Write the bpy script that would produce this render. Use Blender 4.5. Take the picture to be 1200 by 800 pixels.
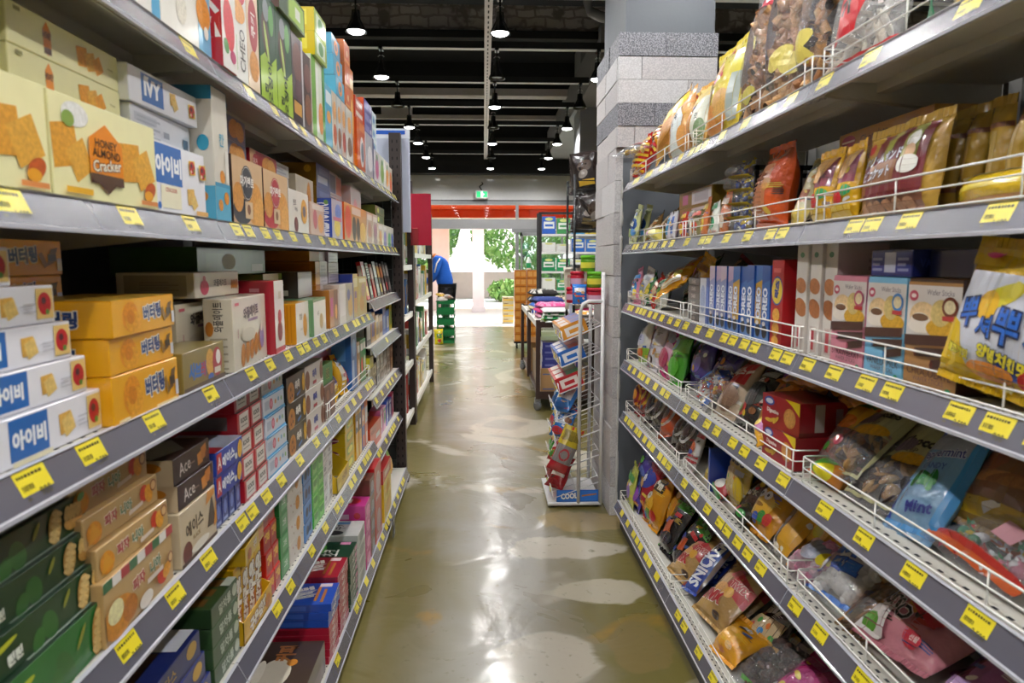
import bpy, bmesh, math, random
from mathutils import Vector, Matrix, Euler, noise

S = bpy.context.scene
for o in list(bpy.data.objects):
    bpy.data.objects.remove(o)
COL = S.collection

# ------------------------------------------------------------------ camera
EYE = 1.40
PITCH = math.radians(6.70)
YAW = math.radians(2.36)
cam_data = bpy.data.cameras.new('camera')
cam_data.sensor_width = 36.0
cam_data.lens = 24.0
cam_data.clip_start = 0.02
cam_data.clip_end = 200
cam = bpy.data.objects.new('camera', cam_data)
COL.objects.link(cam)
cam.location = (0, 0, EYE)
cam.rotation_euler = (math.pi / 2 - PITCH, 0, -YAW)
S.camera = cam
cam_data.dof.use_dof = True
cam_data.dof.focus_distance = 3.2
cam_data.dof.aperture_fstop = 6.0

# ------------------------------------------------------------------ light
EXPOSURE = 0.0
LAMP_W = 47.0
LAMP_COL = (1.0, 0.985, 0.96)
SKY_STRENGTH = 2.3
SUN_STRENGTH = 13.0
S.view_settings.view_transform = 'Standard'
S.view_settings.look = 'None'
S.view_settings.gamma = 1
S.view_settings.exposure = EXPOSURE
S.view_settings.use_curve_mapping = False
S.cycles.use_denoising = True
S.cycles.max_bounces = 8
S.cycles.diffuse_bounces = 4
S.cycles.glossy_bounces = 3
S.cycles.transparent_max_bounces = 12
S.cycles.caustics_reflective = False
S.cycles.caustics_refractive = False
S.cycles.sample_clamp_indirect = 6.0

W = bpy.data.worlds.new('sky')
S.world = W
W.use_nodes = True
nt = W.node_tree
bgn = nt.nodes['Background']
sky = nt.nodes.new('ShaderNodeTexSky')
sky.sky_type = 'PREETHAM'
sky.turbidity = 6
sky.sun_direction = (0.3, 0.35, 0.9)
mixn = nt.nodes.new('ShaderNodeMix')
mixn.data_type = 'RGBA'
mixn.inputs[0].default_value = 0.6
mixn.inputs[7].default_value = (1, 1, 1, 1)
nt.links.new(sky.outputs[0], mixn.inputs[6])
nt.links.new(mixn.outputs[2], bgn.inputs[0])
bgn.inputs[1].default_value = SKY_STRENGTH
sun_d = bpy.data.lights.new('sun', 'SUN')
sun_d.energy = SUN_STRENGTH
sun_d.angle = math.radians(2)
sun_d.color = (1, 0.97, 0.92)
sun = bpy.data.objects.new('sun', sun_d)
COL.objects.link(sun)
sun.location = (4, 20, 12)
sun.rotation_euler = (math.radians(-18), math.radians(22), 0)

# ------------------------------------------------------------------ materials
def lin(h):
    h = h.lstrip('#')
    out = []
    for i in (0, 2, 4):
        c = int(h[i:i + 2], 16) / 255
        out.append(c / 12.92 if c <= .04045 else ((c + .055) / 1.055) ** 2.4)
    return (out[0], out[1], out[2], 1)

_M = {}
def M(hx, fin='card'):
    """Procedural material of one printed / painted colour in one finish."""
    k = (hx, fin)
    if k in _M:
        return _M[k]
    m = bpy.data.materials.new(fin + '_' + hx)
    m.use_nodes = True
    t = m.node_tree
    b = t.nodes['Principled BSDF']
    c = lin(hx)
    tc = t.nodes.new('ShaderNodeTexCoord')
    nz = t.nodes.new('ShaderNodeTexNoise')
    t.links.new(tc.outputs['Object'], nz.inputs['Vector'])
    mx = t.nodes.new('ShaderNodeMix')
    mx.data_type = 'RGBA'
    amt, sc, ro, bump, bsc = {
        'card': (.06, 30, .30, .10, 12), 'film': (.08, 40, .2, .8, 34), 'pic': (.42, 170, .35, .0, 10),
        'steel': (.05, 12, .42, .03, 60), 'paint': (.10, 4, .55, .08, 30), 'matte': (.12, 9, .85, .1, 60),
        'plastic': (.05, 20, .25, .04, 40), 'cloth': (.16, 60, .95, .35, 120), 'food': (.38, 120, .6, .5, 150),
        'leaf': (.5, 3, .7, .3, 20), 'gloss': (.04, 20, .1, .02, 30), 'skin': (.1, 40, .5, .1, 200),
    }[fin]
    nz.inputs['Scale'].default_value = sc
    nz.inputs['Detail'].default_value = 3
    t.links.new(nz.outputs['Fac'], mx.inputs[0])
    lo = tuple(x * (1 - amt) for x in c[:3]) + (1,)
    hi = tuple(min(1, x * (1 + amt) + .01 * amt) for x in c[:3]) + (1,)
    mx.inputs[6].default_value = lo
    mx.inputs[7].default_value = hi
    t.links.new(mx.outputs[2], b.inputs['Base Color'])
    b.inputs['Roughness'].default_value = ro
    if fin in ('card', 'film'):
        b.inputs['Coat Weight'].default_value = .6 if fin == 'card' else .9
        b.inputs['Coat Roughness'].default_value = .12 if fin == 'card' else .07
    if bump:
        n2 = t.nodes.new('ShaderNodeTexNoise')
        n2.inputs['Scale'].default_value = bsc
        n2.inputs['Detail'].default_value = 2
        t.links.new(tc.outputs['Object'], n2.inputs['Vector'])
        bp = t.nodes.new('ShaderNodeBump')
        bp.inputs['Strength'].default_value = bump
        bp.inputs['Distance'].default_value = .01
        t.links.new(n2.outputs['Fac'], bp.inputs['Height'])
        t.links.new(bp.outputs[0], b.inputs['Normal'])
    _M[k] = m
    return m

def metal(hx, ro=.35):
    k = (hx, 'metal', ro)
    if k not in _M:
        m = M(hx, 'steel').copy()
        m.name = 'metal_' + hx
        b = m.node_tree.nodes['Principled BSDF']
        b.inputs['Metallic'].default_value = .7
        b.inputs['Roughness'].default_value = ro
        _M[k] = m
    return _M[k]

def glow(hx, s):
    k = (hx, 'glow', s)
    if k not in _M:
        m = bpy.data.materials.new('lit_' + hx)
        m.use_nodes = True
        b = m.node_tree.nodes['Principled BSDF']
        b.inputs['Base Color'].default_value = lin(hx)
        b.inputs['Emission Color'].default_value = lin(hx)
        b.inputs['Emission Strength'].default_value = s
        _M[k] = m
    return _M[k]

def film_clear(tint='ffffff', body=.06, gl=.16):
    """Crinkled clear packaging film."""
    k = (tint, 'clear', body, gl)
    if k not in _M:
        m = bpy.data.materials.new('clear_film_' + tint)
        m.use_nodes = True
        t = m.node_tree
        t.nodes.remove(t.nodes['Principled BSDF'])
        out = t.nodes['Material Output']
        tr = t.nodes.new('ShaderNodeBsdfTransparent')
        tr.inputs[0].default_value = lin(tint)
        df = t.nodes.new('ShaderNodeBsdfDiffuse')
        df.inputs[0].default_value = (.9, .9, .92, 1)
        g = t.nodes.new('ShaderNodeBsdfGlossy')
        g.inputs['Roughness'].default_value = .12
        tc = t.nodes.new('ShaderNodeTexCoord')
        nz = t.nodes.new('ShaderNodeTexNoise')
        nz.inputs['Scale'].default_value = 38
        nz.inputs['Detail'].default_value = 3
        nz.inputs['Distortion'].default_value = 1.2
        bp = t.nodes.new('ShaderNodeBump')
        bp.inputs['Strength'].default_value = .8
        bp.inputs['Distance'].default_value = .015
        t.links.new(tc.outputs['Object'], nz.inputs['Vector'])
        t.links.new(nz.outputs['Fac'], bp.inputs['Height'])
        t.links.new(bp.outputs[0], g.inputs['Normal'])
        a = t.nodes.new('ShaderNodeMixShader')
        a.inputs[0].default_value = body
        t.links.new(tr.outputs[0], a.inputs[1])
        t.links.new(df.outputs[0], a.inputs[2])
        z = t.nodes.new('ShaderNodeMixShader')
        z.inputs[0].default_value = gl
        t.links.new(a.outputs[0], z.inputs[1])
        t.links.new(g.outputs[0], z.inputs[2])
        t.links.new(z.outputs[0], out.inputs[0])
        _M[k] = m
    return _M[k]

# ------------------------------------------------------------------ mesh builder
class MB:
    def __init__(s):
        s.v, s.f, s.m, s.sm, s.mats = [], [], [], [], []
    def mi(s, mat):
        if mat not in s.mats:
            s.mats.append(mat)
        return s.mats.index(mat)
    def face(s, pts, mat, smooth=False):
        n = len(s.v)
        s.v += [tuple(p) for p in pts]
        s.f.append(tuple(range(n, n + len(pts))))
        s.m.append(s.mi(mat)); s.sm.append(smooth)
    def add(s, vs, fs, mat, smooth=False):
        n = len(s.v)
        s.v += [tuple(p) for p in vs]
        i = s.mi(mat)
        for f in fs:
            s.f.append(tuple(n + k for k in f)); s.m.append(i); s.sm.append(smooth)
    def box(s, x0, y0, z0, x1, y1, z1, mat, rot=None, at=None):
        vs = [(x, y, z) for x in (x0, x1) for y in (y0, y1) for z in (z0, z1)]
        if rot is not None:
            c = Vector(at) if at else Vector(((x0 + x1) / 2, (y0 + y1) / 2, (z0 + z1) / 2))
            vs = [tuple(rot @ (Vector(p) - c) + c) for p in vs]
        s.add(vs, [(0, 1, 3, 2), (4, 6, 7, 5), (0, 4, 5, 1), (2, 3, 7, 6), (0, 2, 6, 4), (1, 5, 7, 3)], mat)
    def cbox(s, x0, y0, z0, x1, y1, z1, mat, c=.0012):
        """box with chamfered edges"""
        vs = []; idx = {}
        X, Y, Z = (x0, x1), (y0, y1), (z0, z1)
        for a in range(2):
            for b in range(2):
                for d in range(2):
                    px, py, pz = X[a], Y[b], Z[d]
                    ix, iy, iz = px + (c if a == 0 else -c), py + (c if b == 0 else -c), pz + (c if d == 0 else -c)
                    idx[a, b, d, 0] = len(vs); vs.append((px, iy, iz))
                    idx[a, b, d, 1] = len(vs); vs.append((ix, py, iz))
                    idx[a, b, d, 2] = len(vs); vs.append((ix, iy, pz))
        fs = []
        q = [(0, 0), (1, 0), (1, 1), (0, 1)]
        for a in range(2):
            f = [idx[a, i, j, 0] for i, j in q]; fs.append(f if a else f[::-1])
            f = [idx[i, a, j, 1] for i, j in q]; fs.append(f[::-1] if a else f)
            f = [idx[i, j, a, 2] for i, j in q]; fs.append(f if a else f[::-1])
        for a in range(2):
            for b in range(2):
                fs.append([idx[a, b, 0, 0], idx[a, b, 1, 0], idx[a, b, 1, 1], idx[a, b, 0, 1]])
                fs.append([idx[a, 0, b, 0], idx[a, 1, b, 0], idx[a, 1, b, 2], idx[a, 0, b, 2]])
                fs.append([idx[0, a, b, 1], idx[1, a, b, 1], idx[1, a, b, 2], idx[0, a, b, 2]])
                for d in range(2):
                    fs.append([idx[a, b, d, 0], idx[a, b, d, 1], idx[a, b, d, 2]])
        s.add(vs, fs, mat)
    def tube(s, pts, r, mat, n=6, closed=False):
        pts = [Vector(p) for p in pts]
        N = len(pts)
        rad = r if isinstance(r, (list, tuple)) else [r] * N
        rings = []
        for i, p in enumerate(pts):
            if closed:
                d = pts[(i + 1) % N] - pts[i - 1]
            else:
                d = pts[min(i + 1, N - 1)] - pts[max(i - 1, 0)]
            d.normalize()
            u = d.cross(Vector((0, 0, 1)))
            if u.length < .05:
                u = d.cross(Vector((0, 1, 0)))
            u.normalize(); w = u.cross(d)
            rings.append([tuple(p + rad[i] * (math.cos(2 * math.pi * k / n) * u + math.sin(2 * math.pi * k / n) * w)) for k in range(n)])
        vs = [q for ring in rings for q in ring]
        fs = []
        for i in range(N if closed else N - 1):
            j = (i + 1) % N
            for k in range(n):
                fs.append((i * n + k, i * n + (k + 1) % n, j * n + (k + 1) % n, j * n + k))
        if not closed:
            fs.append(tuple(range(n))[::-1]); fs.append(tuple((N - 1) * n + k for k in range(n)))
        s.add(vs, fs, mat, True)
    def lathe(s, prof, mat, n=20, c=(0, 0, 0), smooth=True):
        vs = []; fs = []
        for r, z in prof:
            for k in range(n):
                a = 2 * math.pi * k / n
                vs.append((c[0] + r * math.cos(a), c[1] + r * math.sin(a), c[2] + z))
        for i in range(len(prof) - 1):
            for k in range(n):
                fs.append((i * n + k, i * n + (k + 1) % n, (i + 1) * n + (k + 1) % n, (i + 1) * n + k))
        s.add(vs, fs, mat, smooth)
    def blob(s, c, rx, ry, rz, mat, rot=None, n=8, m=5):
        vs = []; fs = []
        for i in range(m + 1):
            t = math.pi * i / m
            for k in range(n):
                a = 2 * math.pi * k / n
                p = Vector((rx * math.sin(t) * math.cos(a), ry * math.sin(t) * math.sin(a), rz * math.cos(t)))
                if rot is not None:
                    p = rot @ p
                vs.append(tuple(Vector(c) + p))
        for i in range(m):
            for k in range(n):
                fs.append((i * n + k, (i + 1) * n + k, (i + 1) * n + (k + 1) % n, i * n + (k + 1) % n))
        s.add(vs, fs, mat, True)
    def mesh(s, name):
        me = bpy.data.meshes.new(name)
        me.from_pydata(s.v, [], s.f)
        for m in s.mats:
            me.materials.append(m)
        me.polygons.foreach_set('material_index', s.m)
        me.polygons.foreach_set('use_smooth', s.sm)
        me.update()
        return me
    def build(s, name, parent=None, loc=None):
        return link(name, s.mesh(name), parent, loc)

def link(name, data, parent=None, loc=None):
    o = bpy.data.objects.new(name, data)
    COL.objects.link(o)
    if loc is not None:
        o.location = loc
    if parent is not None:
        o.parent = parent
    return o

def tag(o, label, cat, group=None, kind=None):
    o['label'] = label
    o['category'] = cat
    if group: o['group'] = group
    if kind: o['kind'] = kind
    return o

def thing(name, label, cat, loc=(0, 0, 0), rz=0, group=None):
    o = link(name, None, None, loc)
    o.rotation_euler = (0, 0, rz)
    return tag(o, label, cat, group)

def struct(name, mb):
    o = mb.build(name)
    o['kind'] = 'structure'
    return o

def copy_tree(o, parent=None):
    c = o.copy(); COL.objects.link(c)
    if parent is not None: c.parent = parent
    for ch in o.children:
        copy_tree(ch, c)
    return c

# ------------------------------------------------------------------ lettering
_T = {}
def glyphs(text, bold=0.0):
    """Lettering as flat 2-D triangles: (verts, faces, width); height of a capital = 1, centred."""
    k = (text, bold)
    if k in _T:
        return _T[k]
    c = bpy.data.curves.new('lettering', 'FONT')
    c.body = text
    c.resolution_u = 2
    c.offset = bold
    c.align_x = 'CENTER'
    c.align_y = 'CENTER'
    o = bpy.data.objects.new('lettering', c)
    COL.objects.link(o)
    dg = bpy.context.evaluated_depsgraph_get()
    me = bpy.data.meshes.new_from_object(o.evaluated_get(dg))
    vs = [(v.co.x, v.co.y) for v in me.vertices]
    fs = [tuple(p.vertices) for p in me.polygons]
    bpy.data.objects.remove(o)
    bpy.data.curves.remove(c)
    bpy.data.meshes.remove(me)
    if vs:
        x0, x1 = min(v[0] for v in vs), max(v[0] for v in vs)
        y0, y1 = min(v[1] for v in vs), max(v[1] for v in vs)
        vs = [((x - (x0 + x1) / 2) / (y1 - y0), (y - (y0 + y1) / 2) / (y1 - y0)) for x, y in vs]
        w = (x1 - x0) / (y1 - y0)
    else:
        w = 1
    _T[k] = (vs, fs, w)
    return _T[k]

# ------------------------------------------------------------------ printed art: flat shapes on a face (u,v in 0..1)
def R(u0, v0, u1, v1, c): return ('p', [(u0, v0), (u1, v0), (u1, v1), (u0, v1)], c, 'card')
def P(pts, c): return ('p', pts, c, 'card')
def E(u, v, ru, rv, c, rot=0, fin='card'): return ('e', u, v, ru, rv, c, rot, fin)
def C(u, v, r, c, fin='card'): return ('c', u, v, r, c, fin)
def T(u, v, size, text, c, maxw=.95, rot=0, oc=None, b=.02): return ('t', u, v, size, text, c, maxw, rot, oc, b)
def cookie(u, v, r, c='c98d45', chip=None):
    out = [('c', u, v, r, c, 'pic'), ('c', u, v, r * .72, c, 'pic')]
    if chip:
        for i in range(7):
            a = i * 2.4
            out.append(('c', u, v, r * .16, chip, 'card', r * .62 * (i / 7) ** .5 * math.cos(a), r * .62 * (i / 7) ** .5 * math.sin(a)))
    return out
def cracker(u, v, r, c='dca045', rot=45):
    return [('d', u, v, r, c, 'pic', rot), ('d', u, v, r * .8, c, 'pic', rot)]
def fruit(u, v, r):
    return [('d', u, v, r * 1.25, 'e6b64c', 'pic', 5), ('c', u, v, r * .8, 'b4202a', 'pic'), ('c', u, v, r * .3, '53232f', 'card', -r * .2, r * .25), ('c', u, v, r * .22, '5d8a35', 'card', r * .45, -r * .3), ('c', u, v, r * .22, 'f0e3d0', 'card', -r * .4, -r * .5)]
def bars(u0, v0, u1, v1, c, n=3):
    out = []
    for i in range(n):
        va = v0 + (v1 - v0) * i / n
        out.append(R(u0, va, u1 - (u1 - u0) * .25 * (i % 2), va + (v1 - v0) * .5 / n, c))
    return out

def busy(seed, cols, n=14):
    """small print that covers most packets: rows of tiny type, flashes, panels"""
    r = random.Random(seed)
    out = []
    for i in range(n):
        k = r.random(); u = r.uniform(.1, .85); v = r.uniform(.08, .88); c = r.choice(cols)
        if k < .4:
            for q in range(r.randint(2, 4)):
                out.append(R(u, v - .025 * q, min(.95, u + r.uniform(.1, .3)), v - .025 * q + .012, c))
        elif k < .6:
            out.append(E(u, v, r.uniform(.04, .1), r.uniform(.02, .06), c, r.uniform(-40, 40)))
        elif k < .75:
            a = r.uniform(.08, .2)
            out.append(P([(u, v), (u + a, v + a * .4), (u + a * .9, v + a * .7), (u - .02, v + a * .35)], c))
        elif k < .9:
            out.append(E(u, v, r.uniform(.06, .14), r.uniform(.05, .1), r.choice(('c98d45', 'b5722c', 'd9b078', '8a5a34')), r.uniform(-60, 60), 'pic'))
        else:
            out.append(R(u, v, min(.96, u + .18), v + .05, c))
    return out

def flat(d, w, h):
    """One art item as 2-D polygons in metres on a face w x h: [(verts, faces, material)]"""
    k = d[0]
    if k == 'p':
        vs = [(u * w, v * h) for u, v in d[1]]
        return [(vs, [tuple(range(len(vs)))], M(d[2], d[3]))]
    if k in 'ecd':
        if k == 'e':
            _, u, v, ru, rv, c, rot, fin = d
            rx, ry, dx, dy, n = ru * w, rv * h, 0, 0, 20
        elif k == 'c':
            u, v, r, c, fin = d[1:6]
            rx = ry = r * h; rot = 0; n = 16 if r * h > .006 else 8
            dx, dy = (d[6] * h, d[7] * h) if len(d) > 6 else (0, 0)
        else:
            _, u, v, r, c, fin, rot = d
            rx = ry = r * h; rot = rot + 45; dx = dy = 0; n = 4
        a0 = math.radians(rot)
        vs = []
        for i in range(n):
            a = 2 * math.pi * i / n
            x, y = rx * math.cos(a), ry * math.sin(a)
            vs.append((u * w + dx + x * math.cos(a0) - y * math.sin(a0), v * h + dy + x * math.sin(a0) + y * math.cos(a0)))
        return [(vs, [tuple(range(n))], M(c, fin))]
    _, u, v, size, text, c, maxw, rot, oc, b = d
    out = []
    for hx, bd in (((oc, b + .05),) if oc else ()) + ((c, b),):
        vs, fs, wd = glyphs(text, b)
        sh = size * h
        lim = maxw * (w if abs(math.sin(math.radians(rot))) < .5 else h)
        sx = min(1.0, lim / (wd * sh))
        if hx == oc and oc:
            vs, fs, wd2 = glyphs(text, bd)
            sx2 = sx * (wd + .10) / wd2 if wd2 else sx
            k2 = 1.13
        else:
            sx2, k2 = sx, 1.0
        ca, sa = math.cos(math.radians(rot)), math.sin(math.radians(rot))
        pts = []
        for x, y in vs:
            x *= sh * sx2; y *= sh * k2
            pts.append((u * w + x * ca - y * sa, v * h + x * sa + y * ca))
        out.append((pts, fs, M(hx)))
    return out

def print_face(mb, o, U, V, w, h, art):
    o, U, V = Vector(o), Vector(U), Vector(V)
    N = U.cross(V).normalized()
    k = 0
    for d in art:
        for vs, fs, mat in flat(d, w, h):
            k += 1
            off = N * (.0002 + .00016 * k)
            mb.add([o + U * min(max(x, 0), w) + V * min(max(y, 0), h) + off for x, y in vs], fs, mat)

_BX = {}
def carton(w, d, h, base, front=(), near=(), top=(), far=None, name='carton'):
    """Printed carton; front faces -y, +x is the right end seen from the front."""
    mb = MB()
    mb.cbox(-w / 2, -d / 2, 0, w / 2, d / 2, h, M(base))
    print_face(mb, (-w / 2, -d / 2, 0), (1, 0, 0), (0, 0, 1), w, h, front)
    print_face(mb, (-w / 2, d / 2, 0), (0, -1, 0), (0, 0, 1), d, h, near)
    print_face(mb, (w / 2, -d / 2, 0), (0, 1, 0), (0, 0, 1), d, h, near if far is None else far)
    print_face(mb, (-w / 2, -d / 2, h), (1, 0, 0), (0, 1, 0), w, d, top)
    return mb.mesh(name)
# ------------------------------------------------------------------ bags
def bag_surface(w, h, t, seed, nu, nv, seal=.06, lump=.0, lumps=26, bend=0, waist=.05, flat_bottom=False):
    rnd = random.Random(seed)
    off = Vector((rnd.random() * 50, rnd.random() * 50, rnd.random() * 50))
    kk = rnd.uniform(.35, .55)
    tw = rnd.uniform(-.5, .5) * t
    def half(u, v):
        vb = .02 if flat_bottom else seal
        x = (v - vb) / (1 - seal - vb)
        if x <= 0 or x >= 1:
            g = 0
        else:
            g = (math.sin(math.pi * x ** (.62 if flat_bottom else .8))) ** kk
        e = max(0, math.sin(math.pi * u)) ** .6
        return t / 2 * g * e, g
    def pt(u, v, side):
        T_, g = half(u, v)
        x = w * (u - .5) * (1 - waist * g)
        z = h * v
        n1 = noise.noise(Vector((x * lumps, z * lumps, side * 3.7)) + off)
        n2 = noise.noise(Vector((x * 60, z * 14, side * 9.1)) + off)
        n3 = noise.noise(Vector((x * 9, z * 9, 2.2)) + off)
        y = T_ + lump * n1 * min(1, T_ / (t * .25 + 1e-6)) + (.0042 * n2) * (1 if g > 0 else .4)
        y = max(y, .0004)
        cy = bend * (v - .5) ** 2 + tw * (u - .5) * (v - .3) + n3 * t * .12
        if g == 0:
            cy += .003 * math.sin(u * 22 + seed) * (1 if not flat_bottom or v > .5 else 0)
        return Vector((x + .004 * n3, cy + (-y if side == 0 else y), z))
    G = [[[pt(i / nu, j / nv, s_) for i in range(nu + 1)] for j in range(nv + 1)] for s_ in (0, 1)]
    return G

def clip_half(poly, axis, val, keep_lo):
    out = []
    n = len(poly)
    for i in range(n):
        a, b = poly[i], poly[(i + 1) % n]
        da, db = a[axis] - val, b[axis] - val
        ia = da <= 1e-12 if keep_lo else da >= -1e-12
        ib = db <= 1e-12 if keep_lo else db >= -1e-12
        if ia:
            out.append(a)
        if ia != ib:
            t_ = da / (da - db)
            out.append((a[0] + (b[0] - a[0]) * t_, a[1] + (b[1] - a[1]) * t_))
    return out

def convex_pieces(vs, fs):
    """Printed shapes -> convex polygons (lettering comes as triangles, other shapes are cut in fans)."""
    for f in fs:
        if len(f) <= 3:
            yield [vs[i] for i in f]
        else:
            q = [vs[i] for i in f]
            conv = True; sg = 0
            for i in range(len(q)):
                a, b, c = q[i - 2], q[i - 1], q[i]
                cr = (b[0] - a[0]) * (c[1] - b[1]) - (b[1] - a[1]) * (c[0] - b[0])
                if abs(cr) > 1e-12:
                    if sg == 0: sg = cr
                    elif sg * cr < 0: conv = False
            if conv:
                yield q
            else:
                from mathutils.geometry import tessellate_polygon
                for tri in tessellate_polygon([[Vector((x, y, 0)) for x, y in q]]):
                    yield [q[i] for i in tri]

def wrap(mb, G, w, h, nu, nv, art, side=0, flip=False):
    """Lay printed art on the bag surface, cut along its facets so it follows every crease."""
    k = 0
    for d in art:
        for vs, fs, mat in flat(d, w, h):
            k += 1
            off = .0004 + .00022 * k
            for poly in convex_pieces(vs, fs):
                x0 = max(0, min(p[0] for p in poly)); x1 = min(w, max(p[0] for p in poly))
                y0 = max(0, min(p[1] for p in poly)); y1 = min(h, max(p[1] for p in poly))
                if x1 <= x0 or y1 <= y0: continue
                i0, i1 = int(x0 / w * nu), min(nu - 1, int(x1 / w * nu))
                j0, j1 = int(y0 / h * nv), min(nv - 1, int(y1 / h * nv))
                for i in range(i0, i1 + 1):
                    pa = clip_half(clip_half(poly, 0, i * w / nu, False), 0, (i + 1) * w / nu, True) if (i0 != i1 or x0 == 0 or x1 == w) else poly
                    if len(pa) < 3: continue
                    for j in range(j0, j1 + 1):
                        pb = clip_half(clip_half(pa, 1, j * h / nv, False), 1, (j + 1) * h / nv, True)
                        if len(pb) < 3: continue
                        A, B, D, E_ = G[side][j][i], G[side][j][i + 1], G[side][j + 1][i + 1], G[side][j + 1][i]
                        nrm = (B - A).cross(E_ - A)
                        if nrm.length < 1e-12: continue
                        nrm.normalize()
                        if side: nrm = -nrm
                        out = []
                        for x, y in pb:
                            fu = x / w * nu - i; fv = y / h * nv - j
                            p = (A * (1 - fu) + B * fu) * (1 - fv) + (E_ * (1 - fu) + D * fu) * fv
                            out.append(p + nrm * off)
                        mb.face(out, mat, False)

def bag_mesh(w, h, t, base, art=(), back=(), seed=1, nu=14, nv=18, name='bag', fin='film', mat=None, plain=False, **kw):
    G = bag_surface(w, h, t, seed, nu, nv, **kw)
    mb = MB()
    if mat is None and h > .09 and not plain:
        art = list(art[:1]) + busy(seed, ('ece6da', 'd9b92c', '2a2624', 'b5302c', 'd8d4ce', '3a5a9c', 'e0c04a'), 9) + list(art[1:])
    m = mat or M(base, fin)
    vs = []
    for s_ in (0, 1):
        for row in G[s_]:
            vs += row
    off = (nu + 1) * (nv + 1)
    fs = []
    for j in range(nv):
        for i in range(nu):
            a = j * (nu + 1) + i
            fs.append((a, a + 1, a + nu + 2, a + nu + 1))
            fs.append((off + a, off + a + nu + 1, off + a + nu + 2, off + a + 1))
    for i in range(nu):
        fs.append((i, off + i, off + i + 1, i + 1))
        a = nv * (nu + 1) + i
        fs.append((a, a + 1, off + a + 1, off + a))
    for j in range(nv):
        a = j * (nu + 1)
        fs.append((a, a + nu + 1, off + a + nu + 1, off + a))
        b = a + nu
        fs.append((b, off + b, off + b + nu + 1, b + nu + 1))
    mb.add(vs, fs, m, True)
    wrap(mb, G, w, h, nu, nv, art)
    if back:
        wrap(mb, G, w, h, nu, nv, back, 1)
    return mb.mesh(name), G

def lumps_in(w, h, t, kind, cols, n, seed, size, v0=.06, v1=.92):
    """Loose contents that show through a clear bag."""
    r = random.Random(seed)
    mb = MB()
    for i in range(n):
        u = r.uniform(.1, .9)
        v = v0 + (v1 - v0) * r.random()
        g = math.sin(math.pi * min(1, max(0, (v - .04) / .92))) ** .5 * math.sin(math.pi * u) ** .6
        s = size * r.uniform(.8, 1.2)
        y = -max(0, t / 2 * .8 * g * r.uniform(.5, 1) - s * (1.25 if kind in ('ball', 'chip') else 1.55))
        c = Vector((w * (u - .5) * .92, y, h * v))
        rot = Euler((r.uniform(0, 6.3), r.uniform(0, 6.3), r.uniform(0, 6.3))).to_matrix()
        m = M(r.choice(cols), 'food' if kind != 'candy' else 'film')
        if kind == 'ball':
            mb.blob(c, s, s, s * .9, m, rot, 8, 5)
        elif kind == 'candy':
            mb.blob(c, s, s * .65, s * .65, m, rot, 7, 4)
            for q in (-1, 1):
                e = rot @ Vector((q * s * 1.5, 0, 0)); f = rot @ Vector((0, s * .55, 0)); a = rot @ Vector((q * s * .9, 0, 0))
                mb.face([c + a, c + e + f, c + e - f], m)
        elif kind == 'roll':
            a = rot @ Vector((s * 1.9, 0, 0)); b = rot @ Vector((0, s * .7, 0)); e = rot @ Vector((0, 0, s * .7))
            n_ = 8; vs = []; fs = []
            for q in (-1, 1):
                for k in range(n_):
                    th = 2 * math.pi * k / n_
                    rr = 1 if q < 0 else .75
                    vs.append(c + a * q + (b * math.cos(th) + e * math.sin(th)) * rr)
            for k in range(n_):
                fs.append((k, (k + 1) % n_, n_ + (k + 1) % n_, n_ + k))
            mb.add(vs, fs, m, True)
            mb.add([c + a * -.8 + (b * math.cos(2 * math.pi * k / 8) + e * math.sin(2 * math.pi * k / 8)) * .8 for k in range(8)], [tuple(range(8))], M('3a2415', 'food'))
        elif kind == 'chip':
            mb.blob(c, s, s, s * .22, m, rot, 9, 4)
        elif kind == 'stick':
            mb.blob(c, s * 2.4, s * .42, s * .42, m, rot, 6, 4)
        elif kind == 'ring':
            pts = [c + rot @ Vector((s * math.cos(k), s * math.sin(k), 0)) for k in [2 * math.pi * q / 9 for q in range(9)]]
            mb.tube(pts, s * .4, m, 5, closed=True)
    return mb

# ------------------------------------------------------------------ placing
ORD = ['', 'topmost', 'second from the top', 'third from the top', 'fourth from the top', 'fifth from the top', 'sixth from the top', 'seventh from the top', 'eighth from the top', 'ninth from the top']
NTH = ['first', 'second', 'third', 'fourth', 'fifth', 'sixth', 'seventh', 'eighth', 'ninth', 'tenth', 'eleventh', 'twelfth']
JR = random.Random(7)
def put(name, me, side, y0, x, z, dims, label, cat, group=None, yaw=0, lean=0, roll=0):
    """Stand a packet on a shelf: side -1 = the shelves at negative x (facing +x), side 1 = the other run.
    y0 = where its near end stands, x = distance of its front from the aisle's middle line."""
    w, d, h = dims
    o = link(name, me)
    yc = y0 + w / 2
    if side < 0:
        o.location = (-x - d / 2, yc, z)
        rz = math.pi / 2
    else:
        o.location = (x + d / 2, yc, z)
        rz = -math.pi / 2
    o.rotation_mode = 'YXZ'
    o.rotation_euler = (math.radians(lean), math.radians(roll), rz + math.radians(yaw))
    return tag(o, label, cat, group)

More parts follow.
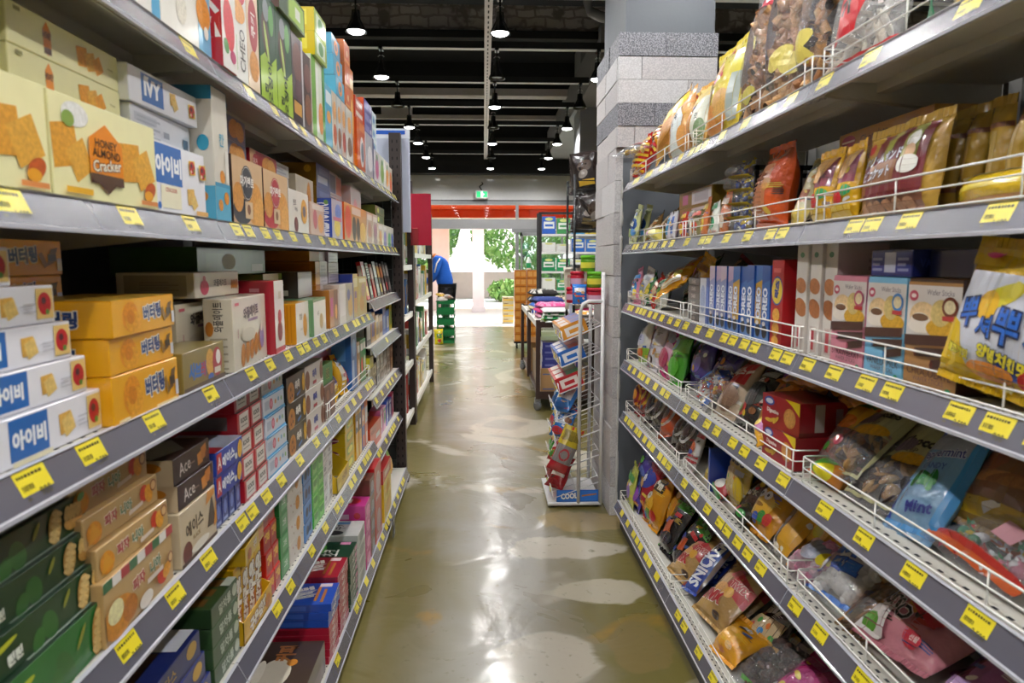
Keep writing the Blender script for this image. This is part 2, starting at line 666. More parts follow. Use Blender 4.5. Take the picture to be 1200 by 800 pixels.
def stack(name, me, side, y0, x, z, dims, n, desc, where, cat, group=None, dx=0, dy=0, jit=.8, rows=1, colgap=.0015):
    """n identical packets on one another; each says which of its stack it is."""
    out = []
    for c in range(rows):
        for i in range(n):
            k = n - i
            pos = 'bottom one' if k == n and n > 1 else ORD[k]
            lab = desc + (', ' + pos if n > 1 else '') + ' ' + where
            if rows > 1:
                lab = desc + ', ' + (pos if n > 1 else '') + ' in ' + ('nearer' if c == 0 else 'farther' if rows == 2 else NTH[c]) + ' stack ' + where
            out.append(put(name, me, side, y0 + c * (dims[0] + colgap) + dy * i, x + dx * i, z + i * (dims[2] + .0006), dims, lab, cat, group or (desc + ' stack'), yaw=JR.uniform(-jit, jit)))
    return out

def sack(name, art_mesh, parts, side, y0, x, z, w, d, h, label, cat='bag', group=None, yaw=0, lean=-12, roll=0):
    """A filled bag: film, plus what shows inside it as its own part."""
    o = put(name, art_mesh, side, y0, x, z, (w, d, h), label, cat, group, yaw, lean, roll)
    for pn, pm, stuff in parts:
        c = link(pn, pm, o)
        if stuff: c['kind'] = 'stuff'
    return o
# ------------------------------------------------------------------ room
CEIL = 4.30
RX0, RX1, RY0, RY1 = -6.0, 6.5, -4.5, 14.6

def floor_material():
    m = bpy.data.materials.new('polished_concrete_floor')
    m.use_nodes = True
    t = m.node_tree; b = t.nodes['Principled BSDF']
    tc = t.nodes.new('ShaderNodeTexCoord')
    def nz(scale, det, dist, loc=0):
        mp = t.nodes.new('ShaderNodeMapping'); mp.inputs['Location'].default_value = (loc, loc * .7, 0)
        n = t.nodes.new('ShaderNodeTexNoise'); n.inputs['Scale'].default_value = scale
        n.inputs['Detail'].default_value = det; n.inputs['Distortion'].default_value = dist
        t.links.new(tc.outputs['Object'], mp.inputs[0]); t.links.new(mp.outputs[0], n.inputs['Vector'])
        return n.outputs['Fac']
    def ramp(src, a, b_, sharp=False):
        r = t.nodes.new('ShaderNodeValToRGB')
        r.color_ramp.elements[0].position = a; r.color_ramp.elements[1].position = b_
        t.links.new(src, r.inputs[0]); return r.outputs[0]
    def mix(f, c1, c2):
        x = t.nodes.new('ShaderNodeMix'); x.data_type = 'RGBA'
        t.links.new(f, x.inputs[0])
        for i, c in ((6, c1), (7, c2)):
            if isinstance(c, str): x.inputs[i].default_value = lin(c)
            else: t.links.new(c, x.inputs[i])
        return x.outputs[2]
    base = mix(ramp(nz(.9, 5, .6), .38, .62), '6b6230', '796f40')
    # grey reflected light down the middle of the aisle, painted into the floor colour
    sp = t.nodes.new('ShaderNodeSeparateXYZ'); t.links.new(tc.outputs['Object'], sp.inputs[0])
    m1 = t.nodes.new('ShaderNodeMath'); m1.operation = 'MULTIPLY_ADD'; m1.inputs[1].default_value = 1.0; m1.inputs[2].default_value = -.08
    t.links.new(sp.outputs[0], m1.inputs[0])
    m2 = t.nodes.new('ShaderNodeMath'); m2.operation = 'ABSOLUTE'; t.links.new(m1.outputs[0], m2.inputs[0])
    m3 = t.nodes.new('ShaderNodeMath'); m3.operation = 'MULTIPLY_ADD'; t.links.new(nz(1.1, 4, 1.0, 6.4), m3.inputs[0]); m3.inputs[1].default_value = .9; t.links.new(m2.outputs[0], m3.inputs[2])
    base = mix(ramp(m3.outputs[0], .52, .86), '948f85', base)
    base = mix(ramp(nz(.75, 4, 1.6, 3.3), .56, .60), base, 'b5ad9c')      # worn pale skin of the coating
    base = mix(ramp(nz(1.3, 4, 2.2, 8.1), .66, .76), base, '94762f')      # rusty veins
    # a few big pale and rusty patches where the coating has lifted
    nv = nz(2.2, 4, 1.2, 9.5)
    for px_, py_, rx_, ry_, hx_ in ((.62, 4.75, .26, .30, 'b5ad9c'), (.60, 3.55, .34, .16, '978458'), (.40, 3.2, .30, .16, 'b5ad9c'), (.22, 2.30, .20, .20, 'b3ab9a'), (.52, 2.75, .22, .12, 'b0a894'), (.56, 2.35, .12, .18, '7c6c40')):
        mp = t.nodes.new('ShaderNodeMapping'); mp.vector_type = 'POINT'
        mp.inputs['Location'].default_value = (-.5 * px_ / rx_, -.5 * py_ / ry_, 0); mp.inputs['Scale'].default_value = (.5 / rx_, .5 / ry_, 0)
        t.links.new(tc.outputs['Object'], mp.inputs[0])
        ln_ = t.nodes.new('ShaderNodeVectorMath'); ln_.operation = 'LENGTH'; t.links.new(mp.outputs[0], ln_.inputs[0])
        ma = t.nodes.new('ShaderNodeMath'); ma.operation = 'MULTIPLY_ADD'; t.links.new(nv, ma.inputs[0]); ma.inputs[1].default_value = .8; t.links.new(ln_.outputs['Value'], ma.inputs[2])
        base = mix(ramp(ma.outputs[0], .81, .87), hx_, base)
    base = mix(ramp(nz(26, 3, 0, 1), .62, .8), base, '6a6442')
    t.links.new(base, b.inputs['Base Color'])
    rr = t.nodes.new('ShaderNodeMapRange')
    rr.inputs[3].default_value = .20; rr.inputs[4].default_value = .38
    t.links.new(nz(1.4, 4, .8, 5), rr.inputs[0]); t.links.new(rr.outputs[0], b.inputs['Roughness'])
    bp = t.nodes.new('ShaderNodeBump'); bp.inputs['Strength'].default_value = .14; bp.inputs['Distance'].default_value = .05
    t.links.new(nz(2.6, 3, 1.4, 2), bp.inputs['Height']); t.links.new(bp.outputs[0], b.inputs['Normal'])
    b.inputs['Coat Weight'].default_value = .45
    b.inputs['Coat Roughness'].default_value = .12
    t.links.new(bp.outputs[0], b.inputs['Coat Normal'])
    return m

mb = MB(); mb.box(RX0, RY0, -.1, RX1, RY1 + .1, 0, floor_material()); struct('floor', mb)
mb = MB(); mb.box(RX0, RY0, CEIL, RX1, RY1, CEIL + .2, M('1a1e28', 'matte')); struct('ceiling', mb)
wallm = M('a3a4a2', 'paint')
mb = MB(); mb.box(RX0 - .1, RY0, 0, RX0, RY1, CEIL, wallm); struct('wall_left', mb)
mb = MB(); mb.box(RX1, RY0, 0, RX1 + .1, RY1, CEIL, wallm); struct('wall_right', mb)
mb = MB(); mb.box(RX0, RY0 - .1, 0, RX1, RY0, CEIL, wallm); struct('wall_back', mb)
# front of the shop: glossy grey wall above, glazing below
mb = MB(); mb.box(RX0, RY1, 2.66, RX1, RY1 + .15, CEIL, M('e2e2e2', 'gloss')); struct('wall_front', mb)
mb = MB(); mb.box(RX0, RY1 - .5, 3.16, RX1, RY1 - .2, CEIL, M('1b1d21', 'matte')); struct('beam_7', mb)
alu = metal('a8aaac', .4)
mb = MB()
mb.box(RX0, RY1 - .03, 2.58, RX1, RY1 + .12, 2.66, alu)
mb.box(RX0, RY1 - .035, 2.655, RX1, RY1 + .1, 2.675, M('4a4b4d', 'steel'))
mb.box(RX0, RY1 - .04, 2.08, RX1, RY1 + .12, 2.28, M('9b9b9d', 'steel'))
for x in (-4.2, -1.4, .71, 3.9):
    mb.box(x - .03, RY1 - .02, 2.28, x + .03, RY1 + .1, 2.58, alu)
for x in (-1.45, .71, 3.9):
    mb.box(x - .035, RY1 - .02, 0, x + .035, RY1 + .1, 2.08, alu)
mb.box(.60, RY1 - .05, 2.0, 1.3, RY1 - .02, 2.08, M('87888a', 'steel'))
struct('trim_1', mb)
glass = film_clear('f4faf8', 0.0, .07).copy(); glass.name = 'window_glass'
for n_ in list(glass.node_tree.nodes):
    if n_.type == 'BUMP': glass.node_tree.nodes.remove(n_)
for n_ in glass.node_tree.nodes:
    if n_.type == 'BSDF_GLOSSY': n_.inputs['Roughness'].default_value = .02
for i, (x0, x1) in enumerate(((RX0, -4.23), (-4.17, -1.43), (-1.37, .68), (.74, 3.87), (3.93, RX1))):
    mb = MB(); mb.box(x0, RY1 + .03, 2.28, x1, RY1 + .04, 2.58, glass); struct('window_%d' % (i + 1), mb)
for i, (x0, x1) in enumerate(((RX0, -1.49), (.75, 3.86), (3.94, RX1))):
    mb = MB(); mb.box(x0, RY1 + .03, 0, x1, RY1 + .04, 2.08, glass); struct('window_%d' % (i + 6), mb)

# outside: forecourt, columns of the arcade, garden
mb = MB(); mb.box(-30, RY1 + .1, -.12, 30, 60, -.005, M('d8d3c8', 'matte')); struct('ground_outside', mb)
for i, (x, y, w, c) in enumerate(((-1.25, 20.0, .5, 'dcc8c0'), (-.15, 19.0, .32, 'e4d8d4'), (5.0, 20, .5, 'd0b8b0'), (-6, 20, .5, 'd0b8b0'))):
    mb = MB()
    mb.box(x - w / 2, y - w / 2, 0, x + w / 2, y + w / 2, 2.7, M(c, 'paint'))
    mb.box(x - w / 2 - .03, y - w / 2 - .03, 0, x + w / 2 + .03, y + w / 2 + .03, .15, M(c, 'paint'))
    struct('column_outside' if i == 0 else 'column_outside.%03d' % i, mb)
mb = MB(); mb.box(-12, 18.6, 2.55, 12, 21.5, 2.75, M('cdb79a', 'paint')); struct('beam_outside', mb)
aw = thing('awning', 'orange shop awning outside above the entrance glazing', 'awning', (0, RY1 + .15, 2.36))
mb = MB()
mb.face([(-6, 1.0, .2), (6, 1.0, .2), (6, 0, .75), (-6, 0, .75)], M('f0501c', 'cloth'))
mb.box(-6, .98, .02, 6, 1.0, .2, M('f0501c', 'cloth')); mb.build('canopy', aw)
mb = MB()
for x in (-5.9, -2, 2, 5.9):
    mb.tube([(x, .0, .1), (x, .98, .16)], .018, alu)
mb.build('brace', aw)

def bush(name, label, x, y, w, h, c, n, seed, z=0):
    r = random.Random(seed)
    o = thing(name, label, 'shrub' if h < 2.2 else 'tree', (x, y, z))
    mb = MB()
    for i in range(n):
        a = Vector((r.gauss(0, 1), r.gauss(0, 1), r.gauss(0, 1))).normalized() * r.uniform(.6, 1) ** .5
        p = Vector((a.x * w / 2, a.y * w / 2, h * (.6 if h > 2.2 else .5) + a.z * h * (.4 if h > 2.2 else .5)))
        p.z = max(p.z, .03)
        s = r.uniform(.07, .16)
        q = Euler((r.uniform(0, 6), r.uniform(0, 6), r.uniform(0, 6))).to_matrix()
        mb.add([p + q @ Vector(k) for k in ((-s, 0, 0), (0, -s * .5, .02), (s, 0, 0), (0, s * .5, .02))], [(0, 1, 2, 3)], M(r.choice(c), 'leaf'))
    mb.build('foliage', o)
    mb = MB()
    mb.tube([(0, 0, 0), (.04, .02, h * .4), (0, 0, h * .7)], [.05, .04, .02], M('5d4a38', 'matte'))
    for k in range(4):
        a = k * 1.6
        mb.tube([(0, 0, h * .3), (math.cos(a) * w * .3, math.sin(a) * w * .3, h * .7)], [.03, .01], M('5d4a38', 'matte'))
    mb.build('trunk', o)
G1 = ['3f6a2a', '57863a', '6f984a', '335a26']
G2 = ['739c50', '8aac62', '5a8840']
bush('leafy_tree', 'tall leafy tree seen through the door between two pale columns', -2.4, 25, 3.2, 4.6, G1, 3200, 1)
bush('leafy_tree', 'broad light green tree outside, behind the middle of the doorway', 1.5, 27, 4.2, 4.8, G2, 3600, 2)
bush('leafy_tree', 'dark green tree outside, behind the orange box stacks', 6.2, 27, 3.6, 4.6, G1, 3200, 3)
bush('leafy_tree', 'green tree outside, far behind the blue jacket', -6.5, 28, 4.2, 5.0, G1, 3200, 4)
for i, (x, y, w, h, lab) in enumerate(((.9, 24, 1.5, .75, 'low clipped shrub outside the doorway, beside a pale column'), (2.5, 24, 1.6, 1.1, 'round bright shrub outside, in line with the door post'), (-3.4, 24, 1.8, 1.0, 'low green shrub outside, beyond the blue jacket'), (4.3, 24.4, 1.8, 1.3, 'wide green shrub outside beyond the orange box stacks'))):
    bush('shrub', lab, x, y, w, h, G1 if i % 2 else G2, 700, 20 + i)
mb = MB(); mb.box(-12, 26, 0, 12, 26.2, 1.0, M('b9aca4', 'paint')); struct('wall_garden', mb)

# sliding door: two glazed leaves pushed apart
for i, (x0, lab) in enumerate(((-2.36, ''), (.78, ''))):
    mb = MB()
    y = RY1 - .07
    x1 = x0 + .90
    for a, b_, c, d in ((x0, x0 + .04, 0, 2.0), (x1 - .04, x1, 0, 2.0), (x0, x1, 0, .09), (x0, x1, 1.93, 2.0)):
        mb.box(a, y - .02, c, b_, y + .02, d, alu)
    mb.box(x0 + .04, y - .004, .09, x1 - .04, y + .004, 1.9, glass)
    struct('door_%d' % (i + 1), mb)

# ceiling: beams, tracks and the slotted channel
def masonry():
    m = bpy.data.materials.new('rough_masonry')
    m.use_nodes = True
    t = m.node_tree; b = t.nodes['Principled BSDF']
    tc = t.nodes.new('ShaderNodeTexCoord'); sp = t.nodes.new('ShaderNodeSeparateXYZ'); cb = t.nodes.new('ShaderNodeCombineXYZ')
    t.links.new(tc.outputs['Object'], sp.inputs[0]); t.links.new(sp.outputs[0], cb.inputs[0]); t.links.new(sp.outputs[2], cb.inputs[1])
    n = t.nodes.new('ShaderNodeTexNoise'); n.inputs['Scale'].default_value = 5; n.inputs['Detail'].default_value = 6
    t.links.new(tc.outputs['Object'], n.inputs['Vector'])
    v = t.nodes.new('ShaderNodeTexBrick'); v.inputs['Scale'].default_value = 2.4
    v.inputs['Color1'].default_value = lin('bdb8ba'); v.inputs['Color2'].default_value = lin('a59e9e'); v.inputs['Mortar'].default_value = lin('8a8484')
    v.inputs['Mortar Size'].default_value = .03
    mixv = t.nodes.new('ShaderNodeVectorMath'); mixv.operation = 'MULTIPLY_ADD'
    t.links.new(n.outputs['Color'], mixv.inputs[0]); mixv.inputs[1].default_value = (.12, .12, 0); t.links.new(cb.outputs[0], mixv.inputs[2])
    t.links.new(mixv.outputs[0], v.inputs['Vector'])
    r = t.nodes.new('ShaderNodeValToRGB'); r.color_ramp.elements[0].position = .5; r.color_ramp.elements[1].position = .58
    t.links.new(n.outputs['Fac'], r.inputs[0])
    x = t.nodes.new('ShaderNodeMix'); x.data_type = 'RGBA'
    t.links.new(r.outputs[0], x.inputs[0]); t.links.new(v.outputs['Color'], x.inputs[6]); x.inputs[7].default_value = lin('7a7474')
    t.links.new(x.outputs[2], b.inputs['Base Color']); b.inputs['Roughness'].default_value = .95
    bp = t.nodes.new('ShaderNodeBump'); bp.inputs['Distance'].default_value = .03
    t.links.new(n.outputs['Fac'], bp.inputs['Height']); t.links.new(bp.outputs[0], b.inputs['Normal'])
    return m
MAS = masonry()
dk = M('1b1d21', 'matte')
mb = MB(); mb.box(RX0, 7.7, 3.86, RX1, 8.0, 4.13, MAS); mb.box(RX0, 7.66, 3.78, RX1, 8.05, 3.86, dk); struct('beam_1', mb)
pale = M('d0cbcc', 'matte')
for i, (y, z0, z1) in enumerate(((10.4, 3.82, 3.92), (12.0, 3.80, 3.87), (13.6, 3.72, 3.78), (5.6, 3.95, 4.0))):
    mb = MB(); mb.box(RX0, y, z0, RX1, y + .22, z1, pale); mb.box(RX0, y + .04, z1, RX1, y + .2, CEIL, dk)
    if i == 1: mb.box(-1.72, y + .01, 3.87, -1.2, y + .04, 4.05, pale)
    struct('beam_%d' % (i + 2), mb)
mb = MB(); mb.box(1.25, 7.5, 3.45, 1.75, RY1, 3.9, M('7d7b7c', 'paint')); struct('beam_6', mb)
mb = MB()
mb.box(1.3, 9.4, 0, 1.95, 10.0, CEIL, M('8a8b8d', 'paint')); struct('column_2', mb)
trk = M('c9cacb', 'steel')
tr_dk = M('24262a', 'steel')
LY = [-2.6, -1.2, .2, 1.65, 3.05, 4.45, 5.7, 7.05, 8.33, 9.6, 10.85, 12.3, 13.7]
k = 0
for y in LY:
    if y < 0: continue
    o = thing('lighting_track', 'dark ceiling track with a pale lower edge, %s from the door' % NTH[len(LY) - 1 - LY.index(y)], 'track', (0, y, 3.48))
    mb = MB(); mb.box(RX0, -.03, .005, RX1, .03, .07, tr_dk); mb.build('track_body', o)
    mb = MB(); mb.box(RX0, -.034, 0, RX1, .034, .005, trk); mb.build('track_lip', o)
    mb = MB()
    for x in (-4, -1.9, 1.9, 4): mb.tube([(x, 0, .07), (x, 0, CEIL - 3.48)], .006, tr_dk)
    mb.build('hanger_rod', o)
o = thing('strut_channel', 'long pale slotted steel channel running along the ceiling above the aisle', 'channel', (.05, 0, 3.439))
mb = MB()
mb.box(-.033, -2, 0, .033, RY1 - .1, .04, M('d4cfcf', 'steel'))
for i in range(90): mb.box(-.006, 3 + i * .125, -.0012, .006, 3.06 + i * .125, .001, M('3b3b3e', 'matte'))
mb.build('channel', o)
mb = MB()
for y in (.5, 3.6, 6.4, 9.0, 11.6): mb.tube([(0, y, .04), (0, y, CEIL - 3.439)], .006, tr_dk)
mb.build('hanger_rod', o)
o = thing('drain_pipe', 'grey elbowed pipe under the ceiling beside the tiled pillar', 'pipe', (.95, 6.45, 3.6))
mb = MB(); mb.tube([(.0, 0, .8), (.0, 0, .12), (.03, 0, .04), (.12, 0, 0), (.9, .3, 0)], .045, M('77787c', 'plastic'), 10); mb.build('pipe', o)
mb = MB(); mb.tube([(.28, .09, 0), (.36, .12, 0)], .055, M('5d5e62', 'plastic'), 10); mb.build('collar', o)

# pendant lamps
LAMP_X = [-3.4, -1.0, .14, 1.15, 3.4]
lamp_black = M('15161a', 'plastic')
bulb_on = glow('ffffff', 14)
def lamp_proto():
    o = link('pendant_lamp', None)
    mb = MB(); mb.lathe([(.012, .17), (.03, .165), (.036, .10), (.05, .075), (.082, .012), (.084, 0), (.080, .002), (.045, .072), (.0, .08)], lamp_black, 22); mb.build('lamp_shade', o)
    mb = MB(); mb.lathe([(.0, -.014), (.045, -.010), (.066, .002), (.068, .012), (.05, .05), (0, .06)], bulb_on, 18); mb.build('bulb', o)
    mb = MB(); mb.tube([(0, 0, .16), (0, 0, .28)], .008, lamp_black); mb.box(-.02, -.05, .262, .02, .05, .282, lamp_black); mb.build('stem', o)
    mb = MB(); mb.tube([(-.03, 0, .2), (-.012, 0, .215), (0, 0, .2), (.012, 0, .215), (.03, 0, .2)], .004, M('d8d8d8', 'steel')); mb.build('clip', o)
    return o
L0 = lamp_proto()
OFF = {(.14, 7.05), (-1.0, 8.33), (.14, 9.6), (1.15, 8.33), (-3.4, 8.33), (.14, 12.3)}
mb = MB(); mb.lathe([(.0, .012), (.05, .014), (.056, .022), (.05, .05), (0, .06)], M('9fa4ab', 'gloss'), 18); bulb_off = mb.mesh('bulb_unlit')
ROWN = {-3.4: 'over the aisle beyond the biscuit shelves', -1.0: 'above the biscuit shelves', .14: 'along the pale ceiling channel', 1.15: 'above the sweets shelves', 3.4: 'over the aisle beyond the sweets shelves'}
first = True
NTH12 = NTH + ['thirteenth']
for x in LAMP_X:
    for i, y in enumerate(LY):
        if abs(x) > 2.5 and i % 2: continue
        yy = y + (.45 if x in (1.17,) else 0) * 0
        o = L0 if first else copy_tree(L0); first = False
        o.location = (x, yy, 3.20)
        tag(o, 'black bell pendant lamp, %s from the door, %s' % (NTH12[len(LY) - i - 1], ROWN[x]), 'lamp', 'black bell pendant lamps')
        if (x, y) in OFF:
            for ch in o.children:
                if ch.name.startswith('bulb'): ch.data = bulb_off
            continue
        ld = bpy.data.lights.get('lamp_light')
        if ld is None:
            ld = bpy.data.lights.new('lamp_light', 'SPOT')
            ld.energy = LAMP_W; ld.color = LAMP_COL; ld.spot_size = math.radians(158); ld.spot_blend = .6; ld.shadow_soft_size = .055
        lo = link('lamp_light', ld, o, (0, 0, -.01))

# green exit sign
o = thing('exit_sign', 'small lit green exit sign under the grey wall above the door', 'sign', (-.03, RY1 - .12, 2.70))
mb = MB(); mb.box(-.13, -.025, 0, .13, .025, .16, M('e8ecea', 'plastic')); mb.build('housing', o)
mb = MB(); mb.box(-.11, -.028, .02, .11, -.0255, .14, glow('27b36e', 1.2))
mb.box(-.02, -.031, .03, .02, -.0285, .13, glow('f4fff8', 1.5)); mb.box(.02, -.031, .07, .05, -.0285, .09, glow('f4fff8', 1.5)); mb.build('face', o)
mb = MB(); mb.tube([(0, 0, .16), (-.05, .0, .24), (.02, .05, .3), (.0, .1, .34)], .012, lamp_black); mb.build('bracket', o)
# ------------------------------------------------------------------ gondola shelving
LZ = [1.752, 1.44, 1.12, .81, .50, .06]        # lower edges of the price rails, biscuit side
RZ = [1.745, 1.44, 1.147, .855, .585, .11]     # sweets side
RAIL_H = .043
LS = [z + RAIL_H - .002 for z in LZ]           # shelf surfaces
RS = [z + RAIL_H - .002 for z in RZ]
XL, XR = .514, .700
shelf_m = M('c2bfb6', 'paint')
back_m = M('6f6e6b', 'paint')
rail_m = M('585866', 'plastic').copy(); rail_m.name = 'clear_covered_rail'
_b = rail_m.node_tree.nodes['Principled BSDF']; _b.inputs['Coat Weight'].default_value = 1.0; _b.inputs['Coat Roughness'].default_value = .25; _b.inputs['Coat IOR'].default_value = 1.6
edge_m = M('b9bac4', 'gloss')
tag_m = M('efdd28', 'card').copy(); tag_m.name = 'ticket_under_clear_cover'
_b = tag_m.node_tree.nodes['Principled BSDF']; _b.inputs['Coat Weight'].default_value = 1.0; _b.inputs['Coat Roughness'].default_value = .25; _b.inputs['Coat IOR'].default_value = 1.55
ink = M('3a3618', 'card')
guard_m = M('f0efea', 'gloss')
hole_m = M('24242a', 'matte')
NEARNAMES = ['top', 'second', 'third', 'fourth', 'fifth', 'bottom']

def wire_guard(side, xf, y0, y1, z, parent, loc):
    mb = MB()
    s = side
    def q(x, y, zz): return (s * x - loc[0], y - loc[1], zz - loc[2])
    r = .0021
    for zz, rr in ((.062, r), (.036, r * .8), (.006, r * .9)):
        mb.tube([q(xf + .06, y0, z + zz), q(xf + .006, y0, z + zz), q(xf, y0 + .006, z + zz), q(xf, y1 - .006, z + zz), q(xf + .006, y1, z + zz), q(xf + .06, y1, z + zz)], rr, guard_m, 5)
    n = max(2, int((y1 - y0) / .29))
    for i in range(n + 1):
        y = y0 + .004 + (y1 - y0 - .008) * i / n
        for dy in ((0, .035) if i == 0 else (0, -.035) if i == n else (0,)):
            mb.tube([q(xf + .001, y + dy, z - .004), q(xf + .001, y + dy, z + .062)], r * .85, guard_m, 5)
    mb.build('wire_guard', parent)

def price_tag(side, xl, tilt, z, y, w, price, parent, loc, big=False):
    """yellow paper ticket slid into the sloping rail"""
    s = side
    h = RAIL_H - .005
    def q(u, v, k):
        # u along the shelf as read by a shopper, v up the sloping face
        x = xl + tilt * (v + .0025) / RAIL_H - .0008 - k
        yy = y + (u if s < 0 else -u)
        return (s * x - loc[0], yy - loc[1], z + .0025 + v - loc[2])
    mb = MB()
    mb.face([q(-w / 2, 0, 0), q(w / 2, 0, 0), q(w / 2, h, 0), q(-w / 2, h, 0)], tag_m)
    mb.face([q(-w / 2, 0, -.0004), q(-w / 2, h, -.0004), q(w / 2, h, -.0004), q(w / 2, 0, -.0004)], tag_m)
    def rr(u0, v0, u1, v1):
        mb.face([q(-w / 2 + u0 * w, v0 * h, .0003), q(-w / 2 + u1 * w, v0 * h, .0003), q(-w / 2 + u1 * w, v1 * h, .0003), q(-w / 2 + u0 * w, v1 * h, .0003)], ink)
    if y < 2.6:
        u = .07
        rnd = random.Random(int(y * 997) + int(z * 991))
        while u < .85:
            e = u + rnd.uniform(.04, .10)
            rr(u, .80, e, .89); u = e + .03
        for i in range(9): rr(.08 + i * .04, .44, .08 + i * .04 + rnd.uniform(.012, .028), .6)
        rr(.08, .16, .2, .24)
        vs, fs, wd = glyphs(price, .015)
        sz = .27 * h
        mb.add([q((.7 - .5) * w + x * sz, .26 * h + yy_ * sz, .0003) for x, yy_ in vs], fs, ink)
    mb.build('price_tag', parent)

PRICES = ['1,250', '2,800', '1,600', '900', '2,500', '3,200', '1,750']
def shelf_bay(side, y0, y1, levels, xs, depth, tags, guards, label, top, posts=(True, True)):
    xb = xs[0] + depth
    loc = (side * (xs[0] + depth / 2), (y0 + y1) / 2, 0)
    root = thing('shelving_unit', label, 'shelves', loc, 0, 'gondola shelving units')
    def B(mb, x0, ya, z0, x1, yb, z1, m):
        a, b = side * x0 - loc[0], side * x1 - loc[0]
        mb.box(min(a, b), ya - loc[1], z0, max(a, b), yb - loc[1], z1, m)
    mb = MB(); B(mb, xb, y0 + .002, .02, xb + .018, y1 - .002, top, back_m); mb.build('back_panel', root)
    for i, yy in enumerate((y0, y1)):
        if posts[i]:
            mb = MB(); B(mb, xb - .03, yy + (.0025 if i == 0 else -.0385), 0, xb - .001, yy + (.0385 if i == 0 else -.0025), top, M('6e6d6b', 'steel'))
            mb.build('upright', root)
    mb = MB(); B(mb, xs[-1] + .035, y0 + .003, 0, xb - .03, y1 - .003, levels[-1] + .01, M('3b3b40', 'steel')); mb.build('plinth', root)
    for li, z in enumerate(levels):
        xl = xs[li]
        tilt = .02
        sz = z + RAIL_H - .002
        mb = MB()
        ya, yb = y0 + .0015, y1 - .0015
        B(mb, xl + tilt + .002, ya, sz - .004, xb - .031, yb, sz, shelf_m)
        B(mb, xl + tilt + .002, ya, sz - .036, xl + tilt + .005, yb, sz - .004, shelf_m)
        if li < len(levels) - 1:
            B(mb, xl + tilt + .13, ya + .01, sz - .026, xl + tilt + .16, yb - .01, sz - .004, shelf_m)
            for yy in (ya, yb - .02):
                vs = [(side * (xl + .05) - loc[0], sz - .03), (side * xb - loc[0], sz - .075), (side * xb - loc[0], sz - .004), (side * (xl + .05) - loc[0], sz - .004)]
                p = [(x, yy - loc[1], zz) for x, zz in vs] + [(x, yy + .004 - loc[1], zz) for x, zz in vs]
                mb.add(p, [(0, 1, 2, 3), (7, 6, 5, 4), (0, 4, 5, 1), (1, 5, 6, 2), (2, 6, 7, 3), (3, 7, 4, 0)], shelf_m)
        for k in range(int((yb - ya) / .03)):
            if sz < 1.3 and ya + k * .03 < 3.2:
                yy = ya + .01 + k * .03
                B(mb, xl + tilt + .022, yy, sz, xl + tilt + .028, yy + .011, sz + .0006, hole_m)
                B(mb, xl + tilt + .012, yy + .015, sz, xl + tilt + .016, yy + .022, sz + .0006, hole_m)
        sh = mb.build('shelf', root)
        # sloping price rail: lower bead, face, upper bead
        mb = MB()
        prof = [(xl - .003, z - .004), (xl - .003, z + .001), (xl, z + .0025), (xl + tilt * .94, z + RAIL_H * .94), (xl + tilt * .9 - .002, z + RAIL_H), (xl + tilt + .003, z + RAIL_H + .001), (xl + tilt + .003, z + RAIL_H - .006), (xl + .004, z - .004)]
        n = len(prof)
        vs = [(side * x - loc[0], yy - loc[1], zz) for yy in (ya, yb) for x, zz in prof]
        for k in range(n):
            j = (k + 1) % n
            f = (k, n + k, n + j, j)
            mb.add([vs[q] for q in f], [(0, 1, 2, 3)], rail_m if k == 2 else edge_m)
        mb.face(vs[:n], edge_m); mb.face(vs[n:][::-1], edge_m)
        mb.build('price_rail', sh)
        for ti, ty in enumerate(tags[li] if li < len(tags) else ()):
            if y0 + .03 < ty < y1 - .03:
                price_tag(side, xl, tilt, z, ty, .055, PRICES[(ti + li) % 7], sh, loc)
        if li in guards:
            for ga, gb in guards[li]:
                wire_guard(side, xl + tilt + .006, ga, gb, sz, sh, loc)
    return root

def spread(first, a, b, seed, lo=.1, hi=.2):
    r = random.Random(seed); out = list(first); y = a
    while y < b:
        out.append(y); y += r.choice((r.uniform(.062, .075), r.uniform(lo, hi), r.uniform(lo, hi)))
    return out
LT = [spread([.62, .95, 1.30], 1.62, 4.2, 1), spread([.63, .794, 1.055, 1.27], 1.5, 4.2, 2), spread([.65, .794, .914, 1.09, 1.317], 1.55, 4.2, 3),
      spread([.8, .97, 1.125, 1.266], 1.45, 4.2, 4), spread([1.2, 1.4, 1.66, 1.78, 2.01], 2.19, 4.2, 5), spread([1.5, 1.7, 1.95], 2.15, 4.2, 6)]
RT = [spread([.72, .86, 1.02, 1.28], 1.45, 3.4, 11), spread([.75, .93, 1.13, 1.24, 1.30], 1.62, 3.4, 12), spread([.82, .9, .977, 1.147, 1.228, 1.346, 1.46], 1.56, 3.4, 13, .08, .14),
      spread([.72, .906, 1.055, 1.204, 1.353], 1.49, 3.4, 14, .08, .15), spread([.8, 1.0, 1.18, 1.346, 1.46, 1.657], 1.745, 3.4, 15, .08, .13), spread([1.3, 1.6, 1.92, 2.06, 2.22, 2.295], 2.6, 3.4, 16, .1, .15)]
LX = [XL] * 5 + [.479]
RX = [XR] * 5 + [.68]
shelf_bay(-1, .485, 1.40, LZ, LX, .46, LT, {}, 'grey shelving unit nearest the camera on the biscuit side, holding pale cracker boxes', 1.95)
shelf_bay(-1, 1.40, 2.315, LZ, LX, .46, LT, {}, 'grey shelving unit with biscuit boxes, second from the camera', 1.95, (False, True))
shelf_bay(-1, 2.315, 3.235, LZ, LX, .46, LT, {3: [(2.33, 3.21)]}, 'grey shelving unit with one wire guarded shelf, third from the camera on biscuit side', 1.95, (False, True))
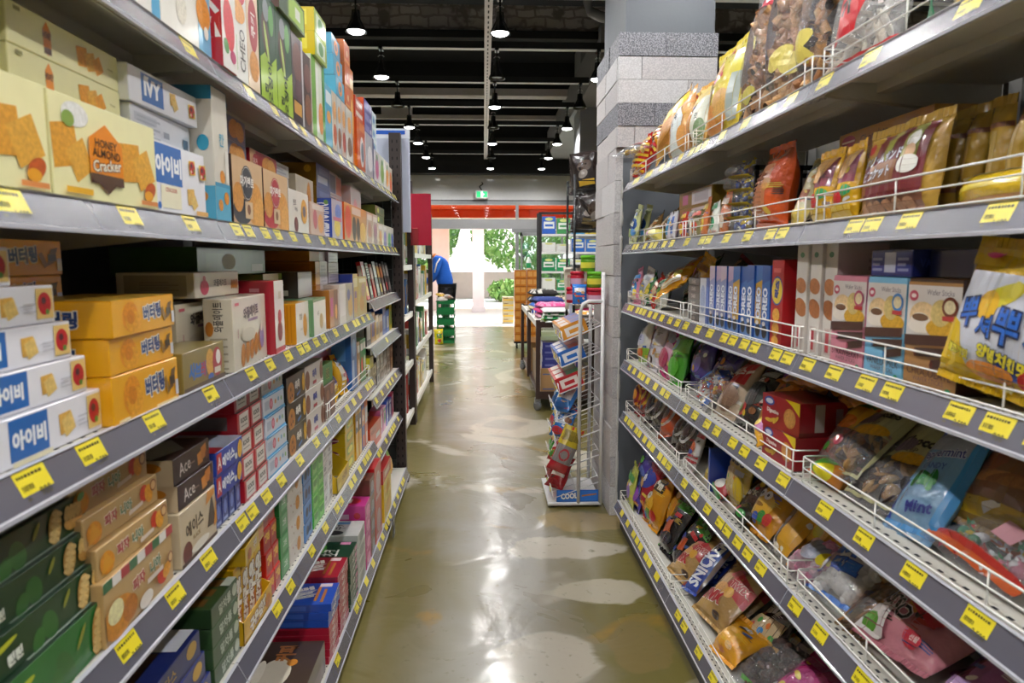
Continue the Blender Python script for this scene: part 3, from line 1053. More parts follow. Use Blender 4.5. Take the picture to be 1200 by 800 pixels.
shelf_bay(-1, 3.235, 4.23, [1.752, 1.44, 1.17, .95, .70, .42, .06], [XL] * 6 + [.479], .46, [LT[0], LT[1], [], [3.7], LT[4], LT[3], LT[5]], {}, 'narrow-shelved grey unit at the far end of the biscuit run, beside brown post', 1.95, (False, True))
gd = lambda a, b: [(a, b)]
shelf_bay(1, .60, 1.515, RZ, RX, .46, RT, {0: gd(.62, 1.49), 1: gd(.62, 1.49), 2: gd(.62, 1.49), 3: gd(.62, 1.49), 4: gd(.62, 1.49), 5: gd(.62, 1.49)}, 'grey shelving unit nearest the camera on the sweets side, with wire guards', 1.95)
shelf_bay(1, 1.515, 2.43, RZ, RX, .46, RT, {i: gd(1.535, 2.405) for i in range(6)}, 'grey shelving unit in the middle of the sweets side, with wire guards', 1.95, (False, True))
shelf_bay(1, 2.43, 3.45, RZ, RX, .46, RT, {i: gd(2.455, 3.42) for i in range(6)}, 'grey shelving unit at the pillar end of the sweets side, with wire guards', 1.95, (False, True))

# brown perforated end post and the pale board standing against it
o = thing('end_post', 'dark brown perforated steel post at the far end of the biscuit shelves', 'post', (-.535, 4.29, 0))
brown = M('2f2422', 'steel')
mb = MB(); mb.box(-.05, -.045, 0, .05, .045, .012, brown); mb.build('foot', o)
mb = MB(); mb.box(-.035, -.03, .0, .035, .03, 2.17, brown)
for i in range(42):
    for x in (-.014, .014): mb.box(x - .004, -.0306, .06 + i * .05, x + .004, -.0298, .078 + i * .05, M('0c0a0a', 'matte'))
mb.build('post', o)
o = thing('display_board', 'pale plastic board with a blue top edge behind the brown end post', 'board', (-.53, 4.36, .72))
mb = MB(); mb.box(-.16, -.012, .86, .075, .012, 1.43, M('c4cbe0', 'plastic')); mb.build('board', o)
mb = MB(); mb.box(-.17, -.014, 1.43, .077, .014, 1.49, M('dfe6f2', 'plastic')); mb.box(-.14, -.016, 1.455, .05, -.0135, 1.478, M('2f63c8', 'plastic')); mb.build('top_edge', o)

# tiled pillar
def granite(c1, c2):
    m = M(c1, 'paint').copy()
    t = m.node_tree
    for n in t.nodes:
        if n.type == 'MIX':
            n.inputs[6].default_value = lin(c1); n.inputs[7].default_value = lin(c2)
            src = n.inputs[0].links[0].from_node
            src.inputs['Scale'].default_value = 150
            r = t.nodes.new('ShaderNodeValToRGB'); r.color_ramp.elements[0].position = .42; r.color_ramp.elements[1].position = .6
            t.links.new(src.outputs['Fac'], r.inputs[0]); t.links.new(r.outputs[0], n.inputs[0])
    return m
st_l = [granite('b4b0b1', 'c9c5c5'), granite('a8a6a9', 'bfbcbd'), granite('b6b5b8', 'cacacc')]
st_d = granite('55575e', '9a9aa2')
o = link('column_1', None, None, (.73, 3.62, 0)); o['kind'] = 'structure'
mb = MB(); mb.box(0, 0, 0, .46, .62, CEIL, M('5d6269', 'paint')); mb.build('plaster_core', o)
r = random.Random(5)
mb = MB()
z = .0; i = 0
rows_ = [(.0 + .1654 * q, .1654) for q in range(12)] + [(1.985, .107), (2.092, .115), (2.207, .115), (2.322, .115), (2.437, .115)]
for z, h in rows_:                       # blocks on the aisle face
    cut = r.uniform(.2, .45)
    dark = i in (13, 16)
    for a, b in ((.0, cut), (cut, .62)):
        p = r.uniform(.0, .01)
        mb.box(-.035 - p, a + .002, z + .0015, -.0005, b - .002, z + h - .0015, st_d if dark else r.choice(st_l))
    i += 1
mb.build('stone_facing', o)
mb = MB()
for j, (z0, z1) in enumerate(((1.985, 2.09), (2.092, 2.205), (2.207, 2.32), (2.322, 2.435), (2.437, 2.55))):
    x = -.04
    for cut in ((.05, .47), (.15, .47), (.32, .47), (.08, .47), (.2, .47))[j]:
        mb.box(x + .0015, -.035 - (0.004 if j in (1, 4) else 0), z0, cut - .0015, -.0005, z1, st_d if j in (1, 4) else r.choice(st_l)); x = cut
mb.build('stone_band', o)
mb = MB()
for j in range(26):
    zz = r.uniform(.02, 1.9)
    mb.blob((-.004, -.004, zz), r.uniform(.004, .011), .007, r.uniform(.015, .09), M('bdbcba', 'matte'), None, 6, 4)
mb.build('mortar_edge', o)
# ------------------------------------------------------------------ biscuit side: packets
def LB(lv, y0, y1, h, d, xf, base, front, n, desc, where, z=0, rows=1, near=(), top=(), name='biscuit_box', cat='box', dx=0, dy=0, jit=.7, group=None, yaw=0, side=-1):
    w = (y1 - y0) / rows
    zz = (LS if side < 0 else RS)[lv] + z + .0012
    me = carton(w - .0012, d, h, base, front, near, top, None, name)
    if n == 1 and rows == 1:
        return [put(name, me, side, y0, xf, zz, (w - .0012, d, h), desc + (' ' + where if where else ''), cat, group, yaw=yaw or JR.uniform(-jit, jit))]
    return stack(name, me, side, y0, xf, zz, (w - .0012, d, h), n, desc, where, cat, group, dx, dy, jit, rows)

# ---- top shelf
def upright(y0, y1, h, d, xf, base, front, desc, near=(), **k): return LB(0, y0, y1, h, d, xf, base, front, 1, desc, '', near=near, jit=.5, **k)
upright(.94, 1.235, .26, .16, .545, 'e9e4dc', [R(0, 0, .1, 1, '58aed6'), R(.9, 0, 1, 1, '3fa3cf'), P([(.2, .05), (.7, .2), (.7, .25), (.2, .1)], 'c8323c'), T(.5, .6, .2, '참쌀', 'b3202c')], 'white biscuit box with red script and blue ends, on top shelf nearest camera')
upright(1.24, 1.455, .25, .16, .545, 'ece8de', [R(.72, 0, 1, 1, '6cb7dc'), T(.45, .55, .22, '쿠키스', '2c94b8'), E(.38, .25, .1, .12, 'd8d2c2', 0, 'pic'), *cookie(.84, .34, .13, 'd98d33'), *cookie(.86, .68, .11, 'd98d33'), E(.88, .2, .05, .05, 'f4efe4')], 'cream and sky blue cookie box on top shelf, before the red strawberry box')
upright(1.462, 1.545, .26, .058, .525, 'c01f2d', [R(0, 0, 1, 1, 'ece6e0'), E(.5, .35, .36, .2, 'cf3038', 8, 'pic'), E(.5, .72, .3, .12, 'd9a658', 0, 'pic'), E(.25, .17, .16, .06, '4f9440', 40), E(.7, .12, .2, .05, 'c0306a')], 'red strawberry cookie box, narrow, standing on end on the top shelf',
        near=[T(.6, .38, .22, '딸기', 'f6f2ee', 1, 90, None, .05), T(.66, .68, .14, '쿠키', 'f6f2ee', 1, 90), T(.22, .5, .11, 'SWEET', 'f0c23a', .6, 90), T(.4, .56, .1, 'STRAWBERRY COOKIE', 'f0c23a', .7, 90)])
upright(1.552, 1.66, .25, .1, .54, 'e8e6e0', [R(0, 0, .2, 1, '3a9a4c'), E(.55, .82, .4, .14, 'c63a4a', 0, 'pic'), E(.5, .62, .4, .1, 'd99a4c', 0, 'pic'), T(.68, .3, .13, 'CHEO', '4a4644', .36, 90, None, 0), R(.22, .1, .35, .4, '7dbb54')], 'white biscuit box with green base edge on top shelf, beside the strawberry box')
upright(1.664, 1.745, .25, .1, .54, 'e6cdb0', [E(.5, .62, .4, .24, 'b3343a'), T(.5, .62, .12, '쿠키', 'f4ede6', .5, 90), E(.5, .25, .4, .14, 'cf8f44', 0, 'pic')], 'beige biscuit box with tall red oval on the top shelf')
GBOX = [R(0, .36, 1, 1, '1f4a2e'), R(0, 0, 1, .38, 'a3c62c'), P([(0, .38), (.3, .46), (.6, .38), (1, .5), (1, .36), (0, .36)], 'a3c62c'), E(.35, .62, .2, .2, '4a2a20', 15, 'pic'), E(.4, .55, .07, .2, 'b8cf6a', 20), E(.4, .85, .18, .1, '8d9298'), E(.7, .8, .16, .14, '5da04a'), T(.55, .2, .14, '오징어', '20301c', .8, 90), T(.3, .13, .1, '집', '20301c', .8, 90)]
for i, (a, b) in enumerate(((1.752, 1.885), (1.889, 2.03))):
    upright(a, b, .265, .1, .54, '2a5a34', GBOX, 'dark green and lime biscuit box, %s of a pair on the top shelf' % ('nearer' if i == 0 else 'farther'), group='green and lime biscuit boxes')
PBOX = [R(0, 0, 1, .28, '3a2a33'), R(.1, .12, .8, .26, 'd39a3c'), E(.5, .7, .42, .22, '6b4038', 0, 'pic'), E(.55, .4, .3, .12, '54323a', 0, 'pic'), R(.84, 0, 1, 1, 'c9c5c8')]
upright(2.035, 2.155, .255, .1, .54, '5b4c50', PBOX, 'purple brown chocolate biscuit box behind the pair of green boxes')
upright(2.16, 2.255, .235, .1, .54, '4c3531', [E(.5, .3, .4, .2, '7a4a2c', 0, 'pic'), E(.5, .7, .4, .18, '6b3a30', 0, 'pic'), R(.85, 0, 1, 1, 'b9a79c')], 'dark brown chocolate biscuit box under the yellow pear boxes')
upright(2.26, 2.435, .255, .1, .54, 'dfe8d4', [R(0, 0, .3, 1, '78b43c'), R(.3, .1, .5, .9, 'f2f2ec'), E(.65, .3, .2, .2, 'd58f4c', 0, 'pic'), R(.8, 0, 1, 1, '4f9c42')], 'white and green biscuit box under the yellow pear boxes')
LB(0, 1.90, 2.15, .075, .14, .53, '5e7c22', [R(0, 0, .3, 1, '2b4c22'), R(.35, .1, .95, .9, '9fc43a'), R(.6, .3, .8, .7, 'e3e8d8')], 1, 'green box lying flat across the tops of the green and lime boxes', '', z=.267, near=[R(0, 0, 1, 1, '5a3b30'), R(.1, .15, .6, .4, 'd8d0c4')], top=[R(0, 0, 1, 1, '6b9030')])
LB(0, 2.28, 2.44, .072, .12, .53, '9db82c', [R(.15, .15, .85, .85, 'd8e6cc'), E(.5, .5, .2, .3, '4d9340')], 2, 'yellow and green pear drink box', 'above the brown biscuit boxes', z=.257, near=[R(0, 0, 1, 1, 'd8c21c'), R(.12, .25, .8, .9, 'e8dc4a'), E(.55, .6, .12, .25, '7c9a2c'), T(.5, .14, .14, 'PEAR', 'b5362a')])
BB = [R(0, 0, 1, .1, '2d86a8'), E(.5, .55, .22, .35, 'd9823a', 0, 'pic'), E(.5, .55, .1, .16, '3c8a9a')]
upright(2.44, 2.55, .215, .12, .54, '56aed0', [E(.5, .5, .3, .1, 'd99a4c', 0, 'pic'), R(.1, .7, .9, .9, 'e6eef2')], 'sky blue slim biscuit box below the stacked blue cartons')
for i, (a, b, c, acc) in enumerate(((2.553, 2.63, 'd8c7b2', 'b95c3c'), (2.633, 2.71, 'cfd0cf', '8c5a3a'), (2.713, 2.80, 'dcc4b4', 'a8483c'), (2.803, 2.935, 'd9d5cb', '7a5a44'))):
    upright(a, b, .215, .12, .54, c, [E(.5, .3, .35, .18, acc, 0, 'pic'), E(.5, .7, .3, .15, 'd69a56', 0, 'pic'), R(.85, 0, 1, 1, 'a9b4bc')], 'slim upright biscuit box, %s of four glossy ones under the blue and orange cartons' % NTH[i], group='slim glossy biscuit boxes')
LB(0, 2.65, 2.81, .075, .16, .545, '4fa6cc', BB, 3, 'sky blue carton', 'on slim boxes of the top shelf', z=.217, near=[R(.1, .12, .6, .3, 'e8eef0'), R(.1, .3, .5, .34, '2d5a70')], top=[R(0, 0, 1, 1, '62b4d6')], dx=.006)
OB = [E(.5, .5, .3, .34, 'b34a2c', 0, 'pic'), R(.1, .1, .9, .2, 'e9a050'), E(.5, .5, .12, .16, 'e8d0a0')]
LB(0, 2.825, 2.94, .085, .14, .545, 'cc6a2c', OB, 3, 'orange carton with round emblem', 'beside the sky blue cartons', z=.217, near=[R(.1, .2, .8, .5, 'e2a468')])
LB(0, 2.945, 3.03, .40, .15, .55, 'd2711f', [E(.5, .5, .3, .2, 'e9b060', 0, 'pic'), R(.1, .8, .9, .9, 'f2d9a8')], 1, 'tall narrow orange carton standing behind the round emblem cartons', '')
OR = [R(0, 0, .25, 1, 'e0641e'), E(.6, .4, .25, .3, 'd8d2d0', 0, 'pic'), E(.65, .4, .16, .2, '5a6878', 0, 'pic'), R(.3, .8, 1, .95, 'e88a4a')]
upright(3.035, 3.225, .22, .12, .54, 'd45a26', OR, 'bright orange biscuit box with grey picture on top shelf', near=[R(0, 0, 1, .3, 'e8842c'), T(.5, .6, .12, '참', 'f4e4c8', .8)])
LB(0, 3.035, 3.225, .045, .12, .545, 'c84a32', [R(.1, .3, .9, .7, 'e6d8d0')], 2, 'red orange flat carton', 'above the bright orange box', z=.221)
upright(3.26, 3.48, .2, .12, .54, 'b9b7c2', [E(.5, .45, .3, .3, 'd2cdd0', 0, 'pic'), R(.8, 0, 1, 1, '4c4a78')], 'grey lilac biscuit box under the violet cartons')
LB(0, 3.26, 3.48, .05, .14, .545, '5a5aa8', [R(.1, .2, .6, .8, '9a98d0'), R(.7, .3, .9, .7, 'd6d6e6')], 3, 'violet blue flat carton', 'above the grey lilac box', z=.201, near=[R(0, 0, 1, 1, 'c4542e')])
for i, (a, c, acc) in enumerate(((3.50, 'e0dadd', 'b04a7c'), (3.68, 'd6dacd', '7b9a3c'), (3.87, 'e2dccf', 'd08a2c'))):
    upright(a, a + .165, .16, .1, .54, c, [E(.5, .45, .3, .32, acc, 0, 'pic'), E(.5, .8, .15, .1, '4f8c44')], 'white fruit jelly box with %s fruit, at the far end of top shelf' % ('pink', 'green', 'orange')[i])
tubm = carton(.16, .16, .065, 'cfe4ea', [R(0, .7, 1, 1, 'eef6f8'), E(.5, .4, .2, .3, '8cc0d8'), R(.35, .2, .65, .5, '3f78c0')], (), (), None, 'plastic_tub')
for i in range(3):
    put('plastic_tub', tubm, -1, 3.55, .56, LS[0] + .163 + i * .067, (.16, .16, .065), 'pale blue lidded plastic tub, %s, on the fruit jelly boxes' % ORD[3 - i], 'tub', 'pale blue tubs')
upright(4.06, 4.20, .15, .1, .545, 'ded8c8', [E(.5, .45, .34, .38, 'd9622c', 0, 'pic'), E(.55, .6, .1, .1, 'e8c040')], 'white box with a glowing orange mango, last on the top shelf')

# ---- second shelf
HEX = lambda u, v, r, asp: P([(u + r * math.cos(math.radians(a)) * asp, v + r * math.sin(math.radians(a))) for a in (90, 150, 210, 270, 330, 30)], 'e8890f')
def honey_front(asp):
    return [*cracker(.1, .52, .3, 'd99a30', 10), *cracker(.22, .4, .24, 'e0a43c', 30), E(.2, .84, .11, .12, 'f2efe2', 0, 'pic'), E(.14, .78, .05, .08, '7fa045'),
            *cracker(.70, .50, .3, 'd99a30', 5), *cracker(.84, .45, .27, 'e0a43c', 25), E(.9, .22, .07, .09, 'c0561e', 30, 'pic'), E(.88, .16, .05, .06, 'e8a020'),
            HEX(.45, .47, .36, asp), P([(.45 - .32 * asp, .3), (.45 + .32 * asp, .3), (.45, .1)], '4a2a1c'), R(.45 - .31 * asp, .2, .45 + .31 * asp, .3, '4a2a1c'), T(.45, .62, .09, 'HONEY', '3a2412', .3), T(.45, .52, .09, 'ALMOND', '3a2412', .3), T(.45, .4, .12, 'Cracker', 'f6ecd6', .34, 6, '6b3a14'),
            R(.08, .06, .3, .12, 'e8b02a'), R(.78, .05, .97, .1, 'd98a4a')]
def honey_flat():
    return [P([(.31 + .16 * .23 * math.cos(math.radians(a)), .5 + .42 * math.sin(math.radians(a))) for a in (90, 150, 210, 270, 330, 30)], 'e8890f'), R(.28, .12, .34, .28, '4a2a1c'), T(.31, .58, .17, 'HONEY', '3a2412', .07), *cracker(.62, .5, .36, 'd99430', 8), *cracker(.70, .46, .34, 'e2a540', 15), *cracker(.77, .44, .3, 'd99430', 30), T(.9, .5, .1, 'Honey', 'a79f5a', .1), R(.05, .8, .1, .9, '8c8a5a')]
CR = 'ece7b2'
for i, y in enumerate((.632, .907)):
    LB(1, y, y + .268, .133, .14, .545 - .004 * i, CR, honey_front(.5), 1, 'large cream honey almond cracker box, %s' % ('nearest camera on the second shelf' if i == 0 else 'beside the white cracker boxes'), '', near=[HEX(.7, .7, .2, .9), R(.2, .1, .6, .5, 'd8d2a0')], name='cracker_box', group='large honey cracker boxes', yaw=-1.2)
    LB(1, y - .005, y + .257, .053, .14, .585, CR, honey_flat(), 2, 'slim cream honey cracker box', 'of the %s cream pile' % ('nearer' if i == 0 else 'farther'), z=.134, name='cracker_box', group='slim honey cracker boxes', near=[E(.6, .5, .2, .3, 'e8890f')])
IV = 'e6e7ee'
def ivy_front(txt): return [R(.03, .42, .52, .97, '2467b4'), T(.28, .68, .3, txt, 'f4f6fa', .46, 0, None, .05), R(.12, .08, .48, .4, 'ece6c8'), T(.3, .34, .06, 'CRACKER', 'b54a3a', .3), *cracker(.68, .3, .17, 'd9b060', 5), *cracker(.74, .22, .13, 'e4bd70', 30), *fruit(.72, .75, .12), *fruit(.93, .72, .13), E(.06, .1, .03, .05, '2467b4'), R(.75, .03, 1, .1, 'd9a85a')]
LB(1, 1.18, 1.386, .12, .15, .545, IV, ivy_front('아이비'), 1, 'white cracker box with blue square, upright at the base of white pile', '', name='cracker_box', near=[R(.2, .2, .8, .8, 'd2d6e2')], yaw=-1)
LB(1, 1.175, 1.40, .055, .16, .575, 'dfe2ec', [R(.05, .55, .4, .8, 'c6cad6'), *bars(.08, .15, .45, .8, 'b4bac8', 5), R(.86, .15, .95, .5, '5c6478'), R(.5, .3, .6, .5, '9aa0b0')], 1, 'plain white back of a cracker box, middle of the white pile', '', z=.121, name='cracker_box')
LB(1, 1.165, 1.41, .058, .16, .565, 'e9eaf2', [R(.16, .12, .46, .92, '2467b4'), T(.31, .55, .5, 'IVY', 'f4f6fa', .26, 0, None, .05), R(.2, .8, .26, .86, 'f4f6fa'), *cracker(.60, .55, .26, 'd9b060', 5), *cracker(.63, .4, .22, 'e4bd70', 28), *fruit(.9, .45, .24)], 1, 'long white cracker box with blue square on top of the white pile', '', z=.177, name='cracker_box', yaw=-2)
LB(1, 1.415, 1.495, .262, .1, .535, 'ddd7ca', [R(0, 0, 1, .26, '58aed0'), R(0, .26, 1, .29, '3f95bb'), *cookie(.5, .34, .05, 'd98d33'), *cookie(.3, .12, .045, 'd98d33'), *cookie(.7, .18, .05, 'd98d33'), R(.7, .3, .9, .55, 'ece8de'), T(.5, .62, .1, '칸', '3a9cc0', .5)], 1, 'tall cream and sky blue biscuit box standing between white pile and cookie boxes', '',
   near=[R(0, 0, 1, .26, '58aed0'), R(0, .9, 1, 1, '3f95bb'), C(.3, .84, .05, 'd0b040'), C(.3, .84, .03, '2f7f9c'), *cookie(.75, .18, .04, 'd98d33'), E(.8, .58, .12, .06, '2f9bbd')], top=[R(0, 0, 1, 1, '3f9fc4')])
def marg(c): return [R(0, 0, 1, 1, 'd9b489'), E(.28, .2, .3, .2, c, 0, 'pic'), E(.72, .34, .26, .34, 'cf9142', 20, 'pic'), E(.85, .2, .2, .26, 'd9a050', 40, 'pic'), E(.16, .4, .16, .22, 'c88a3e', -10, 'pic'), C(.45, .64, .27, c), C(.45, .64, .25, 'e8dccb'), C(.45, .64, .24, c), T(.45, .66, .17, '마가렛트', 'f4efe8', .46, 0, None, .04), R(.35, .1, .6, .36, 'dcc09a'), C(.47, .24, .08, '8a5a3c')]
LB(1, 1.52, 1.728, .147, .1, .54, '4a3430', marg('3a3c44'), 1, 'beige cookie box with dark grey round badge on the second shelf', '', near=[R(0, 0, 1, 1, '3f2c2a')], name='cookie_box')
LB(1, 1.732, 1.945, .145, .1, .54, 'b5303c', marg('b5303c'), 1, 'beige cookie box with red round badge on the second shelf', '', name='cookie_box', near=[R(0, 0, 1, 1, '3f2c2a')])
mgf = lambda c: [R(0, 0, .2, 1, 'cfa878'), C(.18, .5, .34, c), T(.18, .5, .3, '마가', 'f2ece4', .2), R(.3, .05, .98, .95, c), E(.58, .5, .17, .4, 'cf9142', 10, 'pic'), E(.78, .45, .15, .42, 'd9a050', -10, 'pic')]
LB(1, 1.60, 1.80, .056, .15, .60, '9aa0b4', mgf('7c86a6'), 2, 'blue grey flat cookie box', 'behind the dark badge box', z=.15, name='cookie_box')
LB(1, 1.81, 2.04, .058, .15, .595, 'b5303c', mgf('b23440'), 1, 'red flat cookie box lying above the red badge cookie box', '', z=.148, name='cookie_box')
LB(1, 1.96, 2.19, .122, .1, .545, 'e4ded4', [T(.3, .72, .14, '빈츠', '3a3230', .3, 0), T(.36, .56, .09, '카카오', '3a3230', .3), C(.34, .2, .18, '6b2f34', 'pic'), C(.75, .55, .3, 'd39a3c', 'pic'), C(.75, .55, .14, '6b6470', 'pic')], 1, 'white biscuit box with one brown chocolate disc and gold flower', '', near=[R(0, 0, 1, 1, '4a3038')])
LB(1, 2.02, 2.18, .036, .14, .60, 'c9c8cc', [*bars(.1, .2, .8, .9, 'a5a8b4', 3)], 4, 'light grey flat carton', 'behind the white chocolate disc box', z=.06)
LB(1, 2.20, 2.42, .19, .1, .585, 'd9cfbd', [E(.72, .55, .14, .4, 'c98d3c', 0, 'pic'), T(.3, .6, .12, '쿠키', '4a3a2c', .3, 90)], 1, 'tall cream carton with a strip of golden biscuit behind the low packs', '', near=[R(0, 0, 1, 1, 'bfb39c')])
LB(1, 2.21, 2.40, .105, .08, .545, 'd6b7a4', [E(.3, .5, .15, .3, 'b5606a', 0, 'pic'), E(.7, .4, .2, .3, 'd39a5a', 0, 'pic'), R(.1, .8, .9, .95, 'e6dcd4')], 1, 'low pink and tan snack box before the blue potato box', '')
GOLD = [C(.25, .25, .18, 'd8a01c', 'pic'), C(.7, .3, .18, 'dba826', 'pic'), C(.45, .65, .18, 'd09018', 'pic'), C(.85, .75, .16, 'dba826', 'pic'), C(.12, .8, .16, 'd8a01c', 'pic')]
LB(1, 2.45, 2.66, .08, .2, .58, '8f6a14', [R(0, 0, 1, 1, '5a6a9c'), R(.1, .2, .8, .5, 'c9cedd'), R(.2, .6, .9, .85, '7a88b4')], 2, 'blue fronted box with golden chips printed on its end', 'behind blue potato box', z=.098, near=GOLD)
LB(1, 2.45, 2.62, .137, .075, .53, '2348a8', [R(0, 0, 1, 1, 'b9b4c4'), E(.5, .3, .3, .25, 'e3c65a', 0, 'pic'), E(.6, .7, .3, .2, '6b7fc0', 0, 'pic'), R(.1, .45, .9, .55, 'd86a8a')], 1, 'royal blue baked potato snack box with white sideways lettering', '', near=[T(.5, .46, .42, 'BAKED POTATO', 'e6ebf6', .86, 90, None, .05), E(.75, .9, .1, .06, '6f9a4a', 40)], top=[R(0, 0, 1, 1, '2348a8')])
LB(1, 2.68, 2.93, .085, .16, .59, 'b9c0cc', [R(.1, .1, .5, .9, '5c6a94'), R(.55, .1, .95, .9, 'd2806a')], 2, 'grey and salmon carton', 'behind the orange snack box', z=.09)
LB(1, 2.66, 3.16, .143, .08, .53, 'df5a1c', [R(0, 0, 1, 1, 'd99a4c'), E(.15, .5, .13, .45, 'd24a2c', 0, 'pic'), E(.4, .35, .09, .35, '4a4038', 0, 'pic'), E(.58, .35, .08, .35, '4a4038', 0, 'pic'), E(.8, .3, .14, .3, 'e0b45a', 0, 'pic'), R(.3, .75, .7, .95, 'e4d4c4')], 1, 'wide orange snack box with two dark bottle pictures on second shelf', '', near=[R(0, 0, 1, 1, 'df5a1c')])
LB(1, 2.96, 3.21, .235, .12, .56, 'cfcdd0', [E(.4, .6, .2, .2, 'c98a9a', 0, 'pic'), R(.6, .1, .9, .5, 'a9a6b0'), R(.1, .05, .5, .3, 'e0b08c')], 1, 'tall pale grey carton behind the wide orange snack box', '')
for i, (a, c, acc) in enumerate(((3.26, 'cdb49a', 'b0806a'), (3.43, 'c9b7a8', '9a6a7c'), (3.60, 'd9c7b0', 'c08a4a'), (3.77, 'd4cdbc', '7a6ab0'), (3.94, 'd9d4c4', '4f9a5c'), (4.08, 'e0dcd0', '2f58b4'))):
    LB(1, a, a + (.16 if i < 5 else .13), .15 if i < 2 else .115, .09, .545, c, [E(.5, .4, .3, .3, acc, 0, 'pic'), R(.1, .75, .9, .92, 'ece6da'), E(.5, .12, .4, .1, acc)], 1, 'small snack box with %s print, far end of the second shelf' % ('dusty pink', 'mauve', 'tan', 'violet', 'green', 'blue oval')[i], '', group='small far snack boxes')
LB(1, 3.62, 3.94, .045, .12, .56, '6f7a34', [E(.3, .5, .1, .3, 'c8d04a', 0, 'pic'), E(.7, .5, .1, .3, '3f6a2c')], 2, 'olive green flat carton', 'above the tan and violet boxes', z=.118)
# ---- third shelf
def ivy_long(): return [R(.30, .1, .56, .95, '2467b4'), T(.43, .5, .42, '아이비', 'f4f6fa', .24, 0, None, .05), *cracker(.69, .5, .33, 'd9a94e', 3), *cracker(.71, .44, .3, 'e4bd70', 20), R(.87, .12, .985, .92, 'e3c277'), E(.925, .52, .045, .3, 'b4202a', 0, 'pic'), C(.92, .6, .1, '53232f'), C(.94, .3, .08, '5d8a35'), *bars(.78, .3, .86, .6, 'c9c9d2', 3)]
hs = (.058, .05, .049, .048, .046)
z = 0
for i, hh in enumerate(hs):
    w = .285
    LB(2, .985 - w - .022 * i - (.05 if i == 4 else 0), .985 - .022 * i - (.05 if i == 4 else 0), hh, .13, .546 + .006 * i, 'e6e6ee', ivy_long() + ([R(.3, 0, .57, .1, 'e9e2c0')] if i == 0 else []), 1, 'white cracker box with blue square, %s of the pile nearest camera' % ('bottom' if i == 0 else ORD[5 - i]), '', z=z, name='cracker_box', group='white cracker boxes of third shelf', yaw=1.5 - i * .8)
    z += hh + .0008
YB = 'e8a713'
def butter(): return [E(.26, .5, .12, .42, 'd98a1c', 0, 'pic'), E(.3, .36, .12, .3, 'e39a26', 0, 'pic'), E(.26, .5, .06, .2, 'c97a18', 0, 'pic'), T(.60, .56, .46, '버터링', '1f3f78', .3, 4, 'f4f0e2', .05), P([(.82, .25), (.9, .35), (.95, .8), (.88, .75)], '6b4a12'), R(.84, .4, .93, .6, '3a2c16'), P([(.74, .6), (.80, .2), (.84, .28), (.78, .66)], '8a6414'), R(.935, .12, .985, .48, 'cfd2d8')]
ynear = [T(.55, .5, .46, '터링', '1f3f78', .7, 0, 'f4f0e2', .05)]
LB(2, .985, 1.205, .072, .15, .535, YB, butter() + [R(.05, .03, .2, .09, 'f2e2b0'), R(.6, .03, .95, .08, 'f2e2b0')], 1, 'yellow butter cookie box at the base of the front yellow pile', '', near=ynear, name='cookie_box', group='yellow butter cookie boxes', yaw=1)
LB(2, .985, 1.203, .054, .15, .538, YB, butter(), 1, 'yellow butter cookie box in the middle of the front yellow pile', '', z=.073, near=ynear, name='cookie_box', group='yellow butter cookie boxes', yaw=2)
LB(2, .982, 1.203, .054, .15, .532, YB, butter(), 1, 'yellow butter cookie box on top of the front yellow pile', '', z=.128, near=ynear, name='cookie_box', group='yellow butter cookie boxes', yaw=3, top=[R(0, 0, 1, 1, 'eec04c')])
for i in range(5):
    LB(2, .90 - .012 * (4 - i), 1.135 + .006 * (i - 3), .0535, .14, .68, YB, butter(), 1, 'yellow butter cookie box, %s in the pile behind the white crackers' % ('bottom' if i == 0 else ORD[5 - i]), '', z=i * .0541, near=ynear, name='cookie_box', group='yellow butter cookie boxes')
OL = '8a7a42'
def sabre(): return [T(.33, .45, .44, '사브레', '2f6fb8', .42, -3, None, .06), T(.45, .44, .4, '레', 'c0303c', .1, -3), E(.62, .55, .1, .36, 'd0a052', 0, 'pic'), E(.8, .5, .12, .4, 'a8243a'), E(.83, .62, .06, .2, 'e8e4e0'), R(.72, .2, .88, .36, 'd8d2c4'), E(.62, .16, .07, .1, '2f5fae'), R(0, 0, 1, .12, '4a3a2a')]
LB(2, 1.225, 1.435, .074, .13, .54, OL, sabre(), 1, 'olive biscuit box with blue and red lettering on third shelf front', '', name='biscuit_box', yaw=1.5)
LB(2, 1.24, 1.45, .048, .1, .675, OL, sabre(), 3, 'olive biscuit box', 'in the pile behind the front olive one', z=0)
LB(2, 1.10, 1.33, .05, .12, .80, '857336', [T(.55, .5, .4, '사브레', '2f6fb8', .4), E(.25, .5, .1, .35, 'a8243a'), R(.85, .1, .98, .9, 'c08a3c')], 4, 'olive carton', 'deep on the third shelf behind the yellow pile', z=0)
WF = 'd5cdbb'
def waffle(): return [T(.52, .78, .17, '와플메이트', '2f2a2c', .62, 3, None, .05), R(.42, .64, .72, .68, '8a6a8c'), *[E(.24 + .13 * i, .19 + .03 * i, .06, .17, 'b5722c', -14, 'pic') for i in range(5)], E(.82, .36, .07, .18, '8a6aa8'), E(.82, .5, .04, .06, 'd8c0b0'), R(.05, .9, .16, .94, 'c45a6a'), R(.1, .45, .12, .58, 'b98a8a'), E(.4, .46, .2, .1, 'c9bfae')]
LB(2, 1.462, 1.735, .158, .06, .54, WF, waffle(), 1, 'large cream waffle biscuit box with lilac figure on the third shelf', '', near=[T(.5, .76, .13, '와플메이트', '2f2a2c', .4, 90), *bars(.2, .05, .8, .5, 'a59c88', 9), E(.2, .6, .14, .1, 'b5722c')], yaw=3.5)
LB(2, 1.40, 1.64, .150, .06, .62, WF, waffle(), 1, 'second cream waffle box standing directly behind the large cream one', '', near=[T(.5, .6, .13, '와플메이트', '2f2a2c', .5, 90)])
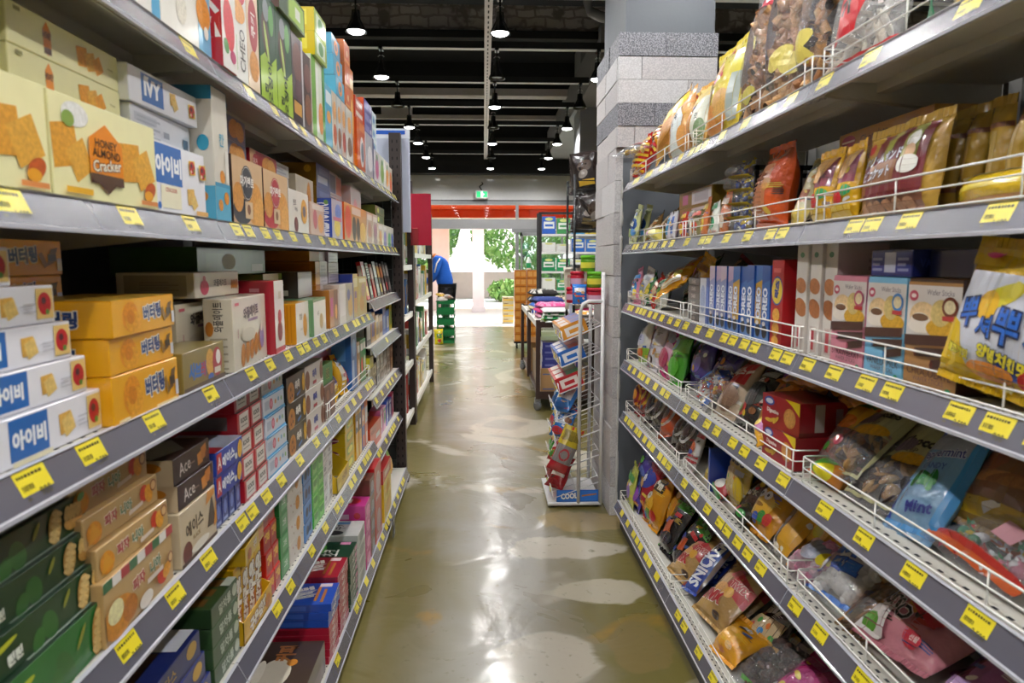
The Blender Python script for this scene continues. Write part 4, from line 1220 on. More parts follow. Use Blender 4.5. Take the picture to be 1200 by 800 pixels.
LB(2, 1.45, 1.70, .054, .16, .60, WF, [T(.55, .55, .3, '와플메이트', '2f2a2c', .3), E(.2, .4, .09, .3, 'c03a58', 0, 'pic'), E(.2, .75, .03, .12, 'c03a58'), *[E(.82 + .04 * i, .45, .025, .2, 'b5722c', -10, 'pic') for i in range(4)]], 1, 'cream waffle biscuit box lying flat over the standing waffle boxes', '', z=.160, near=[R(.1, .1, .9, .9, 'a39a85'), *bars(.3, .3, .8, .7, '8a826e', 4)])
LB(2, 1.755, 1.855, .188, .12, .535, 'b21f32', [R(0, .08, 1, 1, 'e4dcd6'), R(0, 0, 1, .08, 'c8324a'), E(.5, .3, .26, .14, '8a2f34', 0, 'pic'), E(.5, .5, .2, .1, 'b5303c', 0, 'pic'), R(.4, .75, .7, .85, 'c9bfa8')], 1, 'crimson sided white biscuit box standing tall beside the waffle box', '', near=[T(.65, .42, .14, '궁', 'd9a04a', .6), R(.5, .85, .7, .9, 'd98a94')], yaw=3)
LB(2, 1.96, 2.14, .117, .1, .54, 'dd9a1c', [R(0, 0, 1, 1, 'e3dfd6'), E(.68, .4, .16, .3, 'd08f1c', 0, 'pic'), T(.35, .65, .16, '찹쌀', '6b5a3a', .3), R(.3, .3, .45, .36, 'c9c2b4')], 1, 'yellow sided white rice biscuit box, beside the crimson box', '', near=[*[R(.05 + .1 * i, .05, .08 + .1 * i, .95, 'c98412') for i in range(9)]], yaw=3)
LB(2, 2.16, 2.375, .117, .1, .54, '6fa070', [R(0, 0, 1, 1, 'e0e2da'), R(0, .93, 1, 1, '3f8048'), E(.6, .35, .16, .22, 'b9a06a', 0, 'pic'), T(.35, .6, .14, '녹두', '5a6a4a', .3)], 1, 'green sided white rice biscuit box, beside the yellow sided one', '', near=[R(.1, .1, .9, .9, '7fb080')], yaw=3)
LB(2, 2.03, 2.22, .20, .13, .645, '5f7a3a', [R(0, 0, 1, 1, 'dfe0d8'), R(.8, 0, 1, 1, '7a9a3c'), T(.35, .6, .1, '쑥', '6b5a3a', .3), E(.75, .35, .15, .15, '7a9a3c', 0, 'pic')], 1, 'tall green and white carton behind the rice biscuit boxes', '', near=[R(.3, .1, .6, .35, '2f3a24')])
LB(2, 1.62, 2.1, .068, .2, .66, '3f6a2c', [R(.1, .2, .5, .8, '4c7a34'), E(.4, .5, .1, .3, '8a8a3c', 0, 'pic'), R(.75, .1, .95, .4, '9aa090')], 1, 'long dark green carton lying on top at back of third shelf', '', z=.203)
LB(2, 1.68, 1.98, .195, .12, .70, '8a6a3c', [R(0, .8, 1, 1, 'd8c8a8'), R(.1, .2, .6, .6, 'a84a3a'), E(.7, .4, .2, .2, '7a3a34', 0, 'pic')], 1, 'brown carton deep behind the crimson sided biscuit box', '')
LB(2, 2.24, 2.42, .085, .16, .60, 'bdb6c2', [R(.05, .1, .95, .9, 'd0ccd6')], 1, 'dark ended lilac carton above the pink packs on third shelf', '', z=.118, near=[R(0, 0, 1, 1, '37312f'), T(.6, .6, .2, '초코', 'd0c8c0', .5), R(.3, .1, .8, .3, 'd0c8c0')])
LB(2, 2.24, 2.42, .115, .12, .61, '8a5a5c', [E(.3, .5, .2, .3, 'c0a0a0', 0, 'pic'), R(.6, .1, .95, .9, 'a8303c')], 1, 'dusky pink pack under the dark ended lilac carton', '')
LB(2, 2.44, 2.57, .135, .12, .545, 'b5722c', [R(.5, 0, 1, 1, '8a5a2c'), R(.1, .3, .4, .8, 'c04a7a'), E(.75, .4, .15, .2, 'd8a04a', 0, 'pic')], 1, 'thin brown and amber packet box at third shelf edge', '')
LB(2, 2.58, 2.70, .15, .1, .54, 'd9d0c6', [R(.1, .2, .9, .85, 'e6ded6')], 1, 'plain off-white upright box at third shelf edge', '', near=[R(.2, .1, .8, .9, 'c8beb0')])
LB(2, 2.71, 2.86, .15, .1, .54, 'b9b09c', [E(.5, .4, .3, .3, 'c8a050', 0, 'pic'), E(.3, .7, .2, .15, '5a5a8c', 0, 'pic'), R(.88, 0, 1, 1, '2f3f9c')], 1, 'grey box with golden swirl before the blue edged boxes', '')
LB(2, 2.47, 2.66, .042, .2, .60, 'c07f24', [R(.35, 0, 1, 1, 'd2cad0'), *bars(.45, .2, .9, .8, 'b4acb8', 2)], 3, 'amber and white small carton', 'behind the off-white upright box', z=.11, near=[R(.1, .2, .9, .8, 'a86a1c')])
LB(2, 2.44, 2.67, .036, .22, .61, 'b9781f', [R(.6, 0, 1, 1, 'cfc8d2')], 1, 'long amber carton', 'bridging the small amber cartons', z=.238)
LB(2, 2.68, 2.86, .04, .2, .60, 'c2b6c4', [*bars(.1, .2, .9, .8, 'a89cac', 2)], 3, 'lilac small carton', 'behind the golden swirl box', z=.153)
LB(2, 2.87, 2.99, .185, .1, .545, 'c9b264', [E(.5, .3, .3, .2, 'b98a3c', 0, 'pic'), R(.1, .7, .9, .9, 'e0d8b0'), R(.3, .45, .7, .6, '8a6a9c')], 1, 'cream yellow tall box with blue edge on the third shelf', '', near=[R(0, 0, 1, 1, '2440a4')])
LB(2, 3.0, 3.2, .17, .1, .545, 'cdb76a', [E(.4, .3, .25, .2, 'b98a3c', 0, 'pic'), E(.6, .65, .25, .18, 'a88a7a', 0, 'pic'), R(.1, .85, .9, .95, 'ece4c4')], 1, 'cream yellow box last before the stepped far shelves', '')

# ---- fourth shelf
DG = '173d20'
def green_tea(): return [E(.5, .35, .05, .4, '2a6428', 30), E(.42, .2, .04, .3, '2f6a2c', -20), T(.12, .34, .3, '녹차', 'dfe6da', .2, 3, '1c3a1c', .06), T(.27, .34, .3, '틴틴', 'dfe6da', .18, 3, '1c3a1c', .06), E(.2, .72, .09, .07, 'b9c02c', 8), E(.62, .66, .012, .24, '8a8f2c', -40), E(.75, .48, .048, .46, 'b98f4a', -8, 'pic'), *[E(.735 + .008 * q, .16 + .16 * q, .040, .085, 'd6b878', -20, 'pic') for q in range(5)], E(.885, .40, .075, .26, 'b98a44', 4, 'pic'), *[E(.835 + .03 * q, .64, .020, .22, 'd4b26a', -15, 'pic') for q in range(4)], E(.95, .9, .03, .12, '4f8c34', 20)]
z = 0
for i, hh in enumerate((.073, .052, .048, .05)):
    w = .30
    LB(3, 1.0 - w - .012 * i, 1.0 - .012 * i, hh, .13, .542 + .008 * i, DG if i else '226b2e', green_tea(), 1, 'dark green tea biscuit box, %s of the pile nearest camera' % ('bottom' if i == 0 else ORD[4 - i]), '', z=z, group='dark green tea biscuit boxes', top=[R(0, 0, 1, 1, '0f2a18'), R(.3, .05, 1, .12, '9aa89a')], yaw=1.5)
    z += hh + .001
PZ = 'bb9a66'
def pizza(o=0): return [T(.33, .53, .40, '피자', 'a8232f', .21, 2, 'f2ead8', .04), T(.53, .53, .40, '니아', '2f6a44', .21, 2, 'f2ead8', .04), E(.12, .4, .09, .36, 'd0861f', -20, 'pic'), P([(.04, .1), (.2, .25), (.1, .8)], 'dd9a2c'), E(.78, .6, .06, .3, 'c23a24', -20, 'pic'), E(.85, .5, .06, .34, 'd9962c', 20, 'pic'), C(.92, .7, .22, '8a4a24'), C(.92, .7, .16, 'd9b078'), P([(.55, .18), (.75, .26), (.75, .4), (.55, .32)], 'e2d2c6')]
bigp = [T(.46, .555, .22, '피자', 'a8232f', .25, 3, 'f2ead8', .04), T(.71, .57, .22, '니아', '2f6a44', .25, 3, 'f2ead8', .04), *[R(i / 9, .84, (i + 1) / 9, 1, ('2f6a44', 'e8e4de', 'a8303a')[i % 3]) for i in range(9)], E(.16, .32, .2, .3, 'c9862c', 0, 'pic'), E(.12, .45, .1, .18, 'ecd8a4', 0, 'pic'), E(.3, .3, .1, .2, 'b5702c', 0, 'pic'), E(.78, .26, .08, .12, 'c23a24', -20, 'pic'), E(.86, .3, .07, .12, 'd9962c', 20, 'pic'), C(.93, .46, .1, '8a4a24'), C(.93, .46, .075, 'd9b078'), R(.55, .38, .8, .46, 'e2d2c6'), E(.52, .17, .1, .13, 'e4dcd2')]
LB(3, .93, 1.16, .097, .13, .54, PZ, bigp, 1, 'tan pizza snack box with striped awning edge at the base of pile', '', name='snack_box', yaw=2)
LB(3, .94, 1.155, .046, .13, .545, PZ, pizza(), 3, 'tan pizza snack box', 'above the awning striped one', z=.098, name='snack_box', dx=.012, dy=-.006)
LB(3, 1.185, 1.355, .102, .11, .542, 'c9b89a', [T(.38, .6, .28, '에이스', '3a2c24', .52, 4, None, .03), T(.42, .38, .08, 'BLACK', '8a6a3c', .3), E(.16, .2, .12, .2, '6b2f24', 0, 'pic'), P([(.72, .3), (.98, .25), (.88, .9)], '3a2a20'), P([(.7, .75), (.95, .85), (.98, .95), (.75, 1)], 'd08a24'), P([(.9, .2), (1, .25), (1, .8)], 'd08a24'), R(0, 0, 1, .07, '4a3426'), E(.5, .16, .25, .09, 'e6dfd0')], 1, 'cream chocolate cracker box under the two dark brown boxes', '', near=[T(.5, .5, .25, '에이스', '4a3a2c', .8, 90), E(.5, .1, .3, .1, 'd08a24')], name='cracker_box', yaw=1)
ace = [T(.3, .5, .5, 'Ace', 'ece4dc', .3, 6, None, .0), P([(.66, .15), (.8, .2), (.78, .7), (.64, .62)], 'd0862c'), P([(.76, .3), (.92, .35), (.9, .9), (.75, .8)], 'c0742a'), E(.92, .4, .05, .2, '6b3a24', 0, 'pic'), R(.4, .42, .56, .48, '8a7468')]
LB(3, 1.195, 1.355, .048, .13, .545, '38241f', ace, 2, 'dark brown cracker box with white script', 'over the cream one', z=.103, name='cracker_box', near=[R(0, 0, 1, 1, 'c9b698'), P([(.3, .2), (.7, .1), (.6, .7)], '3a241c'), E(.65, .7, .2, .2, 'c9822c')], dx=.004, dy=-.004, top=[P([(0, .3), (.5, .1), (.9, .5), (.4, .8)], 'b9b9b4')])
aces = [T(.45, .5, .5, '에이스', 'e6ecf6', .5, 6, None, .06), R(.03, .1, .2, .9, 'b52a34'), T(.12, .5, .5, 'A', 'f2ece6', .12), E(.88, .5, .09, .4, 'd9a83c', -10, 'pic'), C(.72, .3, .14, 'd6d8dc')]
LB(3, 1.365, 1.515, .05, .14, .545, '2340a0', aces, 2, 'royal blue cracker box with gold biscuit', 'on the navy packets', z=.062, name='cracker_box', top=[R(0, 0, 1, 1, 'b9c0d4'), R(0, 0, .3, 1, 'b52a34')], dx=-.003)
for i in range(4):
    LB(3, 1.366 + .037 * i, 1.402 + .037 * i, .06, .09, .55, '1c2f78', [E(.5, .55, .25, .25, '6a7cc0'), R(.2, .1, .8, .2, '8a9ad0'), R(.1, .8, .9, .86, '4a5ca8')], 1, 'small navy packet, %s of four under the royal blue boxes' % NTH[i], '', name='cracker_packet', group='small navy packets', jit=2)
redf = [R(.14, .12, .86, .9, 'ddd6d0'), T(.5, .58, .24, 'KOOS', '2c2624', .6, 0, None, .05), R(.25, .3, .75, .35, '8a8480')]
LB(3, 1.523, 1.693, .0515, .23, .545, 'b3202e', redf, 5, 'deep red choco stick box', 'on fourth shelf', z=0, rows=2, near=[R(.3, .25, .9, .85, '6f6465'), R(.05, .1, .2, .3, 'd8a0a4')], top=[R(0, 0, 1, 1, '38301a'), R(.3, .1, .6, .9, '6f6a5c')], dx=.003, jit=1.2)
lbf = [E(.36, .5, .08, .28, 'c04a6a'), E(.36, .5, .05, .16, 'd88aa0'), R(.06, .3, .26, .75, 'a9b4c8'), C(.56, .5, .12, 'd08a3c'), C(.7, .55, .12, '5a9ac0'), C(.84, .5, .12, '7ab06a'), R(0, 0, 1, .1, '35a0d8'), R(0, .93, 1, 1, '35a0d8')]
LB(3, 1.70, 1.87, .0515, .2, .545, 'ccd2de', lbf, 5, 'white and pale blue biscuit box', 'beside the red choco boxes', top=[R(0, 0, 1, 1, '3aa6da'), R(0, .1, 1, 1, '9ab4c6')], dx=.002, jit=1)
chip = [E(.22, .35, .17, .42, 'b57a30', 0, 'pic'), E(.22, .35, .12, .3, 'a86a24', 0, 'pic'), T(.56, .55, .36, '촉촉', 'e8e2d6', .34, 4, '2f3a60', .06), E(.9, .5, .08, .36, 'd0a01c', 0, 'pic'), C(.2, .5, .08, '4a2a18'), C(.26, .25, .07, '4a2a18'), C(.16, .2, .06, '4a2a18'), P([(.5, .1), (.7, .2), (.7, .3), (.5, .2)], '3a7ac0')]
LB(3, 1.88, 2.07, .075, .14, .545, '3a2c1e', chip, 3, 'dark brown chocolate chip cookie box', 'beside the pale blue boxes', name='cookie_box', near=[R(0, 0, 1, 1, '16120e')], jit=1)
wchip = [E(.12, .4, .12, .4, '7a4a30', 0, 'pic'), E(.9, .5, .1, .4, '7a4a30', 0, 'pic'), T(.5, .55, .36, '촉촉', '3a4a9c', .34, 4, None, .06), R(.4, .1, .6, .24, 'c04a5a')]
LB(3, 2.08, 2.30, .075, .14, .545, 'd6cfc8', wchip, 3, 'white chocolate chip cookie box', 'beside the dark brown ones', name='cookie_box', jit=1, near=[T(.5, .5, .3, '촉촉', '3a4a9c', .5)])
LB(3, 2.32, 2.48, .06, .13, .545, '6b4438', [E(.3, .4, .15, .3, '8a5a44', 0, 'pic'), E(.7, .6, .15, .3, '8a5a44', 0, 'pic')], 2, 'cocoa brown cookie box', 'before the wire guard')
LB(3, 2.32, 2.47, .07, .13, .55, '2f8a3c', [T(.5, .5, .5, '88', '1c4a24', .5, 0, 'b9c02c'), R(0, 0, 1, .1, '1f6a2c')], 1, 'bright green box on the cocoa brown cookie boxes', '', z=.122, near=[T(.5, .5, .5, '8', '1c4a24', .5, 0, 'b9c02c')])
redc = [T(.5, .6, .4, '칸쵸', 'e8d8c4', .4, 0, None, .05), E(.8, .5, .1, .35, 'd89a3c', 0, 'pic')]
LB(3, 2.50, 2.86, .085, .12, .64, 'b0202c', redc, 3, 'large red snack carton', 'behind the yellow and red bags', near=[E(.5, .5, .3, .3, 'd09a3c', 0, 'pic'), T(.5, .5, .3, '칸쵸', 'e8d8c4', .6)])
LB(3, 2.88, 3.0, .255, .12, .56, '2468b8', [E(.5, .7, .3, .15, '6aa4e0'), R(.1, .1, .5, .5, 'b9d0ec')], 1, 'tall blue snack carton beside the large red cartons', '', near=[R(.2, .5, .8, .9, '4a90dc')])
for i, (a, c, acc) in enumerate(((3.01, 'b5865c', 'd0b090'), (3.09, '4f8a4c', 'd6483a'), (3.16, '3f9a54', 'e8d8c0'))):
    LB(3, a, a + .07, .19, .1, .56, c, [E(.5, .4, .3, .2, acc, 0, 'pic'), R(.1, .75, .9, .92, 'e8e0d4')], 1, '%s upright snack box, behind the wire guard' % ('tan', 'green and red', 'green and cream')[i], '', group='upright snack boxes by wire guard')

# ---- fifth shelf
navy = [T(.45, .5, .5, '쿠크다스', 'b08a2c', .6, 2), E(.86, .6, .08, .3, 'c9a03c'), R(0, 0, 1, .08, '10184a')]
LB(4, 1.02, 1.295, .05, .2, .545, '1c2a6c', navy, 3, 'navy wafer box, gold script', 'at near end of fifth shelf', top=[R(.1, .2, .7, .9, '4a3018'), R(.72, .05, 1, .95, 'd6d8e2')], dx=.004, dy=-.012)
olive = [T(.5, .5, .55, '말차롤', 'c4d0c0', .5, 3, None, .02), C(.88, .55, .32, 'b9c4b0'), R(0, .9, 1, 1, '2f5a34')]
LB(4, 1.31, 1.452, .042, .2, .545, '33502e', olive, 4, 'olive green roll biscuit box', 'next to the yellow display tray', top=[*[R(.08 + .3 * i, .1 + .3 * j, .3 + .3 * i, .32 + .3 * j, '6b4a24') for i in range(3) for j in range(3)], R(.7, .0, 1, .1, 'c9d0c4')])
# yellow shelf tray with its snack packs
tr = thing('display_tray', 'yellow card display tray with low front holding upright yellow snack packs', 'tray', (-.60, 1.565, LS[4] + .001))
mb = MB()
ym = M('d9a81a')
mb.box(-.06, -.1, 0, .06, .1, .002, ym)
mb.box(.058, -.1, 0, .06, .1, .055, ym); mb.box(-.06, -.1, 0, -.058, .1, .12, ym)
for s_ in (-.1, .098):
    mb.add([(-.06, s_, .002), (.06, s_, .002), (.06, s_, .055), (-.06, s_, .11), (-.06, s_ + .002, .002), (.06, s_ + .002, .002), (.06, s_ + .002, .055), (-.06, s_ + .002, .11)], [(0, 1, 2, 3), (7, 6, 5, 4), (0, 4, 5, 1), (1, 5, 6, 2), (2, 6, 7, 3), (3, 7, 4, 0)], ym)
print_face(mb, (.06, -.1, 0), (0, 1, 0), (0, 0, 1), .2, .055, [T(.5, .5, .6, '구운감자', 'f2ece0', .6, 4, '7a3a14', .06), E(.85, .4, .1, .3, 'b5701c', 0, 'pic')])
mb.build('tray_body', tr)
gu = [E(.6, .4, .3, .3, 'b5651c', 12, 'pic'), E(.4, .25, .25, .16, 'c97a24', 0, 'pic'), T(.55, .6, .26, '구운', 'f4efe6', .8, 78, '6b3414', .08), T(.4, .3, .2, '감자', 'f4efe6', .6, 78, '6b3414', .06), R(.1, .86, .9, .95, 'e8c41c')]
for i in range(4):
    LB(4, 1.473 + .046 * i, 1.517 + .046 * i, .17, .09, .56, 'd9a812', gu, 1, 'upright yellow roast snack pack, %s in the yellow display tray' % NTH[i], '', z=.004, name='snack_pack', near=[R(.35, .1, .62, .9, 'b98c10'), R(.42, .2, .55, .8, '6b5410')], group='yellow roast snack packs', jit=2)
LB(4, 1.48, 1.66, .042, .15, .545, 'd9b01c', [T(.5, .5, .4, '구운', 'f2ece0', .5, 8, '7a3a14'), E(.2, .4, .1, .3, 'b5651c', 0, 'pic'), R(.7, .2, .95, .8, 'd9822c')], 2, 'yellow snack box lying flat', 'over the upright yellow packs', z=.176, name='snack_pack', top=[P([(.1, .2), (.6, .1), (.8, .7), (.3, .9)], 'b5301c')], jit=6, dx=.02)
redg = [R(0, .5, 1, .95, 'c22a1c'), T(.5, .62, .45, '게더', 'f0c02c', .7, 2, None, .08), R(.1, .1, .9, .35, 'a81c1c')]
LB(4, 1.672, 1.776, .06, .14, .55, 'c2241c', redg, 4, 'bright red snack box', 'by emerald green boxes', rows=2, top=[R(0, 0, 1, 1, 'c8261e')], dx=.003, jit=1.5)
grn = [R(.25, .15, .9, .9, '5aaa6c'), T(.55, .55, .3, '그린', 'e4efe4', .4), R(.1, .05, .9, .12, '1f7a3c')]
LB(4, 1.785, 1.86, .058, .14, .55, '23873f', grn, 4, 'emerald green small box', 'beside the bright red snack boxes', near=[R(.1, .1, .9, .9, '1c7a36')], jit=1)
wht = [E(.62, .5, .13, .34, 'c98a34', 0, 'pic'), C(.2, .7, .06, 'a8483a'), C(.3, .3, .06, '8a7a4a'), C(.85, .75, .06, 'a8703a'), C(.4, .6, .05, 'a8483a'), R(0, 0, 1, .05, 'd8d4cc')]
LB(4, 1.865, 2.02, .062, .14, .55, 'd4cec6', wht, 4, 'white box with one orange biscuit picture', 'on the fifth shelf', jit=1)
blu = [C(.35, .5, .26, '2a3a58', 'pic'), C(.7, .5, .24, '2a3a58', 'pic'), R(0, 0, 1, .08, '1f5aa0')]
LB(4, 2.025, 2.125, .058, .12, .55, '3a80c8', blu, 4, 'blue box with dark round cookies', 'between white and green boxes', jit=1, top=[R(0, 0, 1, 1, '5aa0e0')])
lime = [R(.2, .15, .8, .5, '7ad05a'), R(.1, .8, .9, .9, '8ae06a'), E(.5, .6, .3, .2, '3f9a2c')]
LB(4, 2.135, 2.285, .055, .12, .55, '4cb436', lime, 4, 'lime green cube box', 'on the fifth shelf', rows=2, jit=1.5)
wsm = [R(.1, .25, .9, .4, 'b9b9bd'), E(.5, .65, .2, .15, '9a9aa4'), R(.1, .85, .9, .92, 'c9c9cc')]
LB(4, 2.295, 2.445, .052, .1, .555, 'dcdcdc', wsm, 4, 'small white box', 'beside the lime cube boxes', rows=2, jit=4)
tr2 = thing('display_tray', 'deep yellow display box, half empty, with grey inside on the fifth shelf', 'tray', (-.605, 2.58, LS[4] + .001))
mb = MB(); y2 = M('d8b318'); g2 = M('8d8f8c')
mb.box(-.07, -.11, 0, .06, .11, .003, g2)
mb.box(.057, -.11, 0, .06, .11, .06, y2); mb.box(-.07, -.11, 0, -.067, .11, .14, g2)
for s_ in (-.11, .107):
    mb.add([(-.07, s_, .002), (.06, s_, .002), (.06, s_, .06), (-.07, s_, .14), (-.07, s_ + .003, .002), (.06, s_ + .003, .002), (.06, s_ + .003, .06), (-.07, s_ + .003, .14)], [(0, 1, 2, 3), (7, 6, 5, 4), (0, 4, 5, 1), (1, 5, 6, 2), (2, 6, 7, 3), (3, 7, 4, 0)], y2)
print_face(mb, (.06, -.11, 0), (0, 1, 0), (0, 0, 1), .22, .06, [T(.6, .55, .5, '카라멜', '8a5a1c', .5, 8), R(.05, .1, .3, .5, 'e8d04a')])
mb.build('tray_body', tr2)
yg = [R(.2, .2, .8, .8, '8ab43c'), E(.5, .5, .25, .25, 'd9d24a', 0, 'pic')]
LB(4, 2.71, 2.89, .055, .13, .56, 'd4b41c', yg, 4, 'yellow box with lime front', 'behind the deep yellow display box', near=[E(.5, .5, .3, .25, '8a2f5c'), R(.2, .45, .8, .55, 'e0c8d4')], jit=1)
for i in range(4):
    c = ('d9a01c', 'd9a01c', '2f4a9c', 'd9621c')[i]
    LB(4, 2.90 + .078 * i, 2.972 + .078 * i, .23 - .005 * i, .06, .555, c, [R(0, .5, 1, .85, ('1c1c1c', '1c1c1c', 'd9822c', 'b9c0d4')[i]), C(.5, .66, .07, 'ece6da'), R(.2, .05, .8, .3, ('e8c84a', 'e8c84a', 'd96a2c', 'e8d4c4')[i])], 1, 'slim tall stick box, %s of four: %s' % (NTH[i], ('yellow and black nearest', 'yellow and black next', 'navy and orange', 'orange')[i]), '', group='slim tall stick boxes', jit=1)

# ---- bottom shelf
def BL(*a, **k): return LB(5, *a, **k)
BL(1.72, 2.07, .10, .2, .51, '4a3a30', [R(.1, .1, .9, .5, '6b5044')], 1, 'brown coffee biscuit box with white cup on its lid, bottom shelf', '', top=[E(.5, .55, .22, .24, 'e0d6c4'), E(.5, .78, .2, .08, 'f0e8da'), E(.27, .55, .08, .13, 'e0d6c4'), E(.27, .55, .045, .08, '4a3a30'), E(.16, .4, .1, .3, 'a8786c'), T(.8, .5, .3, '커피', 'c07a3c', .24, 0, None, .05), E(.66, .35, .05, .08, 'c9822c', 0, 'pic')])
pep = lambda c: [T(.5, .55, .5, '빼빼로', 'f0eee8', .5, 0, None, .06), E(.8, .5, .12, .2, 'c98a3c', 0, 'pic')]
ptop = [T(.55, .5, .42, '빼빼로', 'f2eee8', .5, 20, None, .06), R(.1, .15, .7, .2, 'b5702c'), R(.15, .26, .8, .31, 'b5702c'), R(.8, .1, .95, .3, 'e0ccd0')]
stk = [R(0, .92, 1, 1, 'e4d4d4'), T(.5, .5, .6, '빼빼로', 'ece8e4', .5)]
BL(2.10, 2.24, .024, .19, .505, 'b3203a', stk, 5, 'crimson stick biscuit box', 'under the blue ones', near=[R(.1, .2, .5, .8, '8a1a2c')], jit=2)
BL(2.10, 2.25, .026, .2, .505, '1f4fb8', stk, 3, 'royal blue stick biscuit box', 'on the crimson ones', z=.125, near=[R(.2, .2, .6, .8, '3a6ad0')], top=ptop, jit=3, dx=-.004)
BL(2.26, 2.42, .024, .19, .505, 'a81c34', stk, 9, 'crimson stick box', 'behind the royal blue ones', near=[R(.05, .1, .48, .9, '8f182c'), R(.52, .1, .95, .9, '8f182c')], top=ptop, jit=1.5)
BL(2.43, 2.58, .026, .2, .50, '12402a', [T(.5, .5, .6, '초코', 'dfe6da', .4), R(.7, .2, .95, .8, 'c06a9a')], 8, 'dark green stick box', 'beside the crimson ones', top=[E(.5, .7, .4, .2, '4a9a3c', 0, 'pic'), T(.3, .4, .3, '초코', 'e4e8e0', .4), R(.8, .1, .95, .3, 'd88ab4')], jit=1.5)
BL(2.60, 2.76, .056, .18, .50, 'c4c8c4', [E(.5, .5, .3, .3, '8a8e8c', 0, 'pic'), R(.1, .1, .9, .2, 'a4a8a4')], 4, 'pale grey cookie box', 'beside the dark green stick boxes', top=[R(0, .6, 1, 1, 'dfe2de'), T(.6, .5, .3, '쿠키', '20242a', .4), E(.2, .6, .15, .25, '1c2024'), R(.75, .3, .9, .7, '4a90c8')])
BL(2.775, 2.90, .07, .17, .50, 'c8388c', [E(.5, .5, .3, .3, 'd88ab4', 0, 'pic'), R(.1, .1, .9, .2, 'e4a4cc')], 4, 'magenta biscuit box', 'beside the pale grey cookie boxes', top=[E(.5, .5, .34, .34, 'c0202c'), T(.5, .5, .24, '도도', 'f2ece6', .4, 0, None, .06), R(.1, .75, .6, .95, '3a5a9c')], near=[R(.1, .2, .6, .5, 'd8b4cc'), C(.8, .4, .2, 'b01c2c')])
BL(2.905, 3.02, .087, .17, .50, '6a4034', [E(.5, .5, .3, .3, '8a8a94', 0, 'pic'), R(.1, .1, .9, .25, '4a5a8c')], 4, 'chocolate brown biscuit box', 'next to the magenta ones', top=[R(0, .7, 1, 1, '2a5aa8'), E(.4, .4, .3, .25, 'a85a2c', 0, 'pic'), E(.75, .4, .15, .2, 'd0a060', 0, 'pic')])
BL(3.035, 3.22, .18, .15, .50, 'c01c24', [E(.5, .5, .3, .3, 'b9a0a0', 0, 'pic'), R(.1, .1, .9, .2, 'd8b0b0')], 2, 'big red biscuit carton', 'beside the chocolate brown boxes', top=[R(.1, .2, .7, .8, 'd0302c'), E(.7, .6, .2, .2, 'd9b03c', 0, 'pic'), T(.4, .4, .2, '쿠키', 'f2e8c8', .4)], name='biscuit_carton')
BL(3.30, 3.56, .10, .16, .50, 'd9b41c', [E(.5, .5, .3, .3, 'c0901c', 0, 'pic'), R(.1, .1, .9, .2, 'e8d04a')], 2, 'golden yellow biscuit carton', 'beyond the big red cartons', name='biscuit_carton')
BL(3.28, 3.56, .068, .2, .50, 'b01c20', [R(.2, .3, .8, .7, 'd0b0a0')], 1, 'red biscuit carton with white lid strip lying on the golden yellow cartons', '', z=.2025, top=[R(.2, .5, .9, .9, 'dcdcd0'), E(.4, .3, .2, .1, '3f8a3c')], name='biscuit_carton')
